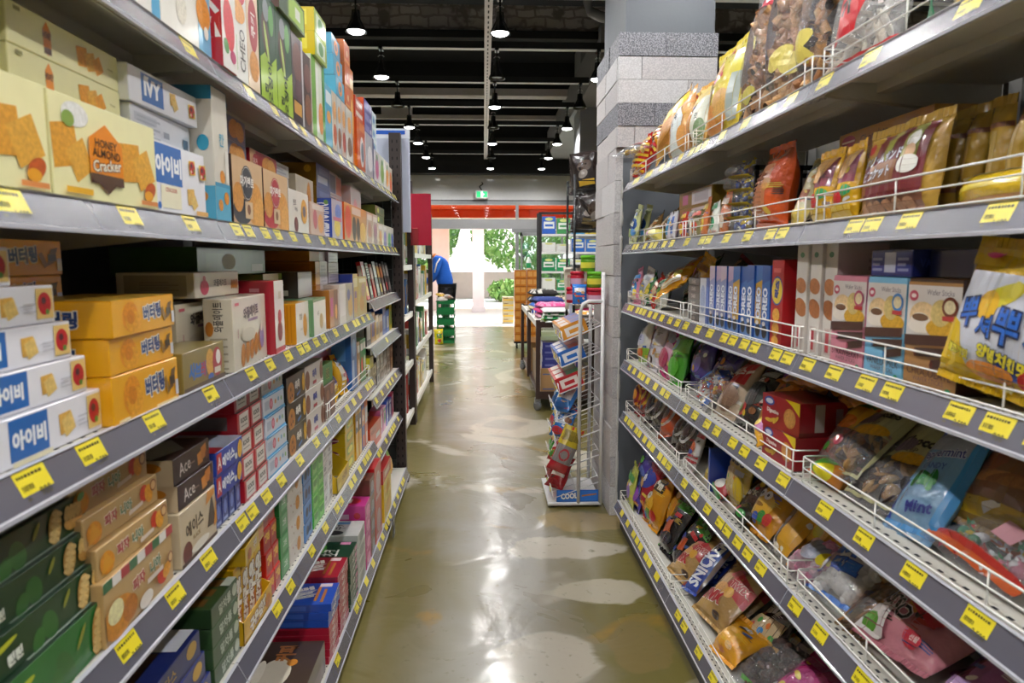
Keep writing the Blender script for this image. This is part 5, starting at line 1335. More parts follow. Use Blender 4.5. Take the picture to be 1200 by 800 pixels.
# ------------------------------------------------------------------ sweets side: bags
def SB(lv, y0, y1, h, t, xf, base, art, label, lean=-12, roll=0, yaw=0, z=0, fill=None, clear=None, name='snack_bag', cat='bag', group=None, seed=None, nu=12, nv=16, fin='film', back=(), side=1, zs=None, top=None, **kw):
    w = y1 - y0
    if side > 0 and xf < .8 and lv < 3:      # a packet that leans back stands deeper on its shelf
        f = min(1.16, (xf + .5 * t + .35 * h * math.sin(math.radians(abs(lean)))) / .735)
        y0 = min((y0 + w / 2) * (1 + (f - 1) * .8) - w / 2, 3.44 - w)
    seed = seed or int(y1 * 733 + lv * 97 + h * 1000)
    me, G = bag_mesh(w, h, t, base, art, back, seed, nu, nv, name, fin, clear, name in ('noodle_snack_bag', 'biscuit_bag', 'chocolate_bag', 'biscuit_roll') or 'peppermint' in label, **kw)
    lev = RS if side > 0 else LS
    base_z = zs if zs is not None else lev[lv]
    lim = top if top is not None else (lev[lv - 1] - .05 if lv else 9)
    vs = [v.co for v in me.vertices][:2 * (nu + 1) * (nv + 1)]
    for _ in range(14):          # lie back until it clears the shelf above
        mt = Matrix.Rotation(math.radians(lean), 3, 'X') @ Matrix.Rotation(math.radians(roll), 3, 'Y')
        q = [mt @ v for v in vs]
        z0, z1 = min(p.z for p in q), max(p.z for p in q)
        if base_z + .002 + z + z1 - z0 < lim or lean < -84: break
        lean -= 5
    if base_z + .002 + z + z1 - z0 > lim: z = max(0, lim - base_z - .002 - (z1 - z0))
    ymax = max(p.y for p in q)
    wall = (XR if side > 0 else XL) + .455
    if xf + t / 2 + ymax > wall: xf = wall - ymax - t / 2
    o = put(name, me, side, y0, xf, base_z + .002 + z - z0, (w, t, h), label, cat, group, yaw, lean, roll)
    if h >= .12:
        sm = clear or M(base, fin)
        for nm_, zz_, hh_, sgn in (('top_seal', h, .016, 1), ('bottom_seal', 0, .012, -1)):
            row = me.vertices
            j = nv if sgn > 0 else 0
            edge = [(row[j * (nu + 1) + i].co + row[(nu + 1) * (nv + 1) + j * (nu + 1) + i].co) / 2 for i in range(nu + 1)]
            b_ = MB(); pts = []
            for i in range(nu * 3 + 1):
                f_ = i / 3; k_ = min(nu - 1, int(f_)); p_ = edge[k_].lerp(edge[k_ + 1], f_ - k_)
                pts.append((p_.x, p_.y + (.0012 if i % 2 else -.0012), p_.z))
            for i in range(len(pts) - 1):
                a_, c_ = pts[i], pts[i + 1]
                up = hh_ * sgn
                b_.face([a_, c_, (c_[0], c_[1], c_[2] + up), (a_[0], a_[1], a_[2] + up)], sm)
                b_.face([(a_[0], a_[1] + .0008, a_[2] + up), (c_[0], c_[1] + .0008, c_[2] + up), (c_[0], c_[1] + .0008, c_[2]), (a_[0], a_[1] + .0008, a_[2])], sm)
            b_.build(nm_, o)
    if fill:
        pn, kind, cols, n, size = fill
        c = lumps_in(w, h, t * .92, kind, cols, n, seed, size).build(pn, o)
        c['kind'] = 'stuff'
    return o
CL = film_clear('f6f6f8', .08, .13)
CLY = film_clear('f2e8b0', .10, .15)
CLW = film_clear('ffffff', .22, .15)
def RBX(lv, y0, y1, h, d, xf, base, front, n, desc, where='', **k): return LB(lv, y0, y1, h, d, xf, base, front, n, desc, where, side=1, **k)

# ---- top shelf
SB(0, .84, 1.16, .30, .10, .725, 'ffffff', [R(0, .0, .1, 1, '1f9a6a'), R(.1, .25, .16, 1, '1f9a6a'), R(.88, 0, 1, .9, '1f9a6a'), R(0, .8, 1, 1, '1f9a6a')], 'clear bag of yellow corn puffs with green edges on the top sweets shelf', -6, -3, fill=('corn_puffs', 'ball', ['e0b73a', 'ecd27a', 'd9c27a', 'f0e2b0'], 90, .016), clear=CL, z=0)
SB(0, 1.21, 1.49, .34, .10, .74, 'ffffff', [R(0, .02, 1, .09, 'c81c28'), P([(.25, .2), (.62, .2), (.9, .62), (.5, .75)], 'cf1f2c'), P([(.42, .45), (.66, .4), (.86, .62), (.52, .72)], 'efe9e6'), T(.5, .37, .12, '기', '17130f', .3, 10, None, .08), T(.7, .58, .1, '즐', '17130f', .3, 10, None, .06), *[R(.82, .3 + .06 * i, .86, .33 + .06 * i, 'f0e4e4') for i in range(4)]], 'clear bag of white puffed rice sticks with red diamond label on top shelf', -14, -4, fill=('rice_sticks', 'stick', ['ece6dc', 'e2d8ca', 'd9cbb8'], 80, .016), clear=CLW)
BRN = ['c8935c', 'b57f4c', 'd9ab74', 'a06c40', 'cfa06a']
SB(0, 1.505, 1.615, .40, .10, .735, 'ffffff', [E(.5, .30, .42, .05, 'e2d270', 30), E(.5, .25, .45, .05, 'd9c860', -30), R(0, 0, 1, .05, 'c0485a')], 'narrow clear bag of dark brown rolls tied with a pale yellow bow', -6, 0, fill=('rolled_wafers', 'roll', BRN + ['3a2a24', '4a3a3c'], 46, .017), clear=CL)
HB = [P([(.0, .3), (.16, .3), (.2, .85), (.04, .85)], 'd8d4d2'), T(.11, .74, .09, '합', '17130f', .3, 0, None, .07), T(.11, .56, .09, '병', '17130f', .3, 0, None, .07), R(0, 0, 1, .05, 'c0485a')]
SB(0, 1.605, 1.80, .40, .12, .735, 'ffffff', HB + [E(.72, .30, .22, .06, 'e2d270', 35, 'film'), E(.9, .26, .14, .07, 'e6d880', -30, 'film')], 'big clear bag of brown rolled wafers with yellow ribbon, left of rice sticks', -4, 3, fill=('rolled_wafers', 'roll', BRN, 70, .020), clear=CL)
SB(0, 1.79, 1.97, .35, .12, .73, 'ffffff', HB + [R(.2, .9, .8, 1, 'c83a48'), E(.7, .2, .2, .05, 'd9cf6a', 30, 'film')], 'big clear bag of brown rolled wafers with small red top label', -5, 6, fill=('rolled_wafers', 'roll', BRN, 64, .020), clear=CL)
SB(0, 1.99, 2.24, .30, .10, .735, 'd9c53c', [R(0, .55, 1, 1, 'cfc23a'), P([(.25, .8), (.4, .98), (.5, .98), (.36, .78)], 'c0222a'), P([(.06, .3), (.3, .3), (.3, .62), (.1, .7)], 'e4e4dc'), T(.22, .62, .08, '참쌀', '3a3a34', .3), E(.45, .2, .4, .14, 'd0883a', 0, 'pic'), E(.7, .3, .2, .16, 'cfa052', 0, 'pic'), R(.82, .1, .97, .6, '9aa49c')], 'yellow rice cracker bag with red streak standing tall on the top shelf', -9, -6)
SB(0, 1.97, 2.13, .32, .07, .84, 'c9b02c', [R(0, .6, 1, .75, 'a8322a')], 'yellow bag peeping out behind the tall yellow rice cracker bag', -3, 8)
SB(0, 2.25, 2.46, .24, .09, .735, 'd9a452', [R(.0, .7, 1, 1, 'd9c06a'), R(.55, .0, .95, .75, 'cfd0c0'), E(.3, .35, .25, .25, 'c98a3c', 0, 'pic'), T(.7, .45, .1, '맛', '2c2a28', .3), E(.8, .2, .15, .2, '6f8a5c')], 'golden snack bag with grey green panel beside the yellow rice cracker bag', -12, -5)
SB(0, 2.47, 2.70, .25, .09, .73, 'e0b070', [R(0, .78, 1, 1, 'e08a3c'), P([(.3, 0), (.75, 0), (.85, .6), (.7, .78), (.45, .7)], 'dbe4e2'), T(.62, .62, .1, '옥', '222222', .3, -8, None, .04), T(.55, .5, .1, '수', '222222', .3, -8, None, .04), E(.2, .3, .16, .2, 'c0843a', 0, 'pic'), E(.85, .25, .14, .2, 'd0944a', 0, 'pic')], 'tan snack bag with a white speech panel in black writing on top shelf', -10, -6)
SB(0, 2.56, 2.84, .22, .08, .73, 'c89a48', [P([(0, .35), (1, .55), (1, .85), (0, .62)], 'dcbc1c'), E(.5, .25, .4, .2, 'b98036', 0, 'pic'), R(0, .85, 1, 1, 'd6c8b8')], 'tilted brown snack bag with a broad yellow band on top shelf', -20, -30, z=.02)
STR = [P([(0, i * .13), (1, i * .13 + .1), (1, i * .13 + .165), (0, i * .13 + .065)], 'e0b41c') for i in range(8)]
for i, (y, x, z, ro, ln) in enumerate(((2.86, .80, .15, 25, -40), (2.95, .76, .09, -10, -30), (3.05, .73, .05, 30, -45), (3.18, .70, .0, 10, -15))):
    SB(0, y, y + .22, .19, .09, x, 'b8221c', STR, 'red and yellow striped snack bag, %s of the striped heap by the pillar' % ('topmost', 'middle', 'second', 'lowest')[i], ln, ro, 0, z, group='red and yellow striped snack bags')
SB(0, 3.13, 3.40, .14, .07, .66, 'ffffff', [P([(.3, .3), (1, .3), (1, .9), (.3, .9)], 'c81820'), R(0, .9, 1, 1, '8a2a20')], 'clear and red bag jutting out over the rail at pillar end', -75, 0, 25, .10, fill=('crackers', 'chip', ['d9c27a', 'c9a858'], 24, .014), clear=CL)

# ---- second shelf
SB(1, .74, 1.075, .055, .13, .745, 'dcb81a', [R(0, .45, 1, .6, 'e6cf4a'), R(0, .05, 1, .2, 'c98a1c'), R(0, .9, 1, 1, 'e2d5b8')], 'flat yellow wafer pack lying along the wire guard, nearest on second shelf', -4, 0, name='snack_pack', seal=.02)
for i in range(6):
    SB(1, 1.20 - .055 * i, 1.25 - .055 * i, .17, .045, .82, 'b8953c', [R(0, .78, 1, .83, '7a4a2c'), R(0, .22, 1, .27, '7a4a2c'), R(.4, .3, .6, .75, 'cdb06a')], 'tan wrapped biscuit roll standing up, %s from the cream sandwich bag' % NTH[i], -4, 0, name='biscuit_roll', group='tan wrapped biscuit rolls', nu=6, nv=12)
SB(1, .84, 1.10, .14, .05, .90, 'b99838', [E(.2, .5, .1, .3, 'a8242c'), T(.6, .5, .4, 'ビスケット', '7a88a0', .5)], 'flat gold biscuit pack resting across the tan rolls', -80, 0, 4, .185, name='snack_pack', seal=.03)
SB(1, 1.09, 1.33, .16, .06, .735, 'b58f3a', [R(.03, .0, .88, .22, '8a5a44'), R(.35, .06, .5, .18, '3a3a44'), *[E(.14 + .12 * q, .1, .06, .07, 'b98a6a', 0, 'pic') for q in range(6)], R(.03, .24, .88, .97, '7a2c34'), R(.03, .62, .2, .97, 'c9a23a'), R(.34, .62, .46, .97, 'a8a84a'), R(.46, .5, .6, .97, '6b1f2c'), R(.62, .6, .78, .97, '9aa04a'), E(.1, .83, .05, .07, 'c4242c'), R(.2, .34, .6, .6, '8a5a34'),
    T(.36, .66, .13, 'クリームサンド', 'e6e6ee', .56, 2, '4a4a58', .03), T(.34, .48, .13, 'ビスケット', 'e6e6ee', .44, 2, '4a4a58', .03), E(.72, .8, .06, .09, 'f0eee8'), E(.72, .66, .05, .08, 'd9b088'), E(.72, .52, .1, .1, 'e6e4de'), R(.03, .2, .88, .25, '6b1220')], 'cream sandwich biscuit bag with a chef picture and maroon print, second shelf', -8, -1, name='biscuit_bag', nu=16, nv=16)
for i, (a, b) in enumerate(((1.335, 1.425), (1.43, 1.515))):
    SB(1, a, b, .15, .06, .735, 'd9a81c', [R(.1, .5, .9, .95, '8a3a4a'), E(.5, .3, .2, .1, 'c4242c'), P([(.1, .6), (.6, .55), (.9, .95), (.3, .95)], 'c99a5a'), C(.75, .38, .08, '2f9a5c'), R(.1, .05, .9, .2, 'e0c04a')], 'golden yellow wafer pack with maroon picture, %s beside the chef bag' % ('right' if i == 0 else 'second'), -10, -4, name='snack_pack', group='golden wafer packs')
SB(1, 1.53, 1.60, .17, .05, .75, 'cfc8a0', [R(.2, .3, .8, .5, 'a8603a'), R(0, .0, 1, .2, 'd9c25a')], 'pale cream wafer pack leaning back beside the golden packs', -24, -8, name='snack_pack')
for i in range(5):
    gb = [E(.86, .5, .12, .3, 'a01c2c'), T(.87, .5, .2, 'Wafer', 'f0e4d4', .2), T(.42, .5, .42, 'Chocolate', '3a2416', .36, 3, None, 0)]
    RBX(1, 1.31 if i % 2 == 0 else 1.40, 1.66 if i % 2 == 0 else 1.70, .043, .16, .86, 'c08a1c' if i < 4 else 'b07c1a', gb[1:] + [E(.12, .5, .09, .34, 'a01c2c'), R(.04, .45, .2, .55, 'e0c8b0')], 1, 'gold chocolate wafer carton, %s of the pile behind the golden packs' % ('bottom' if i == 0 else ORD[5 - i]), z=.0435 * i, group='gold chocolate wafer cartons', name='wafer_carton')
def orange_net(y0, y1, x, lab, ln):
    SB(1, y0, y1, .21, .10, x, 'd2541c', [R(.12, .12, .66, .82, 'c9855a'), *[R(.16, .2 + .06 * q, .62, .225 + .06 * q, 'a86a44') for q in range(9)], R(.1, .1, .12, .86, 'e8622a'), E(.5, .06, .4, .04, 'e06a1c')], lab, ln, 2, name='snack_bag')
orange_net(1.66, 1.845, .735, 'bright orange bag with printed tan panel, sealed top standing up, second shelf', -4)
orange_net(1.55, 1.70, .85, 'second orange bag leaning in the shade behind the first', -12)
for i in range(5):
    SB(1, 1.86, 2.03, .05, .12, .74 + .004 * i, 'ffffff', [R(.1, .0, .9, .2, 'd9c21c')], 'clear pack of blue and yellow wrapped candies, %s in their column' % ('lowest' if i == 0 else ORD[5 - i]), 0, 0, (-4, 3, -2, 4, -3)[i], .042 * i, name='candy_pack', group='column of blue and yellow candy packs', fill=('wrapped_candies', 'candy', ['2f4aa8', 'e0c41c', 'd8dce8', '4a62b8'], 30, .011), clear=CL, seal=.03)
for i, (a, b, h, c, acc) in enumerate(((2.06, 2.13, .12, 'd8742c', 'e8d8c0'), (2.14, 2.24, .11, 'dfe4de', '2f8a5c'), (2.25, 2.31, .12, 'cf7a4a', 'd9c050'), (2.32, 2.40, .095, '8a8458', 'c04a3a'), (2.41, 2.47, .1, 'b9b4a8', '4a4a48'), (2.48, 2.55, .10, 'b53a2c', 'e8c04a'))):
    SB(1, a, b, h, .03, .74, c, [E(.5, .35, .3, .2, acc, 0, 'film'), R(.1, .75, .9, .9, acc)], 'small %s packet behind the second shelf guard, near the black crate' % ('orange', 'white and green', 'coral', 'olive', 'pale grey', 'red')[i], -8, (4, -3, 2, -5, 6, -2)[i], name='snack_packet', nu=6, nv=8)
# black crate
o = thing('plastic_crate', 'black openwork plastic crate standing behind the small packets', 'crate', (.93, 2.12, RS[1] + .001))
mb = MB(); bk = M('16181c', 'plastic')
for z in (0, .09, .185):
    for a, b_ in ((-.1, -.088), (.088, .1)):
        mb.box(-.13, a, z, .13, b_, z + .014, bk)
    for a, b_ in ((-.13, -.118), (.118, .13)):
        mb.box(a, -.1, z, b_, .1, z + .014, bk)
for x in (-.13, 0, .118):
    for y in (-.1, .088): mb.box(x, y, 0, x + .012, y + .012, .199, bk)
for y in (-.05, 0, .05):
    mb.box(-.13, y, 0, -.118, y + .01, .199, bk)
mb.build('crate_body', o)
mb = MB(); mb.box(-.118, -.088, 0, .118, .088, .006, bk); mb.build('crate_floor', o)
CRT = [R(.42, .1, .98, .9, 'd0ccd4'), R(.5, .25, .9, .75, 'b4b0ba'), R(.12, .2, .3, .8, 'b5508a')]
RBX(1, 2.41, 2.80, .062, .14, .80, '8a6f24', CRT, 3, 'ochre carton with white shipping label', 'behind the small packets', name='carton')
for i, (a, w, h, c, acc) in enumerate(((2.62, .05, .085, 'cfd0d8', '4a6ab0'), (2.69, .05, .085, 'c8c4d0', '3f8ab0'))):
    SB(1, a, a + w, h + .03, .03, .74, c, [R(.2, .2, .8, .8, acc)], 'slim %s packet before the ochre cartons' % ('white and blue', 'lilac and teal')[i], -5, 0, name='snack_packet', nu=6, nv=8)
for i, (y, x, h, ro, ln, c) in enumerate(((2.78, .78, .13, 40, -30, '7a5a34'), (2.88, .76, .12, -45, -35, '8a6a40'), (2.93, .84, .15, 5, -15, '9a7a48'))):
    SB(1, y, y + .11, h, .05, x, c, [E(.5, .5, .25, .25, 'b59a68', 0, 'pic'), R(.1, .8, .9, .95, '5a4028')], 'brown kraft snack packet, %s of the three near the pillar end' % ('nearest', 'crossed', 'upright hindmost')[i], ln, ro, 0, .01, name='snack_packet', group='brown kraft packets')
SB(1, 2.86, 3.02, .20, .04, .90, 'd8b92c', [R(.2, .5, .8, .95, 'e0c84a')], 'plain yellow packet standing behind the brown kraft packets', -4, 0, name='snack_packet')
SB(1, 2.84, 3.08, .06, .09, .735, 'dcd06a', [E(.4, .5, .2, .3, 'd8a8c8'), E(.7, .5, .15, .3, 'e8e2a0')], 'pale yellow packet lying low against the guard, before kraft packets', -20, 4, name='snack_packet')
for i, (a, x) in enumerate(((3.27, .715), (3.13, .76))):
    SB(1, a, a + .13, .17, .04, x, 'bcc48a', [E(.5, .52, .4, .17, '3a62a8', 0, 'film'), T(.5, .52, .16, '나초', 'e8ecd8', .7, 0, '2c4a2c', .05), E(.4, .25, .3, .12, '7fa045'), E(.75, .3, .2, .1, '3f8ad0'), R(.1, .86, .9, .92, 'a8b074'), E(.5, .9, .12, .03, '6a7048')], 'pale green hanging packet with blue oval, %s by the pillar' % ('foremost' if i == 0 else 'hindmost'), -10, 8, name='snack_packet', group='pale green packets')

# ---- third shelf
YG = [R(.03, .1, .04, .2, 'c9ccd8'), R(.04, .1, .97, .82, 'c9ccd8'), R(0, .86, 1, 1, 'd9b51c'), P([(0, .05), (.3, .05), (.12, .4), (0, .45)], 'd9b41c'), E(.47, .66, .20, .08, 'cfc21c', 22), E(.36, .58, .10, .11, 'e0b02a'), E(.58, .72, .05, .06, 'e4d84a'), P([(.42, .28), (.95, .2), (1, .12), (.55, .08)], '2a50b0'),
      T(.2, .5, .22, '뿌', '2f6ac8', .3, 12, '14224a', .02), T(.4, .42, .16, '셔', '2f6ac8', .3, 6, '14224a', .02), T(.6, .45, .25, '뿌', '2f6ac8', .3, -4, '14224a', .02), T(.82, .40, .18, '셔', '2f6ac8', .3, -8, '14224a', .02),
      T(.6, .22, .1, '양념치킨맛', 'e6d83a', .5, -10, '14224a', .05), T(.2, .2, .07, '불고기맛', 'e6d83a', .28, -5, '3a3a1c', .04), E(.5, .12, .2, .06, 'd88a3c', 0, 'pic'), E(.85, .12, .12, .08, 'b5302c'), E(.22, .94, .07, .025, 'd8487c'), C(.93, .66, .1, 'e6ddd6'), E(.9, .75, .1, .04, 'd9822c', 20), R(.86, .8, .99, .9, 'd8dce4')]
SB(2, .825, 1.04, .195, .05, .705, 'd8b01c', YG, 'big yellow noodle snack bag with blue bubble lettering leaning over the guard', -8, 6, 4, .02, name='noodle_snack_bag', nu=18, nv=20)
SB(2, .78, 1.02, .05, .12, .725, 'c9a81c', [R(0, .2, 1, .7, 'cfc68a'), E(.4, .5, .2, .3, 'd9d4c0')], 'yellow snack bag lying flat beneath the big noodle snack bag', -10, 0, 5, 0, name='noodle_snack_bag')
def wafer(c, word, sub, c2): return [R(0, .0, 1, .97, c), R(0, .46, 1, .94, 'd9d2ce'), *[R(.06 + .0 * q, .9 - .05 * q, .5, .915 - .05 * q, 'a8a0a6') for q in range(0)], T(.62, .88, .05, sub, '6a5a6a', .5, 0, None, 0), E(.12, .84, .09, .05, 'c8506a'), E(.12, .84, .05, .02, 'f0e4e4'), E(.32, .66, .26, .13, 'd8b88a', 0, 'pic'), E(.28, .56, .25, .06, 'e6dcd0'), E(.28, .60, .2, .09, 'e4dace'), E(.28, .645, .16, .035, '6b4a34'), E(.7, .56, .3, .09, 'c99a30', 0, 'pic'), E(.66, .7, .18, .12, 'c8b070', 0, 'pic'), E(.82, .76, .14, .09, c2), E(.82, .76, .1, .06, 'd8c8a0', 0, 'pic'), R(.7, .64, .94, .68, 'b53a3a'),
    P([(.0, .47), (.0, .37), (.98, .43), (.98, .52)], '4a2c24'), P([(.22, .36), (.22, .28), (1, .33), (1, .41)], '3f241d'), P([(.54, .27), (.54, .19), (1, .25), (1, .33)], '4a2c24'), E(.235, .32, .03, .035, c2), E(.56, .23, .03, .035, c2), T(.52, .15, .075, word, '4a2c34', .84, 0, None, .0), T(.52, .08, .045, 'WAFER STICKS', '6a4c54', .6, 0, None, 0), E(.9, .03, .05, .022, '1f8a5c')]
for a, b, base, wd, c2, nm in ((1.02, 1.155, 'a87a48', 'CHOCOLATE', '6b2c1c', 'caramel brown'), (1.16, 1.28, '7ab8dc', 'VANILLA MILK', '3f7ab8', 'sky blue'), (1.285, 1.41, 'd8889c', 'STRAWBERRY', 'b5486a', 'pink')):
    RBX(2, a, b, .182, .11, .735, '3a2018' if nm[0] == 'c' else base, wafer(base, wd, 'Wafer Sticks', c2), 1, '%s wafer stick box with coffee cup picture on the third shelf' % nm, name='wafer_box', top=[R(0, 0, 1, 1, base)], near=[*bars(.1, .1, .9, .9, '4a2c22', 5)] if nm[0] == 'c' else [])
NV = [R(.03, .12, .97, .9, '222e7c'), R(.35, .15, .62, .9, 'b4b8cc'), *bars(.05, .2, .3, .8, '8a90b8', 3), *bars(.68, .2, .93, .8, '8a90b8', 3)]
RBX(2, 1.155, 1.285, .048, .13, .74, '1a2468', NV, 1, 'navy wafer stick box lying across the sky blue wafer box', z=.1835, name='wafer_box', near=[T(.5, .5, .3, 'VANILLA MILK', '3a4a9c', .8)])
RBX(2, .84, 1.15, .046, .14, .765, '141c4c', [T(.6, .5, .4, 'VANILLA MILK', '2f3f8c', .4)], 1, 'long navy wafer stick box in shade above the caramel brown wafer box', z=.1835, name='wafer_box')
alm = lambda s: [R(0, 0, 1, 1, 'd8d2cc'), E(.5, .42, .4, .12, 'a8683c', 70, 'pic'), E(.45, .62, .35, .1, 'b5764a', 80, 'pic'), R(.2, .03, .8, .26, 'c8bab4'), R(.3, .05, .6, .24, 'b5303c'), E(.5, .9, .2, .025, '3f7a4c')]
for i, a in enumerate((1.42, 1.475, 1.53)):
    RBX(2, a, a + .052, .25, .11, .735 + .006 * (2 - i), 'd4cec8', alm(i), 1, 'tall white almond stick box, %s of three between pink and red boxes' % ('nearest', 'middle', 'farthest')[i], name='biscuit_box', near=[E(.4, .5, .25, .16, 'a8683c', 60, 'pic'), E(.6, .36, .25, .12, 'b5764a', 100, 'pic'), *bars(.6, .7, .9, .9, 'b4aca8', 3), R(.1, .03, .5, .25, 'b5303c')], group='tall white almond stick boxes')
RBX(2, 1.24, 1.41, .235, .10, .86, 'c4bcb8', [*bars(.1, .7, .5, .9, 'a8a09c', 3), R(.6, .75, .9, .92, '8a8488')], 2 - 1, 'tall pale carton with barcode behind the pink wafer box', name='biscuit_box')
RBX(2, 1.64, 1.71, .215, .10, .73, 'b01c24', [E(.5, .64, .48, .17, '2a4a9c'), E(.5, .64, .44, .15, 'e0c23a'), T(.5, .66, .12, '리츠', '2a3a8c', .8, 82, None, .08), E(.5, .36, .3, .08, 'd9a040', 0, 'pic'), E(.5, .2, .3, .08, 'd9a040', 0, 'pic'), E(.5, .06, .3, .06, 'd9a040', 0, 'pic'), R(.2, .85, .8, .9, 'd05a5a')], 1, 'red cracker box with yellow oval and row of round crackers', name='cracker_box')
OR_ = lambda k: [R(0, 0, 1, 1, ('2f68b8', '8f96c8', '8f96c8', '2f68b8', 'd0a02c')[k % 5]), R(.0, .0, 1, .22, '5a86c8'), P([(0, .75), (1, .82), (1, 1), (0, 1)], ('2250a0', 'c0a8c4', 'c8b4c8', '2250a0', '3a6ab4')[k % 5]), T(.45, .50, .15, 'OREO', 'dfe4f0', .42, 90, '1c3a88', .05), E(.5, .14, .32, .09, '26242c', 0, 'pic'), E(.4, .24, .2, .03, 'e4e0dc')]
for i in range(9):
    a = 1.722 + .0525 * i
    RBX(2, a, a + .051, .196 + (.004 if i < 3 else 0), .10, .732 + .004 * (i % 2), '2a5ab0', OR_((0, 4, 3, 0, 4, 1, 2, 1, 2)[i]), 1, 'upright sandwich cookie box with white ring lettering, %s from the red cracker box' % NTH[i], name='cookie_box', near=[E(.4, .5, .3, .2, '8a5a2c', 0, 'pic'), T(.5, .55, .2, 'OREO', 'e6eaf4', .6, 90, '1c3a88', .08), E(.5, .15, .3, .12, '26242c', 0, 'pic')], group='upright sandwich cookie boxes')
RBX(2, 2.205, 2.30, .155, .09, .735, '2a56b0', [R(0, 0, .7, 1, 'c8ccd8'), E(.35, .55, .3, .3, '8a96b8', 0, 'pic'), R(.7, 0, 1, 1, '2a56b0')], 1, 'white and blue upright box between sandwich cookies and dark tablets', name='biscuit_box')
for i in range(6):
    RBX(2, 2.32, 2.45, .025, .09, .74, '3a2a28', [R(.05, .1, .95, .9, '4a3836'), T(.5, .5, .5, 'DARK', 'a89a94', .4)], 1, 'dark brown chocolate tablet box, %s of the stack behind the guard' % ('bottom' if i == 0 else ORD[6 - i]), z=.0256 * i, name='chocolate_box', group='dark chocolate tablet boxes')
for i, (y, x, w, h, c, acc, ro, ln, z, nm) in enumerate((
    (2.48, .73, .20, .16, 'd8981c', 'b5741c', -35, -35, .06, 'amber bag with brown swirl draped over the guard'),
    (2.55, .80, .17, .16, 'd9a41c', '8a5a1c', 12, -12, .05, 'golden bag standing behind the amber draped bag'),
    (2.72, .75, .15, .13, 'c9cfc4', '2f8a4c', -12, -15, 0, 'white and green sweet bag in the third shelf corner'),
    (2.86, .74, .14, .12, 'b5302c', 'e0c8a0', 18, -18, 0, 'red and white sweet bag beside the white green one'),
    (2.96, .75, .13, .12, '2f7a44', 'd8d24a', -20, -14, 0, 'deep green sweet bag on the third shelf'),
    (3.06, .74, .13, .16, 'd4d6d8', '9aa0a8', 8, -12, 0, 'silver white sweet bag second from the pillar'),
    (3.20, .73, .13, .16, 'd98aa8', '3a8ad0', -6, -8, 0, 'pink and yellow striped sweet bag next to the pillar'),
    (2.66, .92, .24, .2, '8a2c24', 'd9a03c', 15, -20, .02, 'dark red bag at the back of the third shelf'),
    (2.90, .90, .24, .19, '2f5a34', 'c0a04a', -20, -25, .02, 'dark green bag at the back of the third shelf'))):
    SB(2, y, y + w, h, .06, x, c, [E(.5, .45, .3, .22, acc, 15, 'film'), R(.08, .72, .92, .84, acc), R(.2, .1, .8, .2, 'd9cfae'), E(.7, .3, .12, .1, 'e8d24a'), E(.3, .6, .12, .1, 'b5302c')], nm, ln, ro, 0, z, name='sweet_bag')
CANDY = ['c83a4a', 'e8e0e4', 'd88aa0', '4a9a6a', 'e0c04a', 'f0eef2']
SB(3, 0.91, 1.13, 0.17, 0.08, 0.735, 'ffffff', [R(0, 0, 1, 0.08, 'd8622c'), R(0, 0.08, 1, 0.13, 'c82c24'), E(0.2, 0.72, 0.12, 0.2, 'd9a23a', 20), R(0.5, 0.3, 0.7, 0.5, 'd8a0ac')], 'clear bag of pink and white wrapped sweets, orange hem, nearest on fourth shelf', -66, 4, 0, 0, fill=('wrapped_sweets', 'candy', CANDY, 70, 0.014), clear=CL, name='candy_bag')
SB(3, 0.975, 1.165, 0.22, 0.08, 0.8, '8a6a2c', [R(0, 0.06, 1, 0.18, 'c9a41c'), R(0, 0.18, 1, 0.9, '7a4e28'), P([(0.42, 0.55), (1, 0.5), (1, 0.85), (0.5, 0.92)], 'c9bf98'), T(0.72, 0.7, 0.12, 'CANDY', '4a3a2c', 0.5, 8, None, 0), *[E(0.3 + 0.14 * q, 0.36, 0.2, 0.045, ('9a6434', 'b57a40', '8a5428')[q % 3], 12, 'pic') for q in range(4)], P([(0.1, 0.45), (0.3, 0.8), (0.5, 0.5), (0.4, 0.4)], '8a4a24'), R(0, 0.9, 1, 1, '6b5420')], 'brown cookie stick bag with cream panel behind the clear sweets bag', -42, -6, 0, 0.05, name='cookie_bag')
SB(3, 1.07, 1.27, 0.24, 0.08, 0.9, '1f4a78', [P([(0, 0), (0.12, 0), (0.2, 1), (0.05, 1)], '1c3a9c'), E(0.6, 0.4, 0.3, 0.25, '2a5a7c', 0, 'film'), R(0, 0, 1, 0.06, '3a8ac8')], 'dark teal blue bag of wrapped mints leaning at the back of fourth shelf', -28, 10, 0, 0.02, name='candy_bag', fill=('wrapped_mints', 'candy', ['2a5a8c', '7ab0d0', '1c3a6c'], 30, 0.014))
PM = [R(0, 0, 0.12, 1, '1f4ac0'), R(0.88, 0, 1, 1, '3f96d8'), R(0, 0, 1, 0.05, '3f96d8'), P([(0.12, 0.72), (0.88, 0.72), (0.88, 1), (0.12, 1)], 'a8aec0'), P([(0.12, 0.42), (0.88, 0.42), (0.88, 0.74), (0.12, 0.74)], '79a8d0'), T(0.5, 0.70, 0.12, 'Peppermint', '22308c', 0.7, 14, 'd4d8e8', 0.02), T(0.52, 0.58, 0.06, 'CANDY', '3a5aa8', 0.4, 8), *[E(0.36 + 0.06 * q, 0.42 + 0.03 * (q % 3), 0.05, 0.075, '1f7a3c', 40 * q, 'film') for q in range(6)], E(0.62, 0.42, 0.06, 0.08, '2a8a44', 30), T(0.66, 0.2, 0.1, 'Mint', '22308c', 0.4, 14, None, 0.04)]
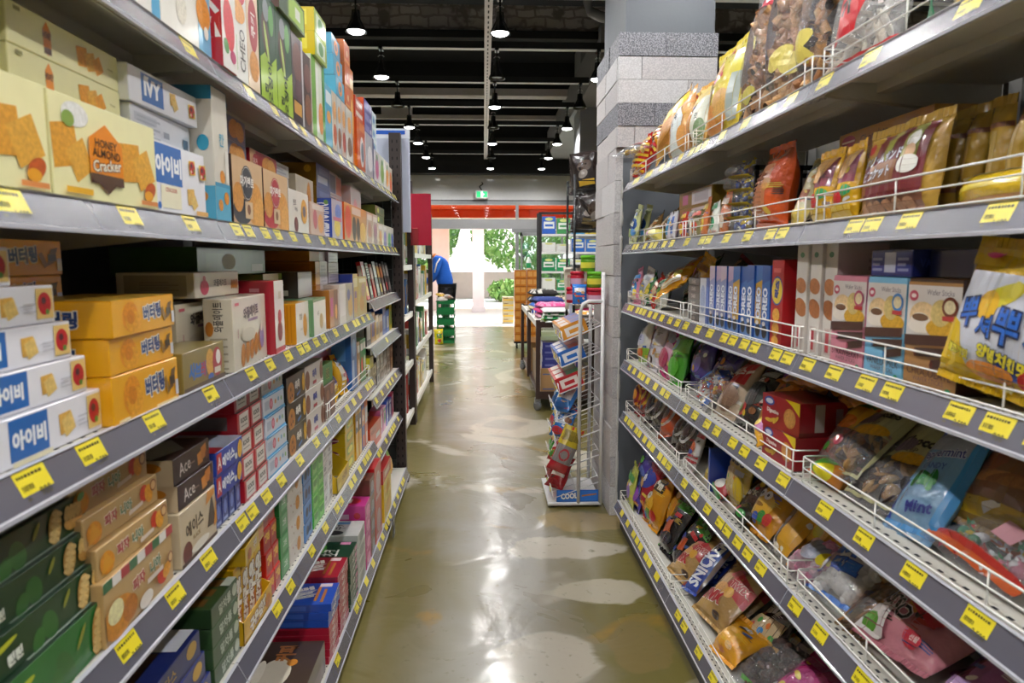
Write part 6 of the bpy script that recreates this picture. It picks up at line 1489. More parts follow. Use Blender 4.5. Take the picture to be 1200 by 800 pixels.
SB(3, 1.107, 1.243, 0.22, 0.07, 0.74, '7fa8cc', PM, 'light blue peppermint bag with green mint leaves leaning back on fourth shelf', -36, -8, 0, 0, name='candy_bag', nu=16, nv=18, fill=('wrapped_mints', 'candy', ['4a8ad0', 'a8c4e0'], 4, 0.01))
CK = ['b98c4c', 'a8783c', '2c2420', '4a3020', 'c99c5c']

def cc(word, sub):
    return [R(0, 0.46, 1, 1, 'aeab7c'), P([(0, 0.42), (0.5, 0.52), (1, 0.42)], 'aeab7c'), T(0.5, 0.62, 0.1, word, '1e1a18', 0.7, 6, None, 0.05), T(0.5, 0.52, 0.05, sub, '5a5440', 0.4, 4), E(0.35, 0.55, 0.2, 0.07, '6a5a6a', 20, 'pic'), E(0.62, 0.44, 0.3, 0.06, 'd09a1c', 10, 'pic'), R(0, 0, 0.04, 0.5, 'aeab7c'), R(0.96, 0, 1, 0.5, 'aeab7c'), R(0, 0, 1, 0.03, 'b8b488')]
for i, (y, x, ro, ln, z) in enumerate(((1.36, 0.745, -6, -50, 0.035), (1.235, 0.745, -5, -52, 0.012), (1.165, 0.79, -4, -56, 0.0))):
    SB(3, y, y + 0.15, 0.26, 0.06, x, 'ffffff', cc('Cappuccino' if i == 0 else 'Choco', 'CHIP'), 'pale olive bag of chocolate chip cookies, %s of three overlapping' % ('uppermost', 'middle', 'lowest')[i], ln, ro, 0, z, fill=('chip_cookies', 'chip', CK, 46, 0.017), clear=CL, name='cookie_bag', group='pale olive cookie bags', nu=14, nv=16)
SB(3, 1.44, 1.56, 0.23, 0.06, 0.745, 'ffffff', [R(0, 0.84, 1, 1, '3f8a24'), R(0, 0.55, 1, 0.84, 'd0a02c'), E(0.4, 0.62, 0.25, 0.09, 'd8742c', 0, 'film'), C(0.6, 0.4, 0.06, 'c0243c'), C(0.35, 0.3, 0.05, '4a9a3c'), R(0, 0, 1, 0.05, 'd8622c')], 'orange fruit candy bag with green top beside the red digestive boxes', -40, -6, 0, 0, fill=('fruit_candies', 'candy', ['d8742c', 'e0a02c', 'c85a1c'], 50, 0.013), clear=film_clear('f0c080', 0.12, 0.15), name='candy_bag')
SB(3, 1.41, 1.51, 0.05, 0.09, 0.722, 'd8862c', [R(0, 0, 0.6, 1, '4aa82c'), E(0.7, 0.5, 0.2, 0.4, 'e0d41c')], 'small green and orange candy packet against the guard', -25, 6, 0, 0, name='candy_packet')
DGS = [R(0, 0, 1, 1, 'a01c28'), P([(0.62, 1), (1, 1), (1, 0.6), (0.8, 0.86)], 'dcc01c'), E(0.2, 0.8, 0.14, 0.14, '2a4aa0'), E(0.2, 0.8, 0.1, 0.08, 'd4d8e8'), T(0.3, 0.5, 0.17, 'Digestive', 'ecdcd8', 0.54, -3, None, 0.05), C(0.76, 0.46, 0.3, 'c98a44', 'pic'), C(0.76, 0.46, 0.24, 'd09650', 'pic'), *[E(0.2 + 0.1 * q, 0.2 + 0.03 * q, 0.1, 0.06, 'c9a23a', 20 * q, 'pic') for q in range(3)]]
for i in range(2):
    RBX(3, 1.575 - 0.006 * (1 - i), 1.735, 0.082, 0.13, 0.738, '8f1722', DGS, 1, 'red digestive biscuit box with round biscuit, %s of the pair' % ('lower' if i == 0 else 'upper'), z=0.083 * i, yaw=9 if i else 4, near=[R(0.32, 0.05, 0.52, 0.95, 'b4a8a4'), R(0.75, 0.3, 0.9, 0.8, '8a7a88'), R(0, 0, 1, 0.12, '6b1018')] if i else [R(0.2, 0.1, 0.9, 0.4, 'b4a8a4')], name='biscuit_box', group='red digestive boxes')
for i, (y, x, ro, z) in enumerate(((1.5, 0.84, 12, 0.165), (1.62, 0.8, -8, 0.17))):
    SB(3, y, y + 0.2, 0.12, 0.05, x, 'c07a1c', [E(0.4, 0.5, 0.2, 0.2, 'b53a1c'), R(0.1, 0.7, 0.9, 0.8, 'd9a03a')], 'amber snack packet lying %s' % ('above and behind the upper digestive box' if i == 0 else 'crumpled over the digestive boxes'), -72, ro, 0, z, name='snack_packet')
for i in range(3):
    SB(3, 1.36 + 0.1 * i, 1.62 + 0.1 * i, 0.16, 0.04, 0.92, '8d877a', [R(0.3, 0.3, 0.7, 0.7, '9a948a')], 'grey foil pack, %s of the flat pile at the back of fourth shelf' % ('lowest', 'middle', 'top')[i], -80, 0, 5 * i, 0.11 + 0.032 * i, name='foil_pack', group='grey foil packs')
for i, (y, x, w, h, c, art, ro, ln, z, fill, nm) in enumerate(((1.76, 0.745, 0.14, 0.19, '5a2c6c', [R(0, 0.6, 1, 1, 'd0821c'), E(0.5, 0.35, 0.35, 0.2, 'b07a3a', 0, 'pic'), E(0.3, 0.5, 0.15, 0.1, 'd9b03a')], -6, -28, 0.0, None, 'purple and orange choco snack bag beside the digestive boxes'), (1.72, 0.7, 0.12, 0.08, 'd9a02c', [E(0.5, 0.5, 0.35, 0.3, 'c07ab0', 0, 'film'), E(0.3, 0.4, 0.2, 0.2, 'd8c04a')], 20, -50, 0.01, None, 'clear gold candy packet squeezed at the guard under the purple bag'), (1.90, 0.745, 0.15, 0.20, '1e1c1e', [E(0.3, 0.25, 0.2, 0.12, 'c8302c'), E(0.3, 0.25, 0.1, 0.06, '6a9a3c'), E(0.6, 0.5, 0.3, 0.2, '34383a'), R(0.1, 0.8, 0.9, 0.9, '9aa09c')], -8, -34, 0.0, None, 'black sweets bag with small red badge on fourth shelf'), (2.0, 0.83, 0.18, 0.21, '8a1c20', [E(0.5, 0.5, 0.3, 0.2, 'a83228'), R(0.1, 0.75, 0.9, 0.9, 'b9441c')], -14, -26, 0.03, None, 'dark red bag standing behind the black sweets bag'), (2.05, 0.74, 0.17, 0.21, 'b9a48c', [R(0.15, 0.5, 0.85, 0.9, 'c0242c'), T(0.5, 0.7, 0.16, '믹스', 'e8e0e0', 0.6, 10, None, 0.06), E(0.5, 0.25, 0.4, 0.2, '8a6a54', 0, 'pic'), E(0.3, 0.2, 0.12, 0.1, 'd9c8b8')], -8, -34, 0.0, ('mixed_candies', 'candy', ['8a5a3c', 'd8c8b8', 'a83a2c'], 20, 0.012), 'silver bag of brown candies with a red name patch'), (2.2, 0.72, 0.24, 0.13, 'ffffff', [E(0.15, 0.5, 0.12, 0.3, '3a6ac0'), R(0.45, 0.8, 0.75, 1, '2a4ab0')], 14, -45, 0.01, ('mixed_candies', 'candy', ['c0302c', 'e0c43a', '3a6ac0', 'e8e4e0', '9a5a3a', 'd88a2c'], 70, 0.013), 'clear bag of many coloured wrapped candies slumping over the guard'), (2.3, 0.8, 0.2, 0.17, '3a2a7c', [E(0.5, 0.4, 0.25, 0.2, '5a4aa0'), C(0.6, 0.3, 0.07, 'd9a83a'), R(0.1, 0.75, 0.9, 0.9, '2a1c5c')], 10, -22, 0.02, None, 'deep violet bag with gold dot behind the coloured candies'), (2.46, 0.79, 0.2, 0.18, '41307f', [E(0.5, 0.4, 0.25, 0.2, '6a5ab0'), C(0.5, 0.3, 0.07, 'd9a83a')], -8, -18, 0.02, None, 'deep violet bag with gold dot beside the green bag'), (2.25, 0.88, 0.34, 0.1, '4a3a90', [R(0.05, 0.2, 0.3, 0.8, '8ac0d8'), R(0.5, 0.3, 0.9, 0.6, '6a5ab0')], 0, -70, 0.17, None, 'long violet packet lying over the two violet bags'), (2.62, 0.74, 0.18, 0.2, '3f9a24', [R(0, 0.6, 1, 1, '6ab03a'), E(0.4, 0.75, 0.25, 0.12, '8ab8c8'), E(0.6, 0.3, 0.25, 0.2, '55b030'), E(0.4, 0.72, 0.1, 0.06, 'd8d24a')], -8, -16, 0, None, 'vivid green sweet bag on the fourth shelf'), (2.8, 0.745, 0.2, 0.2, 'c0407c', [P([(0.1, 0.2), (0.9, 0.3), (0.8, 0.7), (0.2, 0.8)], 'd8a8c0'), E(0.5, 0.35, 0.3, 0.2, 'b0305c'), E(0.45, 0.8, 0.3, 0.1, '8a8a90')], 10, -18, 0, None, 'magenta pink sweet bag beside the vivid green one'), (3.0, 0.745, 0.17, 0.2, 'd4d4dc', [E(0.5, 0.2, 0.16, 0.1, '4a3a34'), E(0.5, 0.2, 0.1, 0.06, 'e8e4e0'), T(0.5, 0.5, 0.12, 'MEG', '3a5a9c', 0.6, 0), R(0, 0.0, 0.2, 1, 'd87aa8')], -6, -14, 0, None, 'white and pink sweet bag with round face badge'), (3.18, 0.74, 0.17, 0.21, 'dfe2dc', [R(0, 0, 1, 0.3, '8ab83c'), E(0.5, 0.5, 0.3, 0.14, 'c8cce0'), T(0.5, 0.55, 0.12, 'ME', '3a4a8c', 0.5, 0), E(0.6, 0.2, 0.16, 0.1, 'd9702c')], -10, -12, 0, None, 'white and lime sweet bag next to the pillar, fourth shelf'), (3.0, 0.9, 0.26, 0.22, '1f6a4c', [R(0.2, 0.5, 0.8, 0.9, '2a7a5c')], 10, -18, 0.02, None, 'dark green bag at the back behind the white and pink bags'), (2.74, 0.9, 0.26, 0.22, '8a2c5c', [E(0.5, 0.5, 0.3, 0.2, 'a83a6c')], -10, -22, 0.02, None, 'wine coloured bag at the back behind the magenta bag'))):
    SB(3, y, y + w, h, 0.07, x, c, art, nm, ln, ro, 0, z, fill=fill, clear=CL if c == 'ffffff' else None, name='candy_bag')
SB(4, 1.095, 1.305, 0.21, 0.08, 0.735, 'c8808e', [P([(0, 0.68), (0.45, 0.7), (0.6, 1), (0, 1)], 'a8182c'), P([(0.45, 0.42), (0.75, 0.3), (0.95, 0.7), (0.6, 0.75)], 'b81c30'), T(0.3, 0.36, 0.16, 'ASSO', '1e1a1c', 0.55, -20, 'e8d8da', 0.03), R(0, 0, 0.35, 0.3, 'd8d0d0'), E(0.14, 0.12, 0.1, 0.08, '5a9a34'), E(0.7, 0.15, 0.1, 0.06, 'c0243c'), T(0.72, 0.16, 0.05, '선물', 'e8d8d8', 0.15)], 'pink and red assorted sweets bag with crumpled folded top on fifth shelf', -62, -8, 0, 0.02, name='candy_bag', nu=16, nv=18, lump=0.008)
SB(4, 0.94, 1.1, 0.18, 0.07, 0.76, '6a3a5c', [E(0.5, 0.5, 0.3, 0.3, '9a5a8c'), R(0.1, 0.1, 0.9, 0.3, 'b08ac0')], 'mauve sweets bag beyond the pink and red assorted bag', -55, -5, 0, 0, name='candy_bag')
SB(4, 1.115, 1.285, 0.18, 0.07, 0.88, 'ffffff', [R(0, 0.8, 1, 1, '3a5a2c')], 'clear bag of dark berries candies behind the pink assorted bag', -45, 0, 0, 0.04, fill=('berry_candies', 'candy', ['2a1c2c', '7a1c3c', '2a4a8c', 'a83a5c'], 50, 0.014), clear=CL, name='candy_bag')
SB(4, 1.28, 1.48, 0.22, 0.06, 0.86, 'c07a1c', [T(0.5, 0.66, 0.14, 'Caramel', '3a2010', 0.8, 4, None, 0.04), E(0.2, 0.88, 0.14, 0.07, 'b5302c'), R(0.05, 0.3, 0.95, 0.45, 'd0962c'), E(0.6, 0.2, 0.25, 0.12, '8a5a24', 0, 'pic')], 'orange caramel bag with dark script behind the pink assorted bag', -45, -6, 0, 0.03, name='candy_bag')
SB(4, 1.265, 1.365, 0.18, 0.06, 0.735, 'ffffff', [R(0, 0, 0.1, 0.6, 'd8862c'), R(0, 0.8, 1, 1, 'b5782c')], 'clear bag of tan nut candies between marshmallows and pink bag', -52, -4, 0, 0, fill=('nut_candies', 'stick', ['8a6034', 'a87c48', '6b4a2c'], 40, 0.012), clear=film_clear('e8d0a0', 0.1, 0.14), name='candy_bag')
WM = ['f2f0f2', 'e6e4ea', 'fbfafa']
SB(4, 1.363, 1.528, 0.23, 0.09, 0.73, 'ffffff', [T(0.42, 0.52, 0.17, '마시', '2f6ac8', 0.6, 12, '1c3a90', 0.08), T(0.62, 0.34, 0.17, '멜로', '2f6ac8', 0.6, 12, '1c3a90', 0.08), R(0, 0, 1, 0.06, '2f74d0'), P([(0, 0), (0.08, 0), (0.05, 0.35), (0, 0.4)], '2a68c8'), E(0.22, 0.26, 0.1, 0.1, '2f4ab0'), E(0.22, 0.26, 0.075, 0.075, 'dfe4ee'), E(0.2, 0.22, 0.04, 0.03, 'd9b83a')], 'clear bag of white marshmallows with blue bubble lettering', -50, -8, 0, 0, fill=('marshmallows', 'ball', WM, 90, 0.0155), clear=CLW, name='marshmallow_bag', nu=16, nv=18)
SB(4, 1.52, 1.72, 0.22, 0.06, 0.8, 'd0921c', [E(0.35, 0.55, 0.14, 0.2, 'e0a82c'), E(0.42, 0.3, 0.22, 0.2, 'e0a82c'), E(0.45, 0.26, 0.1, 0.08, 'c8b81c'), E(0.24, 0.58, 0.06, 0.04, 'c0561c'), C(0.34, 0.62, 0.02, '2a1c10'), C(0.75, 0.66, 0.18, 'c9b468'), T(0.76, 0.7, 0.09, 'Mar', '1e1a14', 0.3), T(0.8, 0.56, 0.09, 'Dor', '1e1a14', 0.3)], 'amber marshmallow bag with a yellow duckling behind the white marshmallows', -45, -6, 0, 0.02, name='marshmallow_bag')
SB(4, 1.51, 1.64, 0.12, 0.06, 0.735, 'ffffff', [E(0.5, 0.6, 0.3, 0.3, '9aa0b4', 0, 'film'), E(0.85, 0.6, 0.12, 0.2, 'd8c41c'), R(0, 0, 0.1, 1, 'd8922c')], 'clear bag of pink marshmallow shapes before the duckling bag', -56, 0, 0, 0, fill=('pink_marshmallows', 'ball', ['d898b0', 'c87a98', 'e8c0cc', 'd0a8b4'], 26, 0.02), clear=CL, name='marshmallow_bag')
SB(4, 1.645, 1.755, 0.21, 0.06, 0.745, 'ffffff', [R(0.45, 0, 1, 1, 'd8a01c'), E(0.5, 0.7, 0.2, 0.14, 'c8b81c'), E(0.2, 0.2, 0.16, 0.14, 'e6e4e8'), E(0.35, 0.4, 0.1, 0.06, 'b9b4b0')], 'clear and amber sweet bag with lemon badge beside the yellow peanut bag', -42, -6, 0, 0, fill=('white_sweets', 'ball', ['e6e2da', 'd8d0c0'], 22, 0.015), clear=CL, name='candy_bag')
MM = [P([(0.2, 0.62), (0.85, 0.62), (0.85, 0.86), (0.2, 0.86)], '1e1a14'), T(0.52, 0.74, 0.17, 'm&m', 'ece8e0', 0.6, 0, None, 0.06), E(0.42, 0.36, 0.34, 0.2, 'e0ac2c'), E(0.3, 0.5, 0.1, 0.07, 'f0ece4'), E(0.5, 0.5, 0.1, 0.07, 'f0ece4'), C(0.31, 0.5, 0.025, '1e1a14'), C(0.5, 0.5, 0.025, '1e1a14'), E(0.62, 0.2, 0.1, 0.09, '2f8a34'), E(0.78, 0.2, 0.1, 0.09, 'c8302c'), E(0.46, 0.16, 0.09, 0.07, '3a5ac0'), E(0.4, 0.34, 0.14, 0.03, '8a5a10')]
SB(4, 1.753, 1.907, 0.2, 0.08, 0.735, 'd8951c', MM, 'yellow peanut candy bag with black patch and round candies, fifth shelf', -38, -5, 0, 0, name='candy_bag', nu=14, nv=16)
SB(4, 1.71, 1.89, 0.22, 0.07, 0.86, 'c8821c', [E(0.5, 0.6, 0.3, 0.2, 'd8982c')], 'plain amber bag behind the yellow peanut candy bag', -32, 4, 0, 0.02, name='candy_bag')
SB(4, 1.905, 2.035, 0.19, 0.06, 0.76, '3a241c', [T(0.5, 0.35, 0.12, 'Dark', 'c8c0b8', 0.5, 10, None, 0.03), R(0.1, 0.7, 0.9, 0.8, '4a3026')], 'dark brown chocolate bag between golden jelly bag and peanut bag', -42, -8, 0, 0, name='candy_bag')
SB(4, 1.875, 1.965, 0.06, 0.05, 0.722, '2a2a24', [E(0.3, 0.5, 0.2, 0.2, 'c8302c'), E(0.7, 0.5, 0.2, 0.2, '3a9a44')], 'small black packet with red and green dots wedged in the guard', -40, 8, 0, 0, name='candy_packet')
HA = [R(0, 0.55, 1, 1, 'c9b25a'), T(0.5, 0.72, 0.15, 'HARIBO', '1e1a18', 0.86, -4, None, 0.06), E(0.5, 0.3, 0.45, 0.3, 'c8b488', 0, 'pic'), *[C(0.15 + 0.11 * q, 0.16 + 0.13 * (q % 3), 0.035, ('c8302c', 'd8b41c', '3a9a44', 'd8742c', 'e4e0d8', '4aa84c', 'c8302c')[q]) for q in range(7)], *[C(0.2 + 0.12 * q, 0.12 + 0.16 * ((q + 1) % 3), 0.03, ('d8b41c', '3a9a44', 'c8302c', 'e4d0a0', 'd8742c', 'd8b41c')[q]) for q in range(6)], E(0.8, 0.28, 0.14, 0.2, 'd8b92c'), R(0.66, 0.5, 0.92, 0.58, 'b9b4c0')]
SB(4, 1.985, 2.155, 0.195, 0.06, 0.765, 'c4aa4c', HA, 'tall gold jelly bag with black capitals standing on the fifth shelf', -14, -3, 0, 0, name='candy_bag', nu=14, nv=16)
SB(4, 1.965, 2.135, 0.195, 0.06, 0.86, 'a8903c', [R(0.1, 0.6, 0.9, 0.85, '8a742c')], 'second gold jelly bag close behind the tall one', -12, 4, 0, 0, name='candy_bag')
RBX(4, 2.20, 2.215, 0.15, 0.20, 0.755, '1c3f9c', [], 1, 'thin royal blue board standing edge-on beside the gold jelly bag', name='display_card')
RBX(4, 2.215, 2.5, 0.2, 0.02, 0.97, '9a968c', [R(0.1, 0.1, 0.9, 0.9, 'a8a49a')], 1, 'grey card panel at the back of the fifth shelf', name='display_card')
SB(4, 2.1, 2.22, 0.07, 0.05, 0.735, 'b5242c', [E(0.5, 0.5, 0.3, 0.3, 'e0dcd8'), R(0, 0, 1, 0.2, '3a9a4c')], 'small red and white packet lying before the gold jelly bag', -60, 10, name='candy_packet')
SB(4, 2.22, 2.34, 0.07, 0.06, 0.76, 'c8a83a', [E(0.5, 0.5, 0.3, 0.3, 'e0c85a')], 'small crinkled gold packet before the blue board', -40, -15, name='candy_packet')
SB(4, 2.4, 2.49, 0.15, 0.04, 0.745, 'd8d4d4', [R(0, 0.8, 1, 1, 'b5242c'), E(0.5, 0.5, 0.3, 0.16, 'c85a2c', 0, 'film'), R(0, 0.28, 1, 0.34, 'b5242c'), R(0, 0.16, 1, 0.22, 'b5242c'), E(0.5, 0.4, 0.2, 0.06, '2a4a9c')], 'white and red striped packet standing near the guard joint', -22, -6, name='candy_packet')
for i, (y, x, c, acc, ro, ln, nm) in enumerate(((2.5, 0.745, '2a1e1c', 'c8c4c4', -20, -34, 'black brown cookie bag with pale ring, beside the striped packet'), (2.62, 0.76, '2c2220', 'b9b4b0', -14, -30, 'black brown cookie bag with pale ring, before the orange one'), (2.76, 0.745, 'b5481c', 'c8b8b0', -22, -32, 'burnt orange cookie bag with silver patch'), (2.92, 0.75, '241c1c', 'd4d0d0', -18, -26, 'black cookie bag with white rings, beyond the orange bag'), (3.05, 0.75, '221a1c', 'c8c4c4', -14, -22, 'black cookie bag with white rings, second toward the pillar'), (3.18, 0.75, '8a1c1c', 'd9b03a', -18, -26, 'dark red bag with yellow flecks near the pillar'), (3.28, 0.74, '7a1820', 'd8942c', -6, -14, 'dark red bag with yellow flecks touching the pillar end'))):
    SB(4, y, y + 0.16, 0.19, 0.07, x, c, [('c', 0.5, 0.45, 0.3, acc, 'film'), ('c', 0.5, 0.45, 0.24, c, 'film'), ('c', 0.5, 0.45, 0.14, '4a3028' if i < 5 else acc, 'pic'), R(0.1, 0.78, 0.9, 0.9, acc if i in (2, 5, 6) else '3a2c28'), T(0.5, 0.84, 0.08, 'COOKIE', 'd8d0c8', 0.6)], nm, ln, ro, 0, 0.005, name='cookie_bag')
for i, (y, c) in enumerate(((2.7, '6a3a1c'), (2.95, '2a2020'))):
    SB(4, y, y + 0.24, 0.22, 0.07, 0.9, c, [R(0.2, 0.5, 0.8, 0.8, '8a5a2c')], '%s bag at the back of the fifth shelf' % ('dark amber', 'soot black')[i], -16, 6, 0, 0.0, name='cookie_bag')
SB(5, 1.56, 1.78, 0.22, 0.09, 0.735, 'a8246c', [E(0.5, 0.5, 0.4, 0.3, 'c04a8c', 20, 'film'), R(0, 0, 1, 0.08, 'd88ab4'), R(0.1, 0.8, 0.9, 0.9, '8a1c5c')], 'hot pink bag on the bottom shelf, nearest the camera', -52, -6, 0, 0.01, name='candy_bag', lump=0.008)
SB(5, 1.66, 1.84, 0.2, 0.07, 0.86, '1f7a34', [E(0.5, 0.5, 0.3, 0.2, '3a9a4c')], 'green bag behind the hot pink one on the bottom shelf', -40, 0, 0, 0.02, name='candy_bag')
SB(5, 1.75, 1.93, 0.19, 0.07, 0.73, 'ffffff', [R(0.3, 0.04, 0.9, 0.1, '4a9a34'), R(0, 0.9, 1, 1, '1e1a1c'), R(0, 0.1, 0.08, 0.9, '3a3436')], 'clear bag of dark chocolates with green strip, bottom shelf', -55, -10, 0, 0.0, fill=('chocolates', 'ball', ['2a1c18', '3a2420', '1c1412', '4a2c24'], 50, 0.016), clear=CL, name='candy_bag')
SB(5, 1.905, 2.095, 0.22, 0.08, 0.8, '3a241c', [T(0.35, 0.7, 0.2, 'm', 'e4dcd4', 0.3, 20, None, 0.08), T(0.75, 0.8, 0.2, 'm', 'e4dcd4', 0.3, 20, None, 0.08), T(0.12, 0.62, 0.13, '8', 'e4dcd4', 0.2, 20, None, 0.06), P([(0.1, 0.1), (0.9, 0.2), (0.95, 0.6), (0.15, 0.5)], 'c8b088'), *[C(0.22 + 0.09 * q, 0.2 + 0.12 * (q % 3), 0.05, ('3a8ad0', 'c8302c', '4aa84c', 'd8b41c', '3a8ad0', 'd8742c', 'd8b41c', '4aa84c')[q]) for q in range(8)], R(0.6, 0.1, 1, 0.3, 'd0921c')], 'brown candy bag showing many coloured round candies on bottom shelf', -45, -8, 0, 0.01, name='candy_bag', nu=14, nv=16)
SB(5, 1.905, 2.075, 0.13, 0.08, 0.705, 'd8981c', [E(0.5, 0.5, 0.3, 0.2, 'e0a83a', 0, 'film'), T(0.6, 0.85, 0.1, 'm&m', 'ece8e0', 0.4)], 'plain yellow bag slumped under the gold caramel bar bag', -55, -10, 0, 0, name='candy_bag', lump=0.006)
TW = lambda: [P([(0.45, 0.55), (1, 0.42), (1, 0.74), (0.5, 0.9)], 'b5242c'), R(0.0, 0, 1, 0.04, '8a6a34'), E(0.3, 0.66, 0.25, 0.12, 'd8b48a', 20, 'film'), E(0.42, 0.5, 0.2, 0.1, 'd9a05a', 0, 'pic'), T(0.34, 0.32, 0.2, 'TWIX', 'b5202c', 0.62, 6, 'e8dccc', 0.09), T(0.76, 0.66, 0.12, 'TWIX', 'b5202c', 0.4, 2, 'e8dccc', 0.06), E(0.66, 0.5, 0.1, 0.09, 'e0a83a'), E(0.7, 0.12, 0.12, 0.05, '3a2a24'), P([(0.35, 0.75), (0.6, 0.72), (0.55, 0.9), (0.4, 0.92)], 'd86a6a')]
SB(5, 2.055, 2.285, 0.22, 0.07, 0.725, 'b08c54', TW(), 'gold caramel bar bag with red lettering, nearer of the two', -46, -8, 0, 0.03, name='chocolate_bag', nu=16, nv=16, lump=0.004)
SB(5, 2.405, 2.635, 0.2, 0.07, 0.725, 'b8945c', TW(), 'gold caramel bar bag with red lettering, farther of the two', -45, -8, 0, 0.01, name='chocolate_bag', nu=16, nv=16, lump=0.004)
SB(5, 2.31, 2.43, 0.26, 0.05, 0.735, '1f3f9c', [T(0.5, 0.5, 0.3, 'SNICKERS', 'e4e8f2', 0.86, 90, None, 0.04), R(0, 0, 0.1, 1, '8a2c24'), R(0.9, 0, 1, 1, '4a2c24')], 'royal blue chocolate bar bag lying between the gold bags', -46, -14, 0, 0.03, name='chocolate_bag', nu=8, nv=16)
for i, (y, x, ro, z, ln) in enumerate(((2.55, 0.735, 10, 0, -34), (2.62, 0.82, 6, 0.02, -30), (2.70, 0.735, -8, 0, -30), (2.78, 0.83, -6, 0.02, -25))):
    SB(5, y, y + 0.17, 0.22, 0.07, x, '17161a', [R(0, 0.86, 1, 1, '3f9a2c'), R(0, 0, 0.06, 1, '4aa034'), R(0.12, 0.5, 0.4, 0.62, '2a4aa8'), R(0.12, 0.2, 0.36, 0.3, '2a4aa8'), P([(0.4, 0.3), (0.7, 0.4), (0.6, 0.62), (0.35, 0.55)], 'c85a2c'), R(0.5, 0.7, 0.8, 0.78, 'b5242c'), E(0.7, 0.25, 0.2, 0.12, '34343c', 0, 'film')], 'black candy bag with green top, %s of four' % ('nearest the guard', 'nearer one behind', 'farther one at the guard', 'hindmost')[i], ln, ro, 0, z, name='candy_bag', group='black candy bags with green tops')
SB(5, 2.965, 3.195, 0.26, 0.1, 0.73, 'd8951c', MM, 'yellow peanut candy bag with black patch on the bottom shelf', -24, -6, 0, 0, name='candy_bag', nu=14, nv=16, lump=0.005)
SB(5, 2.87, 3.05, 0.25, 0.08, 0.8, 'b87c14', [E(0.5, 0.5, 0.3, 0.2, 'c88c1c')], 'amber bag folded behind the yellow peanut bag on the bottom shelf', -18, 6, 0, 0, name='candy_bag')
SB(5, 3.12, 3.32, 0.26, 0.09, 0.735, 'a82434', [E(0.5, 0.6, 0.4, 0.2, '3a4ab0', 20, 'film'), T(0.5, 0.6, 0.14, '츄', 'dfe4f0', 0.4, 30, None, 0.08), E(0.3, 0.3, 0.25, 0.14, '4a5ac0', 0, 'film'), R(0.1, 0.8, 0.9, 0.92, 'c03a4c')], 'red bag with blue starburst beside the yellow peanut bag, bottom shelf', -18, 6, 0, 0.03, name='candy_bag')
SB(5, 3.23, 3.43, 0.28, 0.09, 0.725, '4a3a9c', [E(0.5, 0.6, 0.35, 0.2, '6a7ac8', 10, 'film'), T(0.5, 0.62, 0.14, '츄', 'dfe4f0', 0.4, 30, None, 0.08), E(0.3, 0.85, 0.2, 0.06, '5aa83c'), E(0.6, 0.3, 0.3, 0.16, '8a4aa8', 0, 'film')], 'purple blue bag with white starburst next to the pillar', -14, 4, 0, 0, name='candy_bag')
SB(5, 3.14, 3.36, 0.26, 0.08, 0.84, 'a82c5c', [E(0.5, 0.5, 0.3, 0.2, 'c04a7c')], 'crimson pink bag behind the purple blue one, bottom shelf', -10, -6, 0, 0.04, name='candy_bag')
SB(5, 3.28, 3.42, 0.2, 0.05, 0.715, 'b9c05a', [E(0.5, 0.4, 0.3, 0.2, '8a6ab0'), R(0.1, 0.7, 0.9, 0.85, '4a8a4c')], 'lime and violet packet squeezed against the pillar end', -8, 6, name='candy_packet')
# ------------------------------------------------------------------ biscuit side: guarded shelf and the stepped far unit
for i, (y, w, h, c, art, ro, ln, nm) in enumerate((
    (2.50, .15, .13, 'c8342c', [P([(0, .3), (1, .5), (1, .8), (0, .6)], 'e0b42c'), T(.5, .5, .2, '칸쵸', '2a3a7c', .6, 8, 'e8e0d0', .05)], 8, -30, 'red and yellow snack bag behind the wire guard, nearest'),
    (2.60, .16, .12, 'd9b01c', [R(.1, .3, .9, .6, 'd8d2c8'), E(.5, .45, .2, .12, '3a3a8c'), R(0, .8, 1, 1, 'b5302c')], -10, -35, 'yellow snack bag with white band behind the wire guard'),
    (2.74, .14, .14, 'd8a81c', [R(.2, .3, .8, .75, 'ece4d0'), R(.3, .4, .7, .5, 'b5302c')], 4, -16, 'golden snack bag with cream panel behind the wire guard'),
    (2.86, .13, .12, 'c0302c', [R(.2, .2, .8, .5, 'e0c8a0')], -5, -20, 'small red snack bag at the end of the wire guard'))):
    SB(3, y, y + w, h, .06, .555, c, art, nm, ln, ro, 0, .01, side=-1, name='snack_bag')
DL = [1.752 + .041, 1.44 + .041, 1.17 + .041, .95 + .041, .70 + .041, .42 + .041, .06 + .041]
RD = random.Random(17)
def DB(lv, a, w, h, d, x, base, front, label, name='snack_box', z=0, lean=0, near=()):
    me = carton(w, d, h, base, front, near or front[:1], (), None, name)
    put(name, me, -1, a, x, DL[lv] + .0015 + z + (d / 2 * abs(math.sin(math.radians(lean)))), (w, d, h), label, 'box', None, RD.uniform(-2, 2), lean)
for i, (c, a) in enumerate((('c8242c', 'e8dcd8'), ('1a181a', 'ececec'), ('b01c24', 'e0c0b8'), ('1e1a1c', 'c8c0b8'), ('3a1a1c', 'e8a82c'), ('4a2024', 'd8742c'), ('1c1a1c', 'b0aca8'), ('2a2224', 'b9b4b0'))):
    DB(2, 3.29 + .112 * i, .085, .185 - .006 * (i % 3), .022, .555, c, [R(.1, .55, .9, .9, a), R(.2, .1, .8, .35, ('e8c02c', 'd8d4d0', 'd9302c', '8a8480')[i % 4])] + ([R(.1, .55 + .07 * q, .9, .58 + .07 * q, '1a181a') for q in range(5)] if i == 1 else []), '%s chocolate bar pack leaning on the upper stepped shelf, %s along' % (('red', 'zebra striped', 'crimson', 'black', 'brown and orange', 'maroon', 'jet black', 'charcoal')[i], NTH[i]), 'chocolate_pack', 0, -10)
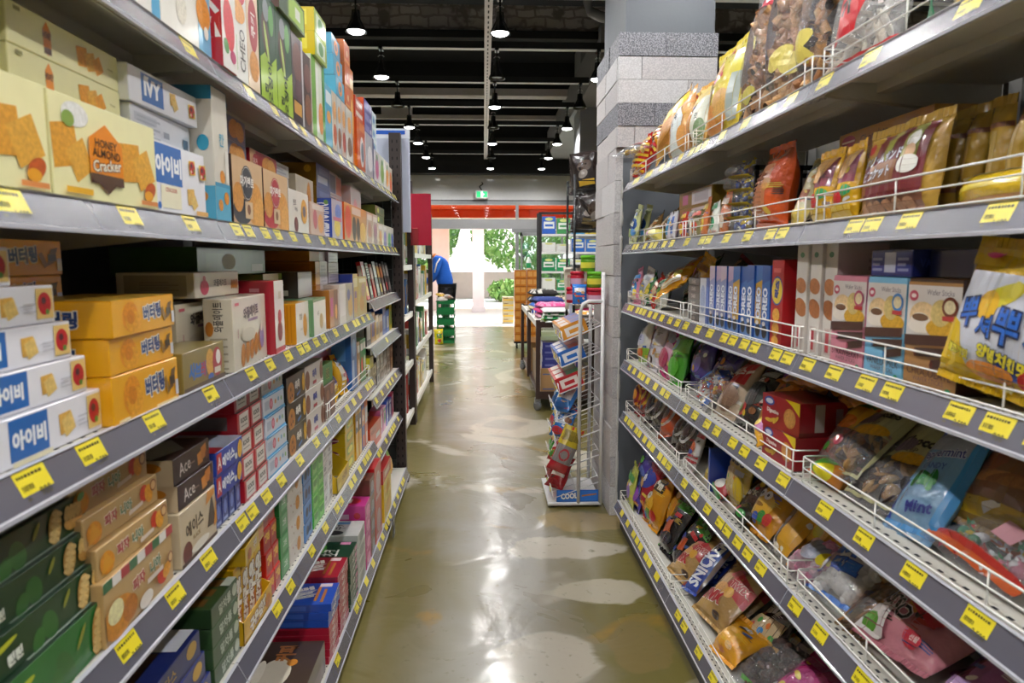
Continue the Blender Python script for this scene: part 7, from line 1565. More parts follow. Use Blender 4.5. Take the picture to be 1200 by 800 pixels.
for i, (c, a, h) in enumerate((('2a2624', 'c8c4c0', .14), ('b5802c', '3a2a8c', .15), ('c9a24a', '6a4a2c', .13), ('b9a888', '8a5a3c', .12), ('2456b0', '8ab0e0', .15), ('3a6ac0', 'd8dce8', .13), ('d8c41c', '8aa03c', .16))):
    DB(3, 3.27 + .132 * i, .115, h, .07, .56, c, [R(.15, .2, .85, .7, a)], '%s pack on the second stepped shelf, %s from the near end' % (('black', 'amber', 'tan', 'beige', 'royal blue', 'mid blue', 'lemon yellow')[i], NTH[i]), 'snack_box')
for i, (c, a, h) in enumerate((('8a7a54', 'c8b890', .07), ('8a7a54', 'c8b890', .07), ('5a5450', 'b0a8a0', .08), ('a89c90', '6a605a', .08), ('b5aca4', '7a6a4c', .09), ('7a6a5c', 'c0b4a4', .09), ('8a5a3c', 'd0a070', .1))):
    for k in range(2):
        DB(4, 3.27 + .132 * i, .12, h, .09, .56, c, [R(.12, .2, .88, .8, a), E(.5, .5, .2, .2, c)], '%s chocolate box, %s in pile %s of the middle stepped shelf' % (('olive', 'olive', 'charcoal', 'grey', 'pale grey', 'taupe', 'brown')[i], ('lower', 'upper')[k], ('one', 'two', 'three', 'four', 'five', 'six', 'seven')[i]), 'chocolate_box', k * (h + .001))
DB(4, 3.25, .10, .055, .10, .545, 'd9cc1c', [R(.1, .2, .9, .8, 'e8e04a')], 'small lemon yellow carton at the near end of middle stepped shelf', 'snack_box', .143)
DB(5, 3.29, .30, .12, .14, .555, 'd2481c', [R(.5, .3, .85, .5, 'c8c4c4'), T(.25, .75, .16, 'CHOCOLATE', '8a2414', .4)], 'orange open display carton on the lower stepped shelf', 'display_box')
for i, (c, a) in enumerate((('c86a9c', 'e8d0dc'), ('d89ab8', '4a9a5c'), ('3a5ac0', 'd8dce8'), ('2a3a8c', 'c8cce0'), ('b53a5c', 'e0c0c8'))):
    DB(5, 3.62 + .115 * i, .1, .14 - .01 * (i % 2), .06, .56, c, [E(.5, .5, .3, .25, a), R(.1, .8, .9, .92, a)], '%s sweets carton beside the orange display carton, %s one' % (('pink', 'light pink', 'blue', 'navy', 'rose')[i], NTH[i]), 'snack_box')
for i, (y, w, h, c, art, ro, ln, nm) in enumerate((
    (3.62, .22, .24, '3a7ac8', [E(.5, .5, .3, .2, 'c8dcec'), P([(.1, .1), (.9, .3), (.7, .6), (.2, .5)], '8ab8e0'), R(.2, 0, .8, .12, 'c8b03c')], 6, -18, 'blue sweets bag standing on the bottom shelf of far unit'),
    (3.86, .22, .26, 'b5345c', [E(.6, .6, .25, .16, '8ab04a'), E(.4, .35, .25, .2, 'd0a05c', 0, 'pic'), R(.1, .85, .9, .95, 'c85a80')], -8, -14, 'raspberry pink sweets bag at the far end of bottom shelf'),
    (3.80, .18, .2, '2a8a7c', [E(.5, .5, .3, .2, 'c8d8d0')], 12, -22, 'teal sweets bag squeezed between blue and raspberry bags'))):
    SB(5, y, y + w, h, .08, (.53, .53, .60)[i], c, art, nm, ln, ro, 0, .0, side=-1, zs=DL[6], top=.41, name='sweet_bag')
o = thing('shelf_strip', 'grey hanging merchandising strip at the bottom shelf edge', 'strip', (-.462, 3.36, 0))
mb = MB(); mb.box(-.002, -.03, .015, .002, .03, .115, M('5a5c62', 'plastic')); mb.build('strip', o)
mb = MB(); mb.box(-.02, -.012, .095, .0, .012, .099, M('5a5c62', 'plastic')); mb.build('hook', o)
# wire grid closing the end of the run
o = thing('end_grid', 'dark wire grid panel closing the far end of the biscuit shelves', 'grid', (-.76, 4.245, 0))
mb = MB(); gm = M('1f2a26', 'steel')
mb.box(-.21, -.002, .06, .2, .002, 1.95, M('20211f', 'matte'))
mb.build('backing', o)
mb = MB()
for i in range(9): mb.tube([(-.2 + .05 * i, -.006, .04), (-.2 + .05 * i, -.006, 1.96)], .002, gm, 5)
for i in range(20): mb.tube([(-.21, -.009, .05 + .1 * i), (.2, -.009, .05 + .1 * i)], .002, gm, 5)
mb.build('wires', o)

# ------------------------------------------------------------------ second run beyond the brown post
def far_unit(y0, y1, levels, label, seed, uname):
    loc = (-.80, (y0 + y1) / 2, 0)
    root = thing('shelving_unit', label, 'shelves', loc, 0, 'white lipped far shelving units')
    def B(mb, x0, ya, z0, x1, yb, z1, m): mb.box(x0 - loc[0], ya - loc[1], z0, x1 - loc[0], yb - loc[1], z1, m)
    mb = MB(); B(mb, -1.04, y0, 0, -1.02, y1, 1.95, M('c8c6c0', 'paint')); mb.build('back_panel', root)
    for yy in (y0 + .005, y1 - .055):
        mb = MB(); B(mb, -.64, yy, 0, -.59, yy + .05, 2.06 if y1 < 6.2 else 1.93, brown); mb.build('post', root)
    for z in levels:
        mb = MB(); B(mb, -1.02, y0 + .06, z - .02, -.62, y1 - .06, z, M('deddd8', 'paint')); sh = mb.build('shelf', root)
        mb = MB(); B(mb, -.62, y0 + .06, z - .03, -.60, y1 - .06, z + .012, M('eeeeea', 'plastic')); mb.build('shelf_lip', sh)
    r = random.Random(seed)
    pal = [('e6e4de', 'white'), ('e0dcd0', 'cream'), ('c8a42c', 'amber'), ('b53a34', 'red'), ('e8e6e2', 'pale'), ('8a6a44', 'brown'), ('d8d4dc', 'lilac grey'), ('3a6aa8', 'blue'), ('d9b83a', 'yellow'), ('4a8a5c', 'green')]
    names = {0: 'bottom', 1: 'third', 2: 'second', 3: 'upper', 4: 'top'}
    for li, z in enumerate(levels):
        y = y0 + .08; k = 0
        while y < y1 - .22:
            w = r.uniform(.10, .17)
            hx, cn = pal[r.randrange(10)]
            a = pal[(r.randrange(9) + 1)][0]
            h = r.uniform(.2, .34) if li < 4 else r.uniform(.12, .2)
            d = r.uniform(.07, .12)
            me = carton(w, d, h, hx, [R(.1, .55, .9, .85, a), E(.5, .3, .3, .15, pal[r.randrange(10)][0]), R(.15, .9, .85, .95, '5a5a5c')], [R(.1, .2, .9, .8, a)], (), None, 'household_pack')
            put('household_pack', me, -1, y, .63 + r.uniform(0, .02), z + .001, (w, d, h), '%s household pack, %s from the near post on %s shelf of %s' % (cn, NTH[k], names[li], uname), 'pack', None, r.uniform(-3, 3))
            y += w + .012; k += 1
            if k > 11: break
far_unit(4.75, 5.85, [.14, .56, .97, 1.36, 1.72], 'white shelving unit with brown posts just beyond the pale display board', 3, 'white unit')
far_unit(5.87, 7.95, [.14, .60, 1.04, 1.46], 'long low white shelving unit with brown posts, beyond the red sign', 8, 'long unit')
o = thing('aisle_sign', 'plain dark red sign board projecting over the aisle from a brown post', 'sign', (-.515, 5.72, 1.53))
mb = MB(); mb.cbox(-.085, -.006, 0, .085, .006, .42, M('a31d34', 'plastic'), .002); mb.build('board', o)
mb = MB(); mb.cbox(-.075, -.026, 0, -.02, -.007, .14, M('8f2a30', 'plastic'), .004); mb.build('holder', o)
mb = MB(); mb.tube([(-.09, .0, .36), (-.09, .02, .36), (-.085, .09, .36)], .006, brown); mb.tube([(-.09, .0, .06), (-.09, .02, .06), (-.085, .09, .06)], .006, brown); mb.build('bracket', o)

# green crates by the door with goods on them
gc = M('1f7a44', 'plastic')
def crate_proto():
    o = link('stacking_crate', None)
    mb = MB()
    for a, b_, c, d in ((-.15, -.142, -.2, .2), (.142, .15, -.2, .2), (-.15, .15, -.2, -.192), (-.15, .15, .192, .2)):
        mb.box(a, c, 0, b_, d, .05, gc); mb.box(a, c, .13, b_, d, .175, gc)
    for q in range(7):
        x = -.15 + q * .0485
        for y in (-.2, .192): mb.box(x, y, .05, x + .012, y + .008, .13, gc)
        y = -.2 + q * .065
        for x in (-.15, .142): mb.box(x, y, .05, x + .008, y + .012, .13, gc)
    mb.build('crate_wall', o)
    mb = MB(); mb.box(-.142, -.192, 0, .142, .192, .008, gc); mb.build('crate_floor', o)
    mb = MB(); mb.box(-.16, -.21, .165, -.15, .21, .18, gc); mb.box(.15, -.21, .165, .16, .21, .18, gc); mb.box(-.15, -.21, .165, .15, -.2, .18, gc); mb.box(-.15, .2, .165, .15, .21, .18, gc); mb.build('rim', o)
    return o
c0 = crate_proto()
for i in range(4):
    o = c0 if i == 0 else copy_tree(c0)
    o.location = (-.66, 11.9, .181 * i)
    tag(o, 'green stacking crate by the doorway, %s' % ('at the bottom on the floor' if i == 0 else ORD[4 - i] + ' of its stack'), 'crate', 'green stacking crates')
for i, (dx, dy, c) in enumerate(((-.06, -.05, 'b9b4ac'), (.06, .02, '8a7a6c'), (-.02, .1, 'c8a43c'))):
    me, _ = bag_mesh(.2, .16, .07, c, [E(.5, .5, .3, .2, 'd8d4cc')], (), 60 + i, 8, 8, 'produce_bag')
    q = link('produce_bag', me); q.location = (-.66 + dx, 11.85 + dy, .735 + .03 * i); q.rotation_euler = (math.radians(-75), 0, i * .5)
    tag(q, '%s bag lying on the top green crate by the doorway' % ('grey', 'brown', 'yellow')[i], 'bag')
me, _ = bag_mesh(.16, .26, .07, 'd8cc1c', [R(.2, .4, .8, .7, '4a8a3c'), E(.5, .25, .2, .1, 'c8342c')], (), 77, 8, 10, 'produce_bag')
q = link('produce_bag', me); q.location = (-.76, 11.5, .003); q.rotation_euler = (-.1, 0, .5); tag(q, 'lime yellow bag standing on the floor before the green crates', 'bag')

# person in a blue jacket by the door, bending away behind the shelves
def skin_tube(verts, edges, radii, name, mat, parent, sub=2, loc=(0, 0, 0)):
    me = bpy.data.meshes.new(name)
    me.from_pydata(verts, edges, [])
    o = link(name, me, parent, loc)
    m = o.modifiers.new('skin', 'SKIN'); m.use_smooth_shade = True
    for i, r in enumerate(radii):
        sv = me.skin_vertices[0].data[i]
        sv.radius = r if isinstance(r, tuple) else (r, r)
    me.skin_vertices[0].data[0].use_root = True
    s_ = o.modifiers.new('sub', 'SUBSURF'); s_.levels = sub; s_.render_levels = sub
    me.materials.append(mat)
    return o
px, py = -.70, 12.45
pr = thing('person', 'person in a bright blue jacket and dark trousers bending over behind the shelves', 'person', (px, py, 0))
skin = M('c8987a', 'skin')
# body: pelvis, spine, neck, head, arms with hands, legs with feet (faces -x, bent forward)
V = [(0.02, 0, .95), (-.02, 0, 1.12), (-.08, 0, 1.30), (-.15, 0, 1.44), (-.23, 0, 1.50), (-.30, 0, 1.53),
     (-.10, -.17, 1.42), (-.18, -.20, 1.16), (-.34, -.16, 1.00), (-.41, -.14, .96), (-.10, .17, 1.42), (-.16, .21, 1.16), (-.32, .18, 1.0), (-.39, .16, .96),
     (.03, -.10, .90), (.00, -.11, .50), (.05, -.11, .09), (-.10, -.12, .04), (.03, .10, .90), (-.02, .11, .50), (.04, .11, .09), (-.11, .12, .04)]
Ed = [(0, 1), (1, 2), (2, 3), (3, 4), (4, 5), (3, 6), (6, 7), (7, 8), (8, 9), (3, 10), (10, 11), (11, 12), (12, 13), (0, 14), (14, 15), (15, 16), (16, 17), (0, 18), (18, 19), (19, 20), (20, 21)]
Rr = [(.055, .06), (.07, .08), (.09, .11), (.08, .09), .052, .05, .062, .045, .034, .03, .062, .045, .034, .03, .055, .045, .038, .036, .055, .045, .038, .036]
skin_tube(V, Ed, Rr, 'body', skin, pr)
mb = MB()
mb.blob((-.385, 0, 1.555), .105, .078, .115, skin, Euler((0, -.7, 0)).to_matrix(), 16, 12)
mb.blob((-.475, 0, 1.50), .022, .014, .02, skin, None, 8, 6)
for s_ in (-1, 1):
    mb.blob((-.375, .078 * s_, 1.55), .02, .01, .03, skin, None, 8, 6)
    mb.blob((-.468, .032 * s_, 1.535), .008, .012, .008, M('2a1c16', 'gloss'), None, 6, 5)
mb.blob((-.462, 0, 1.462), .012, .024, .006, M('9a5a50', 'skin'), None, 8, 5)
mb.build('head', pr)
mb = MB(); mb.blob((-.36, 0, 1.585), .115, .087, .105, M('1c1614', 'cloth'), Euler((0, -.9, 0)).to_matrix(), 14, 10); mb.build('hair', pr)
jk = M('1f62c8', 'cloth')
jV = [(0.03, 0, .90), (-.02, 0, 1.12), (-.08, 0, 1.30), (-.15, 0, 1.43), (-.19, 0, 1.47), (-.10, -.18, 1.42), (-.18, -.21, 1.16), (-.33, -.165, 1.01), (-.10, .18, 1.42), (-.16, .22, 1.16), (-.31, .185, 1.01)]
jE = [(0, 1), (1, 2), (2, 3), (3, 4), (3, 5), (5, 6), (6, 7), (3, 8), (8, 9), (9, 10)]
skin_tube(jV, jE, [(.155, .175), (.14, .16), (.15, .175), (.11, .13), .075, .085, .068, .055, .085, .068, .055], 'jacket', jk, pr)
mb = MB()
mb.tube([(-.07, -.265, 1.45), (-.13, -.285, 1.36), (-.17, -.283, 1.2)], .013, M('e8e6e4', 'cloth'), 6)
mb.build('sleeve_stripe', pr)
mb = MB(); mb.tube([(-.2 + .055 * math.cos(k * .7) * .6, .085 * math.sin(k * .7), 1.49 + .03 * math.cos(k * .7)) for k in range(9)], .02, M('d8722c', 'cloth'), 6, closed=True); mb.build('collar', pr)
tV = [(0.02, 0, .95), (.03, -.10, .88), (.00, -.11, .50), (.05, -.11, .12), (.03, .10, .88), (-.02, .11, .50), (.04, .11, .12)]
skin_tube(tV, [(0, 1), (1, 2), (2, 3), (0, 4), (4, 5), (5, 6)], [(.16, .18), .115, .08, .062, .102, .075, .062], 'trousers', M('23242c', 'cloth'), pr)
for s_ in (-1, 1):
    mb = MB(); mb.blob((-.03, .115 * s_, .048), .14, .05, .046, M('2c2c30', 'plastic'), None, 12, 8); mb.build('shoe', pr)
for s_, hx, hz in ((-.14, -.41, .96), (.16, -.39, .96)):
    for k, (ln_, sp) in enumerate(((.070, -.026), (.080, -.009), (.076, .009), (.060, .025))):
        mb = MB(); mb.tube([(hx, s_ + sp, hz), (hx - ln_ * .6, s_ + sp * 1.1, hz - .02), (hx - ln_ * .8, s_ + sp, hz - .055)], [.009, .008, .006], skin, 6); mb.build('finger', pr)
    mb = MB(); mb.tube([(hx + .02, s_ - .03, hz), (hx - .02, s_ - .052, hz - .015), (hx - .04, s_ - .048, hz - .03)], [.011, .010, .007], skin, 6); mb.build('thumb', pr)

# ------------------------------------------------------------------ gum rack beside the pillar
wm = M('e4e4e6', 'gloss')
gx, gy = .53, 3.98
gr = thing('gum_rack', 'white wire rack of gum and mints standing beside the tiled pillar', 'rack', (gx, gy, 0))
def gp(x, y, z): return (x - gx, y - gy, z)
GY0, GY1 = 3.76, 4.20
for k, y in enumerate((GY0, GY1)):
    mb = MB()
    mb.tube([gp(.535, y, .02), gp(.535, y, 1.12), gp(.55, y, 1.165), gp(.58, y, 1.18), gp(.66, y, 1.18)], .011, wm, 8)
    mb.tube([gp(.66, y, .02), gp(.66, y, 1.34)], .011, wm, 8)
    mb.tube([gp(.36, y, .02), gp(.66, y, .02)], .011, wm, 8)
    mb.build('side_frame', gr)
TZ = [1.00, .855, .705, .555, .405, .26, .10]
for i, z in enumerate(TZ):
    mb = MB()
    x0 = .44 - .008 * i
    for q in range(5):
        y = GY0 + (GY1 - GY0) * q / 4
        mb.tube([gp(x0 - .012, y, z + .012), gp(x0, y, z - .045), gp(.66, y, z + .05)], .0025 if 0 < q < 4 else .004, wm, 5)
    for fx in (0, .5, 1):
        x = x0 + (.66 - x0) * fx; zz = z - .045 + .095 * fx
        mb.tube([gp(x, GY0, zz), gp(x, GY1, zz)], .003, wm, 5)
    mb.tube([gp(x0 - .012, GY0, z + .012), gp(x0 - .012, GY1, z + .012)], .003, wm, 5)
    t_ = mb.build('wire_shelf', gr)
    for q in range(2):
        mb = MB(); mb.box(-.002, -.02, -.012, .002, .02, .012, tag_m); e = mb.build('price_tag', t_, gp(x0 - .012, GY0 + .08 + .2 * q, z - .015))
mb = MB()
for q in range(9): mb.tube([gp(.50 + .02 * q, GY0, 1.16), gp(.50 + .02 * q, GY1, 1.16)], .0022, wm, 5)
mb.build('top_deck', gr)
mb = MB(); mb.box(.36 - gx, GY0 - gy, .012, .67 - gx, GY1 - gy, .03, wm); mb.build('base_tray', gr)
mb = MB()
for x in (.39, .64):
    for y in (GY0 + .03, GY1 - .03): mb.lathe([(0, 0), (.018, 0), (.018, .012), (0, .012)], lamp_black, 10, gp(x, y, 0))
mb.build('feet', gr)
PK = [('d8922c', 'e8e4e0', '5a6ab0'), ('2468c0', 'e8ecf2', 'c0304a'), ('c02430', 'ece0dc', '4a9a3c'), ('2a78c8', 'e0e8f0', '1f5a9c'), ('2a78c8', 'dfe8f0', 'b5303c'), ('b8242e', 'e0d0cc', '3f9a34'), ('a81c28', 'e8dcd8', '8a1420')]
PN = ['amber and grey', 'bright blue', 'red and white', 'sky blue', 'deep sky blue', 'scarlet', 'dark red']
for i, z in enumerate(TZ):
    for q in range(3):
        b_, a, c = PK[i]
        if q == 1 and i in (3, 5): b_ = c
        y0 = GY0 + .02 + .14 * q
        x0 = .45 - .012 * i
        if i < 3:
            me = carton(.13, .15, .085, b_, [R(.1, .2, .6, .8, a), R(.65, .1, .95, .9, c)], [R(.15, .2, .85, .8, a), R(.3, .35, .7, .6, b_)], [R(0, .5, 1, 1, c), R(.1, .1, .9, .4, a)], None, 'gum_box')
            o = put('gum_box', me, -1, y0, -(x0 + .105), z + .002, (.13, .15, .085), '%s gum box on the %s gum rack tier, %s from front' % (PN[i], NTH[i], NTH[q]), 'box', 'gum boxes on the wire rack', 180 - 180)
            o.rotation_mode = 'XYZ'; o.rotation_euler = (math.radians(22), 0, -math.pi / 2)
            o.location = (x0 + .07, y0 + .065, z - .02)
        else:
            me, _ = bag_mesh(.135, .20, .085, b_, [R(.1, .35, .9, .75, a), T(.5, .55, .2, ('쿨', '껌', '쿨', '자일')[i - 3], b_, .6, 0, None, .06), E(.5, .15, .3, .1, c), R(0, .85, 1, .9, c)], [R(.1, .3, .9, .7, a)], 200 + i * 3 + q, 8, 10, 'gum_pouch')
            o = link('gum_pouch', me); o.rotation_euler = (math.radians(-38), 0, -math.pi / 2 + (.75, .4, .15)[q] + JR.uniform(-.1, .1))
            o.location = (x0 + .02, y0 + .065, z - .012)
            tag(o, '%s gum pouch on the %s gum rack tier, %s from front' % (PN[i], NTH[i], NTH[q]), 'pouch', 'gum pouches on the wire rack')
gme = carton(.36, .02, .075, '1f62c0', [R(0, .1, 1, .9, '2a78d8'), T(.3, .5, .55, 'COOL', 'eef2f8', .5, 4, '14306c', .08), R(.62, .4, .9, .55, 'c07a3c')], [R(.05, .1, .95, .9, '2a78d8'), T(.5, .5, .5, 'COOL', 'eef2f8', .9)], (), None, 'blue_sign')
def face_card(nm, w, h, base, art, loc, rz, label):
    me = carton(w, .004, h, base, art, (), (), None, nm); o = link(nm, me); o.location = loc; o.rotation_euler = (0, 0, rz); tag(o, label, 'card'); return o
face_card('display_card', .24, .07, '1f62c0', [R(.02, .08, .98, .92, '2a78d8'), T(.3, .5, .5, 'COOL', 'eef2f8', .4, 4, '14306c', .06), P([(.6, .45), (.95, .6), (.95, .72), (.6, .57)], 'c07a3c')], (.53, GY0 + .0, .032), 0, 'blue card with white lettering at the foot of the gum rack')
me, _ = bag_mesh(.12, .27, .05, 'b02430', [R(0, .58, 1, 1, 'c8b02c'), R(.05, .2, .95, .58, '8a8484'), E(.5, .38, .25, .13, 'b02430'), E(.5, .38, .18, .09, '8a8484'), R(.1, .7, .9, .9, '8a7a2c')], (), 333, 8, 12, 'snack_bag')
o = link('snack_bag', me); o.location = (.405, GY0 - .02, .22); o.rotation_mode = 'YXZ'; o.rotation_euler = (math.radians(-8), math.radians(24), math.radians(0)); tag(o, 'red, grey and yellow bag hanging slanted off the side of the gum rack', 'bag')
def tub_proto(c, lid, w):
    o = link('gum_tub', None)
    mb = MB(); mb.lathe([(0, 0), (.036, 0), (.040, .006), (.041, .06), (.038, .072), (0, .072)], M(c, 'plastic'), 18)
    mb.lathe([(.0412, .018), (.0414, .05)], M(w, 'plastic'), 18); mb.build('jar', o)
    mb = MB(); mb.lathe([(0, .090), (.036, .090), (.041, .087), (.042, .072), (0, .072)], M(lid, 'plastic'), 18); mb.build('lid', o)
    return o
tubs = {'red': tub_proto('b01c34', 'c02438', 'c8a0b8'), 'lime green': tub_proto('5a9a1c', '6ac02c', 'd8d84a')}
used_t = set()
for col, x, y, z, lab in (('red', .62, 3.80, 1.163, 'red lidded gum tub on the rack top, right beside the blue pouch'), ('red', .515, 3.92, 1.163, 'red lidded gum tub low on the rack top, behind the blue pouch'), ('red', .60, 3.98, 1.163, 'red lidded gum tub low on the rack top, second row'),
                         ('red', .535, 3.90, 1.2535, 'red lidded gum tub in the middle layer on the rack top'), ('lime green', .622, 3.84, 1.2535, 'lime green gum tub in the middle layer on the rack top'), ('lime green', .59, 3.875, 1.344, 'lime green gum tub topmost on the rack')):
    o = tubs[col] if col not in used_t else copy_tree(tubs[col]); used_t.add(col)
    o.location = (x, y, z); tag(o, lab, 'tub', '%s gum tubs' % col)
me, _ = bag_mesh(.085, .11, .04, '2474d0', [R(.15, .6, .85, .8, 'e8ecf4'), R(.2, .35, .8, .42, 'd9562c')], (), 91, 8, 8, 'gum_pouch')
o = link('gum_pouch', me); o.location = (.535, 3.80, 1.163); o.rotation_euler = (math.radians(-6), 0, 0); tag(o, 'blue gum pouch on top of the rack at the front', 'pouch')

# ------------------------------------------------------------------ wheeled table of folded clothes
cx, cy = .86, 7.6
ct = thing('table_trolley', 'brown framed wheeled trolley table heaped with folded clothes', 'trolley', (cx, cy, 0))
tb = M('3a2723', 'steel')
X0, X1, Y0_, Y1_ = .50, 1.22, 6.28, 8.8
def cpt(x, y, z): return (x - cx, y - cy, z)
for x in (X0, X1):
    for y in (Y0_, (Y0_ + Y1_) / 2, Y1_):
        mb = MB(); mb.box(x - .02 - cx, y - .02 - cy, .12, x + .02 - cx, y + .02 - cy, .86, tb); mb.build('post', ct)
mb = MB(); mb.box(X0 - cx, Y0_ - cy, .80, X1 - cx, Y1_ - cy, .83, M('d0cac2', 'paint')); mb.build('table_top', ct)
mb = MB()
for y in (Y0_ - .01, Y1_): mb.box(X0 - cx, y - cy, .79, X1 - cx, y + .02 - cy, .845, tb)
for x in (X0 - .015, X1): mb.box(x - cx, Y0_ - cy, .79, x + .015 - cx, Y1_ - cy, .845, M('dcdad6', 'paint'))
mb.build('top_edge', ct)
mb = MB(); mb.box(X0 - cx, Y0_ - cy, .13, X1 - cx, Y1_ - cy, .16, tb); mb.box(X0 - cx, Y0_ - .012 - cy, .12, X1 - cx, Y0_ - cy, .19, tb); mb.build('lower_deck', ct)
for x in (X0, X1):
    for y in (Y0_ + .03, Y1_ - .03):
        mb = MB(); mb.lathe([(0, -.02), (.04, -.02), (.048, -.012), (.048, .012), (.04, .02), (0, .02)], M('6a6c70', 'plastic'), 16)
        w = mb.build('caster', ct, cpt(x, y, .05)); w.rotation_euler = (0, math.pi / 2, .5)
        mb = MB(); mb.box(-.028, -.02, .03, .028, .03, .082, M('8a8c90', 'steel')); mb.build('caster_fork', ct, cpt(x, y, .04))
def BX(nm, x0, y0, z0, w, d, h, base, front, label, near=(), top=(), group=None, cat='box'):
    me = carton(w, d, h, base, front, near, top, None, nm); o = link(nm, me); o.location = (x0 + w / 2, y0 + d / 2, z0); tag(o, label, cat, group); return o
BX('cardboard_box', .53, 6.33, .161, .42, .34, .235, 'b0885c', [T(.62, .6, .45, '햇반', '2a4a9c', .5, 3, None, .07), R(.05, .75, .3, .8, '5a6a9c'), R(.05, .15, .3, .2, '5a6a9c'), T(.7, .2, .12, '맛있는 밥', '2a4a9c', .3)], 'brown cardboard box with blue lettering on the lower deck of the trolley', [R(.3, .0, .4, 1, 'a07a50')])
for i in range(4):
    BX('tissue_box', .545 + .004 * (i % 2), 6.36, .398 + .0605 * i, .34, .2, .06, '3a3f94', [R(.45, .12, .95, .88, 'b9a8c8'), R(.08, .3, .35, .6, '7a80c0'), R(.5, .4, .9, .5, '6a5a9c')], 'violet blue carton above the brown cardboard box, %s' % ('bottom one' if i == 0 else ORD[4 - i]), group='violet blue cartons')
BX('cardboard_box', .53, 6.9, .161, .45, .5, .30, 'b8946a', [], 'plain cardboard box deeper on the lower deck of the trolley')
BX('cardboard_box', .53, 7.66, .161, .45, .55, .33, 'a8845c', [], 'plain cardboard box at the far end of the lower deck')

def garment(w, d, h, c, seed, pattern=()):
    r = random.Random(seed)
    mb = MB(); n = 12; m = 8
    off = Vector((r.random() * 9, r.random() * 9, 0))
    top = []; bot = []
    for j in range(m + 1):
        for i in range(n + 1):
            u, v = i / n, j / m
            e = min(1, min(u, 1 - u, v, 1 - v) * 7)
            x = (u - .5) * w; y = (v - .5) * d
            k = noise.noise(Vector((x * 14, y * 14, 0)) + off)
            z = h * (.5 + .5 * e ** .5) + .012 * k * e
            top.append((x + .01 * k, y + .008 * noise.noise(Vector((y * 20, x * 20, 3)) + off), z)); bot.append((x, y, .0 + .3 * h * (1 - e)))
    mats = [M(c, 'cloth')] + [M(q, 'cloth') for q in pattern]
    vs = top + bot; o_ = len(top)
    for j in range(m):
        for i in range(n):
            a = j * (n + 1) + i
            mt = mats[0] if not pattern or r.random() < .6 else r.choice(mats[1:])
            mb.add([vs[a], vs[a + 1], vs[a + n + 2], vs[a + n + 1]], [(0, 1, 2, 3)], mt, True)
            mb.add([vs[o_ + a], vs[o_ + a + n + 1], vs[o_ + a + n + 2], vs[o_ + a + 1]], [(0, 1, 2, 3)], mats[0], True)
    per = [(i, 0) for i in range(n)] + [(n, j) for j in range(m)] + [(n - i, m) for i in range(n)] + [(0, m - j) for j in range(m)]
    for q in range(len(per)):
        a = per[q][1] * (n + 1) + per[q][0]; b_ = per[(q + 1) % len(per)]; b_ = b_[1] * (n + 1) + b_[0]
        mb.add([vs[a], vs[o_ + a], vs[o_ + b_], vs[b_]], [(0, 1, 2, 3)], mats[0], True)
    me = mb.mesh('folded_garment')
    bm = bmesh.new(); bm.from_mesh(me); bmesh.ops.remove_doubles(bm, verts=bm.verts, dist=.0004); bm.to_mesh(me); bm.free()
    return me
GAR = [(.70, 6.46, 'dfe4e6', ['9ab04a'], 'white and lime'), (.70, 6.46, '2f9a54', ['e6e8e6'], 'green striped white'), (.71, 6.47, 'e4e6e2', ['8ab83c', '3a9a54'], 'white, leaf patterned'), (.70, 6.46, 'd8dcdc', [], 'plain white'), (1.0, 6.48, 'dcd8d4', ['b5b0ac'], 'cream and grey'), (1.0, 6.48, 'c8c0bc', [], 'stone grey'), (1.0, 6.47, 'e0dad4', ['c8902c'], 'cream with ochre'),
       (.68, 6.98, 'd8a0b8', [], 'pale pink'), (.68, 6.98, 'd0387c', [], 'hot pink'), (.70, 6.97, 'e08ab0', ['d04a88'], 'rose pink'), (.98, 7.0, 'e07aa8', [], 'candy pink'), (.98, 7.0, 'd84a88', [], 'deep pink'), (.97, 6.98, 'd8d0d4', ['8a7aa0'], 'white and mauve'),
       (.68, 7.52, '2a4a9c', [], 'navy blue'), (.68, 7.52, '3f6ac0', ['b53a4a'], 'blue with red'), (.70, 7.5, '2a3a7c', [], 'dark blue'), (.98, 7.52, 'b53a54', ['2a3a7c'], 'red and navy'), (.98, 7.52, '3a4a8c', [], 'slate blue'),
       (.68, 8.1, 'd9c8a0', [], 'sand'), (.68, 8.1, '22201f', ['b9b4b0'], 'black and white dotted'), (.70, 8.08, '2a2726', ['c8c4bc'], 'black patterned'), (.98, 8.1, '7a6a5c', ['d8c8b0'], 'brown patterned'), (.98, 8.1, 'c8b49a', ['5a4a3c'], 'tan patterned'), (.80, 8.6, 'c9a868', ['3a302a'], 'ochre patterned')]
hz = {}
for i, (x, y, c, pt, cn) in enumerate(GAR):
    k = (round(x, 1), round(y, 1)); k = (x > .85, round(y * 2))
    z = hz.get(k, .832); gh = .026 if y < 6.7 else .045 if y < 7.2 else .055 if y < 7.8 else .075
    o = link('folded_garment', garment(.30, .42, gh, c, i, pt)); o.location = (x, y, z); o.rotation_euler = (0, 0, JR.uniform(-.12, .12))
    hz[k] = z + gh + .006
    tag(o, '%s folded garment heaped on the brown trolley table' % cn, 'clothing', 'folded clothes on the trolley')
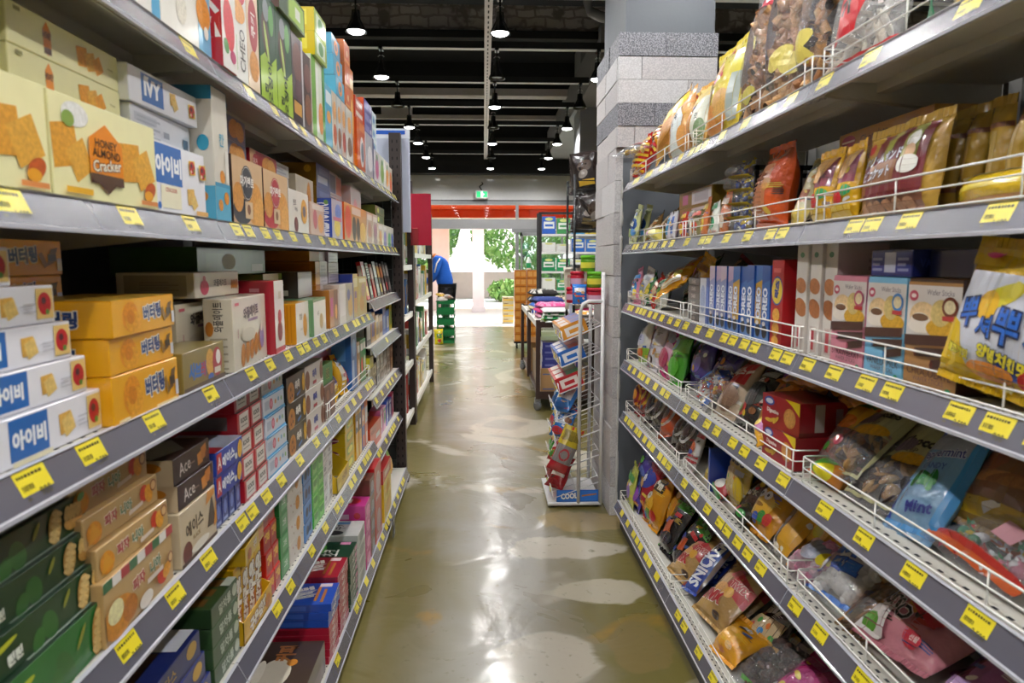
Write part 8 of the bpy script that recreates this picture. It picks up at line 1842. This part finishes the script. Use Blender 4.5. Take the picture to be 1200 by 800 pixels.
# grey cardigan hanging over the trolley's near edge
mb = MB()
n, m_ = 14, 12; gm_ = M('8a827c', 'cloth')
vs = []
for s_ in (0, .012):
    for j in range(m_ + 1):
        for i in range(n + 1):
            u, v = i / n, j / m_
            w = .17 + .10 * v
            vs.append(((u - .5) * w, -.02 * math.sin(u * 15) * (.4 + v) - .02 * v + s_, -v * .30 - .015 * math.sin(u * 9)))
q = (n + 1) * (m_ + 1)
fs = []
for j in range(m_):
    for i in range(n):
        a = j * (n + 1) + i
        fs += [(a, a + 1, a + n + 2, a + n + 1), (q + a, q + a + n + 1, q + a + n + 2, q + a + 1)]
for i in range(n): fs += [(i, q + i, q + i + 1, i + 1), (m_ * (n + 1) + i, m_ * (n + 1) + i + 1, q + m_ * (n + 1) + i + 1, q + m_ * (n + 1) + i)]
for j in range(m_): fs += [(j * (n + 1), (j + 1) * (n + 1), q + (j + 1) * (n + 1), q + j * (n + 1)), (j * (n + 1) + n, q + j * (n + 1) + n, q + (j + 1) * (n + 1) + n, (j + 1) * (n + 1) + n)]
mb.add(vs, fs, gm_, True)
o = mb.build('cardigan'); o.location = (.80, 6.235, .88); tag(o, 'grey knitted cardigan draped over the near edge of the trolley', 'clothing')
BX('price_card', .49, 6.6, .846, .004, .12, .08, 'e8e6de', [], 'small white price card standing on the trolley edge', cat='card')

# ------------------------------------------------------------------ display rack of dark packs behind the pillar
o = thing('display_rack', 'black wire display rack of dark shiny packs behind the tiled pillar', 'rack', (.80, 5.05, 0))
mb = MB()
for x in (-.16, .19):
    for y in (-.21, .21): mb.tube([(x, y, 0), (x, y, 2.0)], .009, lamp_black, 6)
mb.build('frame', o)
for z in (1.90, 1.62, 1.36):
    mb = MB()
    for k in range(7): mb.tube([(-.16, -.21 + .07 * k, z), (.19, -.21 + .07 * k, z)], .003, lamp_black, 5)
    for zz in (0, .06): mb.tube([(-.16, -.21, z + zz), (.19, -.21, z + zz), (.19, .21, z + zz), (-.16, .21, z + zz)], .004, lamp_black, 5, closed=True)
    mb.build('basket', o)
for k in range(8):
    lvl = k // 4
    me, _ = bag_mesh(.19, .27, .08, '2a211e', [E(.5, .6, .3, .15, '4a3c34', 20, 'film'), R(.2, .1, .8, .25, '6a5a34' if k % 3 else 'c8a02c'), E(.4, .4, .2, .1, '8a8078', 30, 'film')], (), 400 + k, 8, 10, 'dark_pack', lump=.006, plain=True)
    q = link('dark_pack', me); q.location = (.74 + .10 * (k % 2), 4.93 + .11 * ((k % 4) // 2) * 2 - .03, (1.905, 1.625)[lvl]); q.rotation_euler = (JR.uniform(-.3, .05), JR.uniform(-.35, .2), JR.uniform(-.4, .4))
    tag(q, 'dark brown shiny pack, %s in the %s basket of the black rack' % (NTH[k % 4], ('upper', 'lower')[lvl]), 'pack', 'dark shiny packs')
for k in range(3):
    me, _ = bag_mesh(.10, .30, .02, ('d8cfc0', 'c9b9a8', '6a6058')[k], [R(.2, .3, .8, .8, 'b9a898'), R(.1, .88, .9, .95, '8a7a6c')], (), 430 + k, 6, 10, 'hanging_pack')
    q = link('hanging_pack', me); q.location = (.63 + .07 * k, 4.86, 1.06 + .015 * k); q.rotation_euler = (.03, .05 * (k - 1), .1 * k)
    tag(q, '%s long flat pack hanging below the dark shiny packs' % ('cream', 'beige', 'taupe')[k], 'pack')
mb = MB(); mb.tube([(.60, 4.84, 1.372), (.98, 4.84, 1.372)], .004, lamp_black, 5); q = mb.build('hanging_rod'); tag(q, 'thin black rod carrying the long flat packs', 'rod')

# shelf rack of household goods, orange carton stacks, small carton stack
rk = thing('shelf_rack', 'dark framed rack with white shelves of green and blue goods beyond the clothes', 'rack', (1.15, 9.05, 0))
mb = MB()
for x in (-.42, .42):
    for y in (-.14, .14): mb.box(x - .02, y - .015, 0, x + .02, y + .015, 2.03, M('2c2a2c', 'steel'))
mb.box(-.42, -.155, 2.0, .42, -.125, 2.03, M('2c2a2c', 'steel'))
mb.build('frame', rk)
for z in (.35, .78, 1.02, 1.27, 1.52, 1.75):
    mb = MB(); mb.box(-.4, -.16, z - .025, .4, .14, z, M('e8e8e6', 'paint')); mb.build('shelf', rk)
for li, (z, items) in enumerate(((1.752, (('3a6ac8', .22, 'blue'), ('4a9a5c', .2, 'green'), ('2a8ac0', .18, 'cyan'), ('d8c02c', .2, 'yellow'))), (1.522, (('e6e6e4', .12, 'white'), ('dcdcda', .1, 'pale grey'), ('2a68c0', .17, 'blue'), ('3a78c8', .16, 'light blue'))), (1.272, (('1f8a54', .17, 'green'), ('2a9a60', .16, 'bright green'), ('e4e8e4', .15, 'white'), ('2a6a4c', .15, 'dark green'))), (1.022, (('e8ece8', .16, 'white and green'), ('2a9a64', .14, 'mint green'), ('1f7a4c', .14, 'forest green'))))):
    for k, (c, h, cn) in enumerate(items):
        BX('household_box', .76 + .19 * k, 8.9, z + .001, .17, .16, h, c, [R(.1, .3, .9, .7, 'e8ece8'), R(.2, .42, .8, .55, c), E(.5, .85, .3, .1, 'd8dc8a')], '%s household carton on the %s white shelf of the dark framed rack' % (cn, ('top', 'second', 'third', 'fourth')[li]))
for col in range(2):
    for k in range(9):
        BX('orange_carton', .49 + .20 * col, 10.9 + .02 * col, .12 + .127 * k, .19, .25, .125, 'c9781f', [R(.1, .2, .45, .8, 'd89a4c'), R(.55, .2, .9, .8, 'd89a4c'), R(0, .9, 1, 1, 'a85a14')], 'orange carton in the %s stack by the door, %s' % (('nearer the aisle', 'inner')[col], 'bottom one' if k == 0 else ORD[9 - k]), group='orange cartons')
o = thing('hand_dolly', 'low dark dolly under the orange carton stacks', 'dolly', (.68, 11.03, 0))
mb = MB(); mb.box(-.2, -.15, .09, .22, .15, .118, M('2c2c30', 'plastic')); mb.build('deck', o)
for x in (-.15, .17):
    for y in (-.1, .1):
        mb = MB(); mb.lathe([(0, -.012), (.042, -.012), (.045, 0), (.042, .012), (0, .012)], lamp_black, 12); w = mb.build('wheel', o, (x, y, .045)); w.rotation_euler = (0, math.pi / 2, 0)
o = thing('spray_bottle', 'white bottle with green label on top of the orange cartons', 'bottle', (.72, 11.0, .12 + .127 * 9))
mb = MB(); mb.lathe([(0, 0), (.035, 0), (.04, .01), (.04, .14), (.018, .19), (.015, .21), (0, .21)], M('e6ece8', 'plastic'), 16); mb.lathe([(.0405, .03), (.0405, .11)], M('2a9a5c', 'card'), 16); mb.build('bottle_body', o)
mb = MB(); mb.lathe([(.017, .208), (.017, .235), (0, .235)], M('2a9a5c', 'plastic'), 12); mb.build('cap', o)
for k in range(5):
    BX('carton', .42, 15.4, .001 + .12 * k, .26, .3, .118, 'c8bd9c', [R(.05, .3, .95, .6, 'e0b83c'), R(.1, .7, .5, .85, '8a6a44')], 'beige carton with yellow band outside the door, %s' % ('bottom one' if k == 0 else ORD[5 - k]), group='beige cartons outside')

# ------------------------------------------------------------------ more of the same behind the front packets
TW_LABELS = ['light blue peppermint', 'orange fruit candy bag', 'black sweets bag with small', 'silver bag of brown', 'vivid green sweet', 'magenta pink sweet', 'white and lime sweet', 'white marshmallows with blue', 'fruit candy', 'round candies, fifth', 'lemon badge', 'dark brown chocolate bag', 'red lettering, nearer', 'red lettering, farther', 'many coloured round candies', 'red bag with blue star', 'purple blue bag', 'black patch on the bottom', 'burnt orange', 'pale ring, beside', 'pale ring, before', 'white rings, beyond', 'white rings, second', 'hot pink', 'tan nut candies', 'royal blue chocolate bar', 'nearest the guard', 'farther one at the guard', 'black brown', 'tall yellow rice', 'speech panel', 'chef picture', 'purple and orange choco', 'brown cookie stick', 'pink and white wrapped', 'pink and red assorted']
tops_ = [o for o in COL.objects if o.parent is None and 'label' in o.keys() and o.location.x > .6 and o.get('category') == 'bag']
seen_ = set()
for frag in TW_LABELS:
    for o in tops_:
        if frag in o['label'] and o.name not in seen_ and not o['label'].startswith('twin'):
            seen_.add(o.name)
            if o.location.x > .86: continue
            c = copy_tree(o)
            c.location.x += .085
            c.location.y += .05
            c.location.z += .006
            c.rotation_euler.y += 0
            c.rotation_euler.x -= math.radians(7)
            c['label'] = 'twin behind ' + (o['label'] if len(o['label'].split()) < 15 else o['label'].split(',')[0])
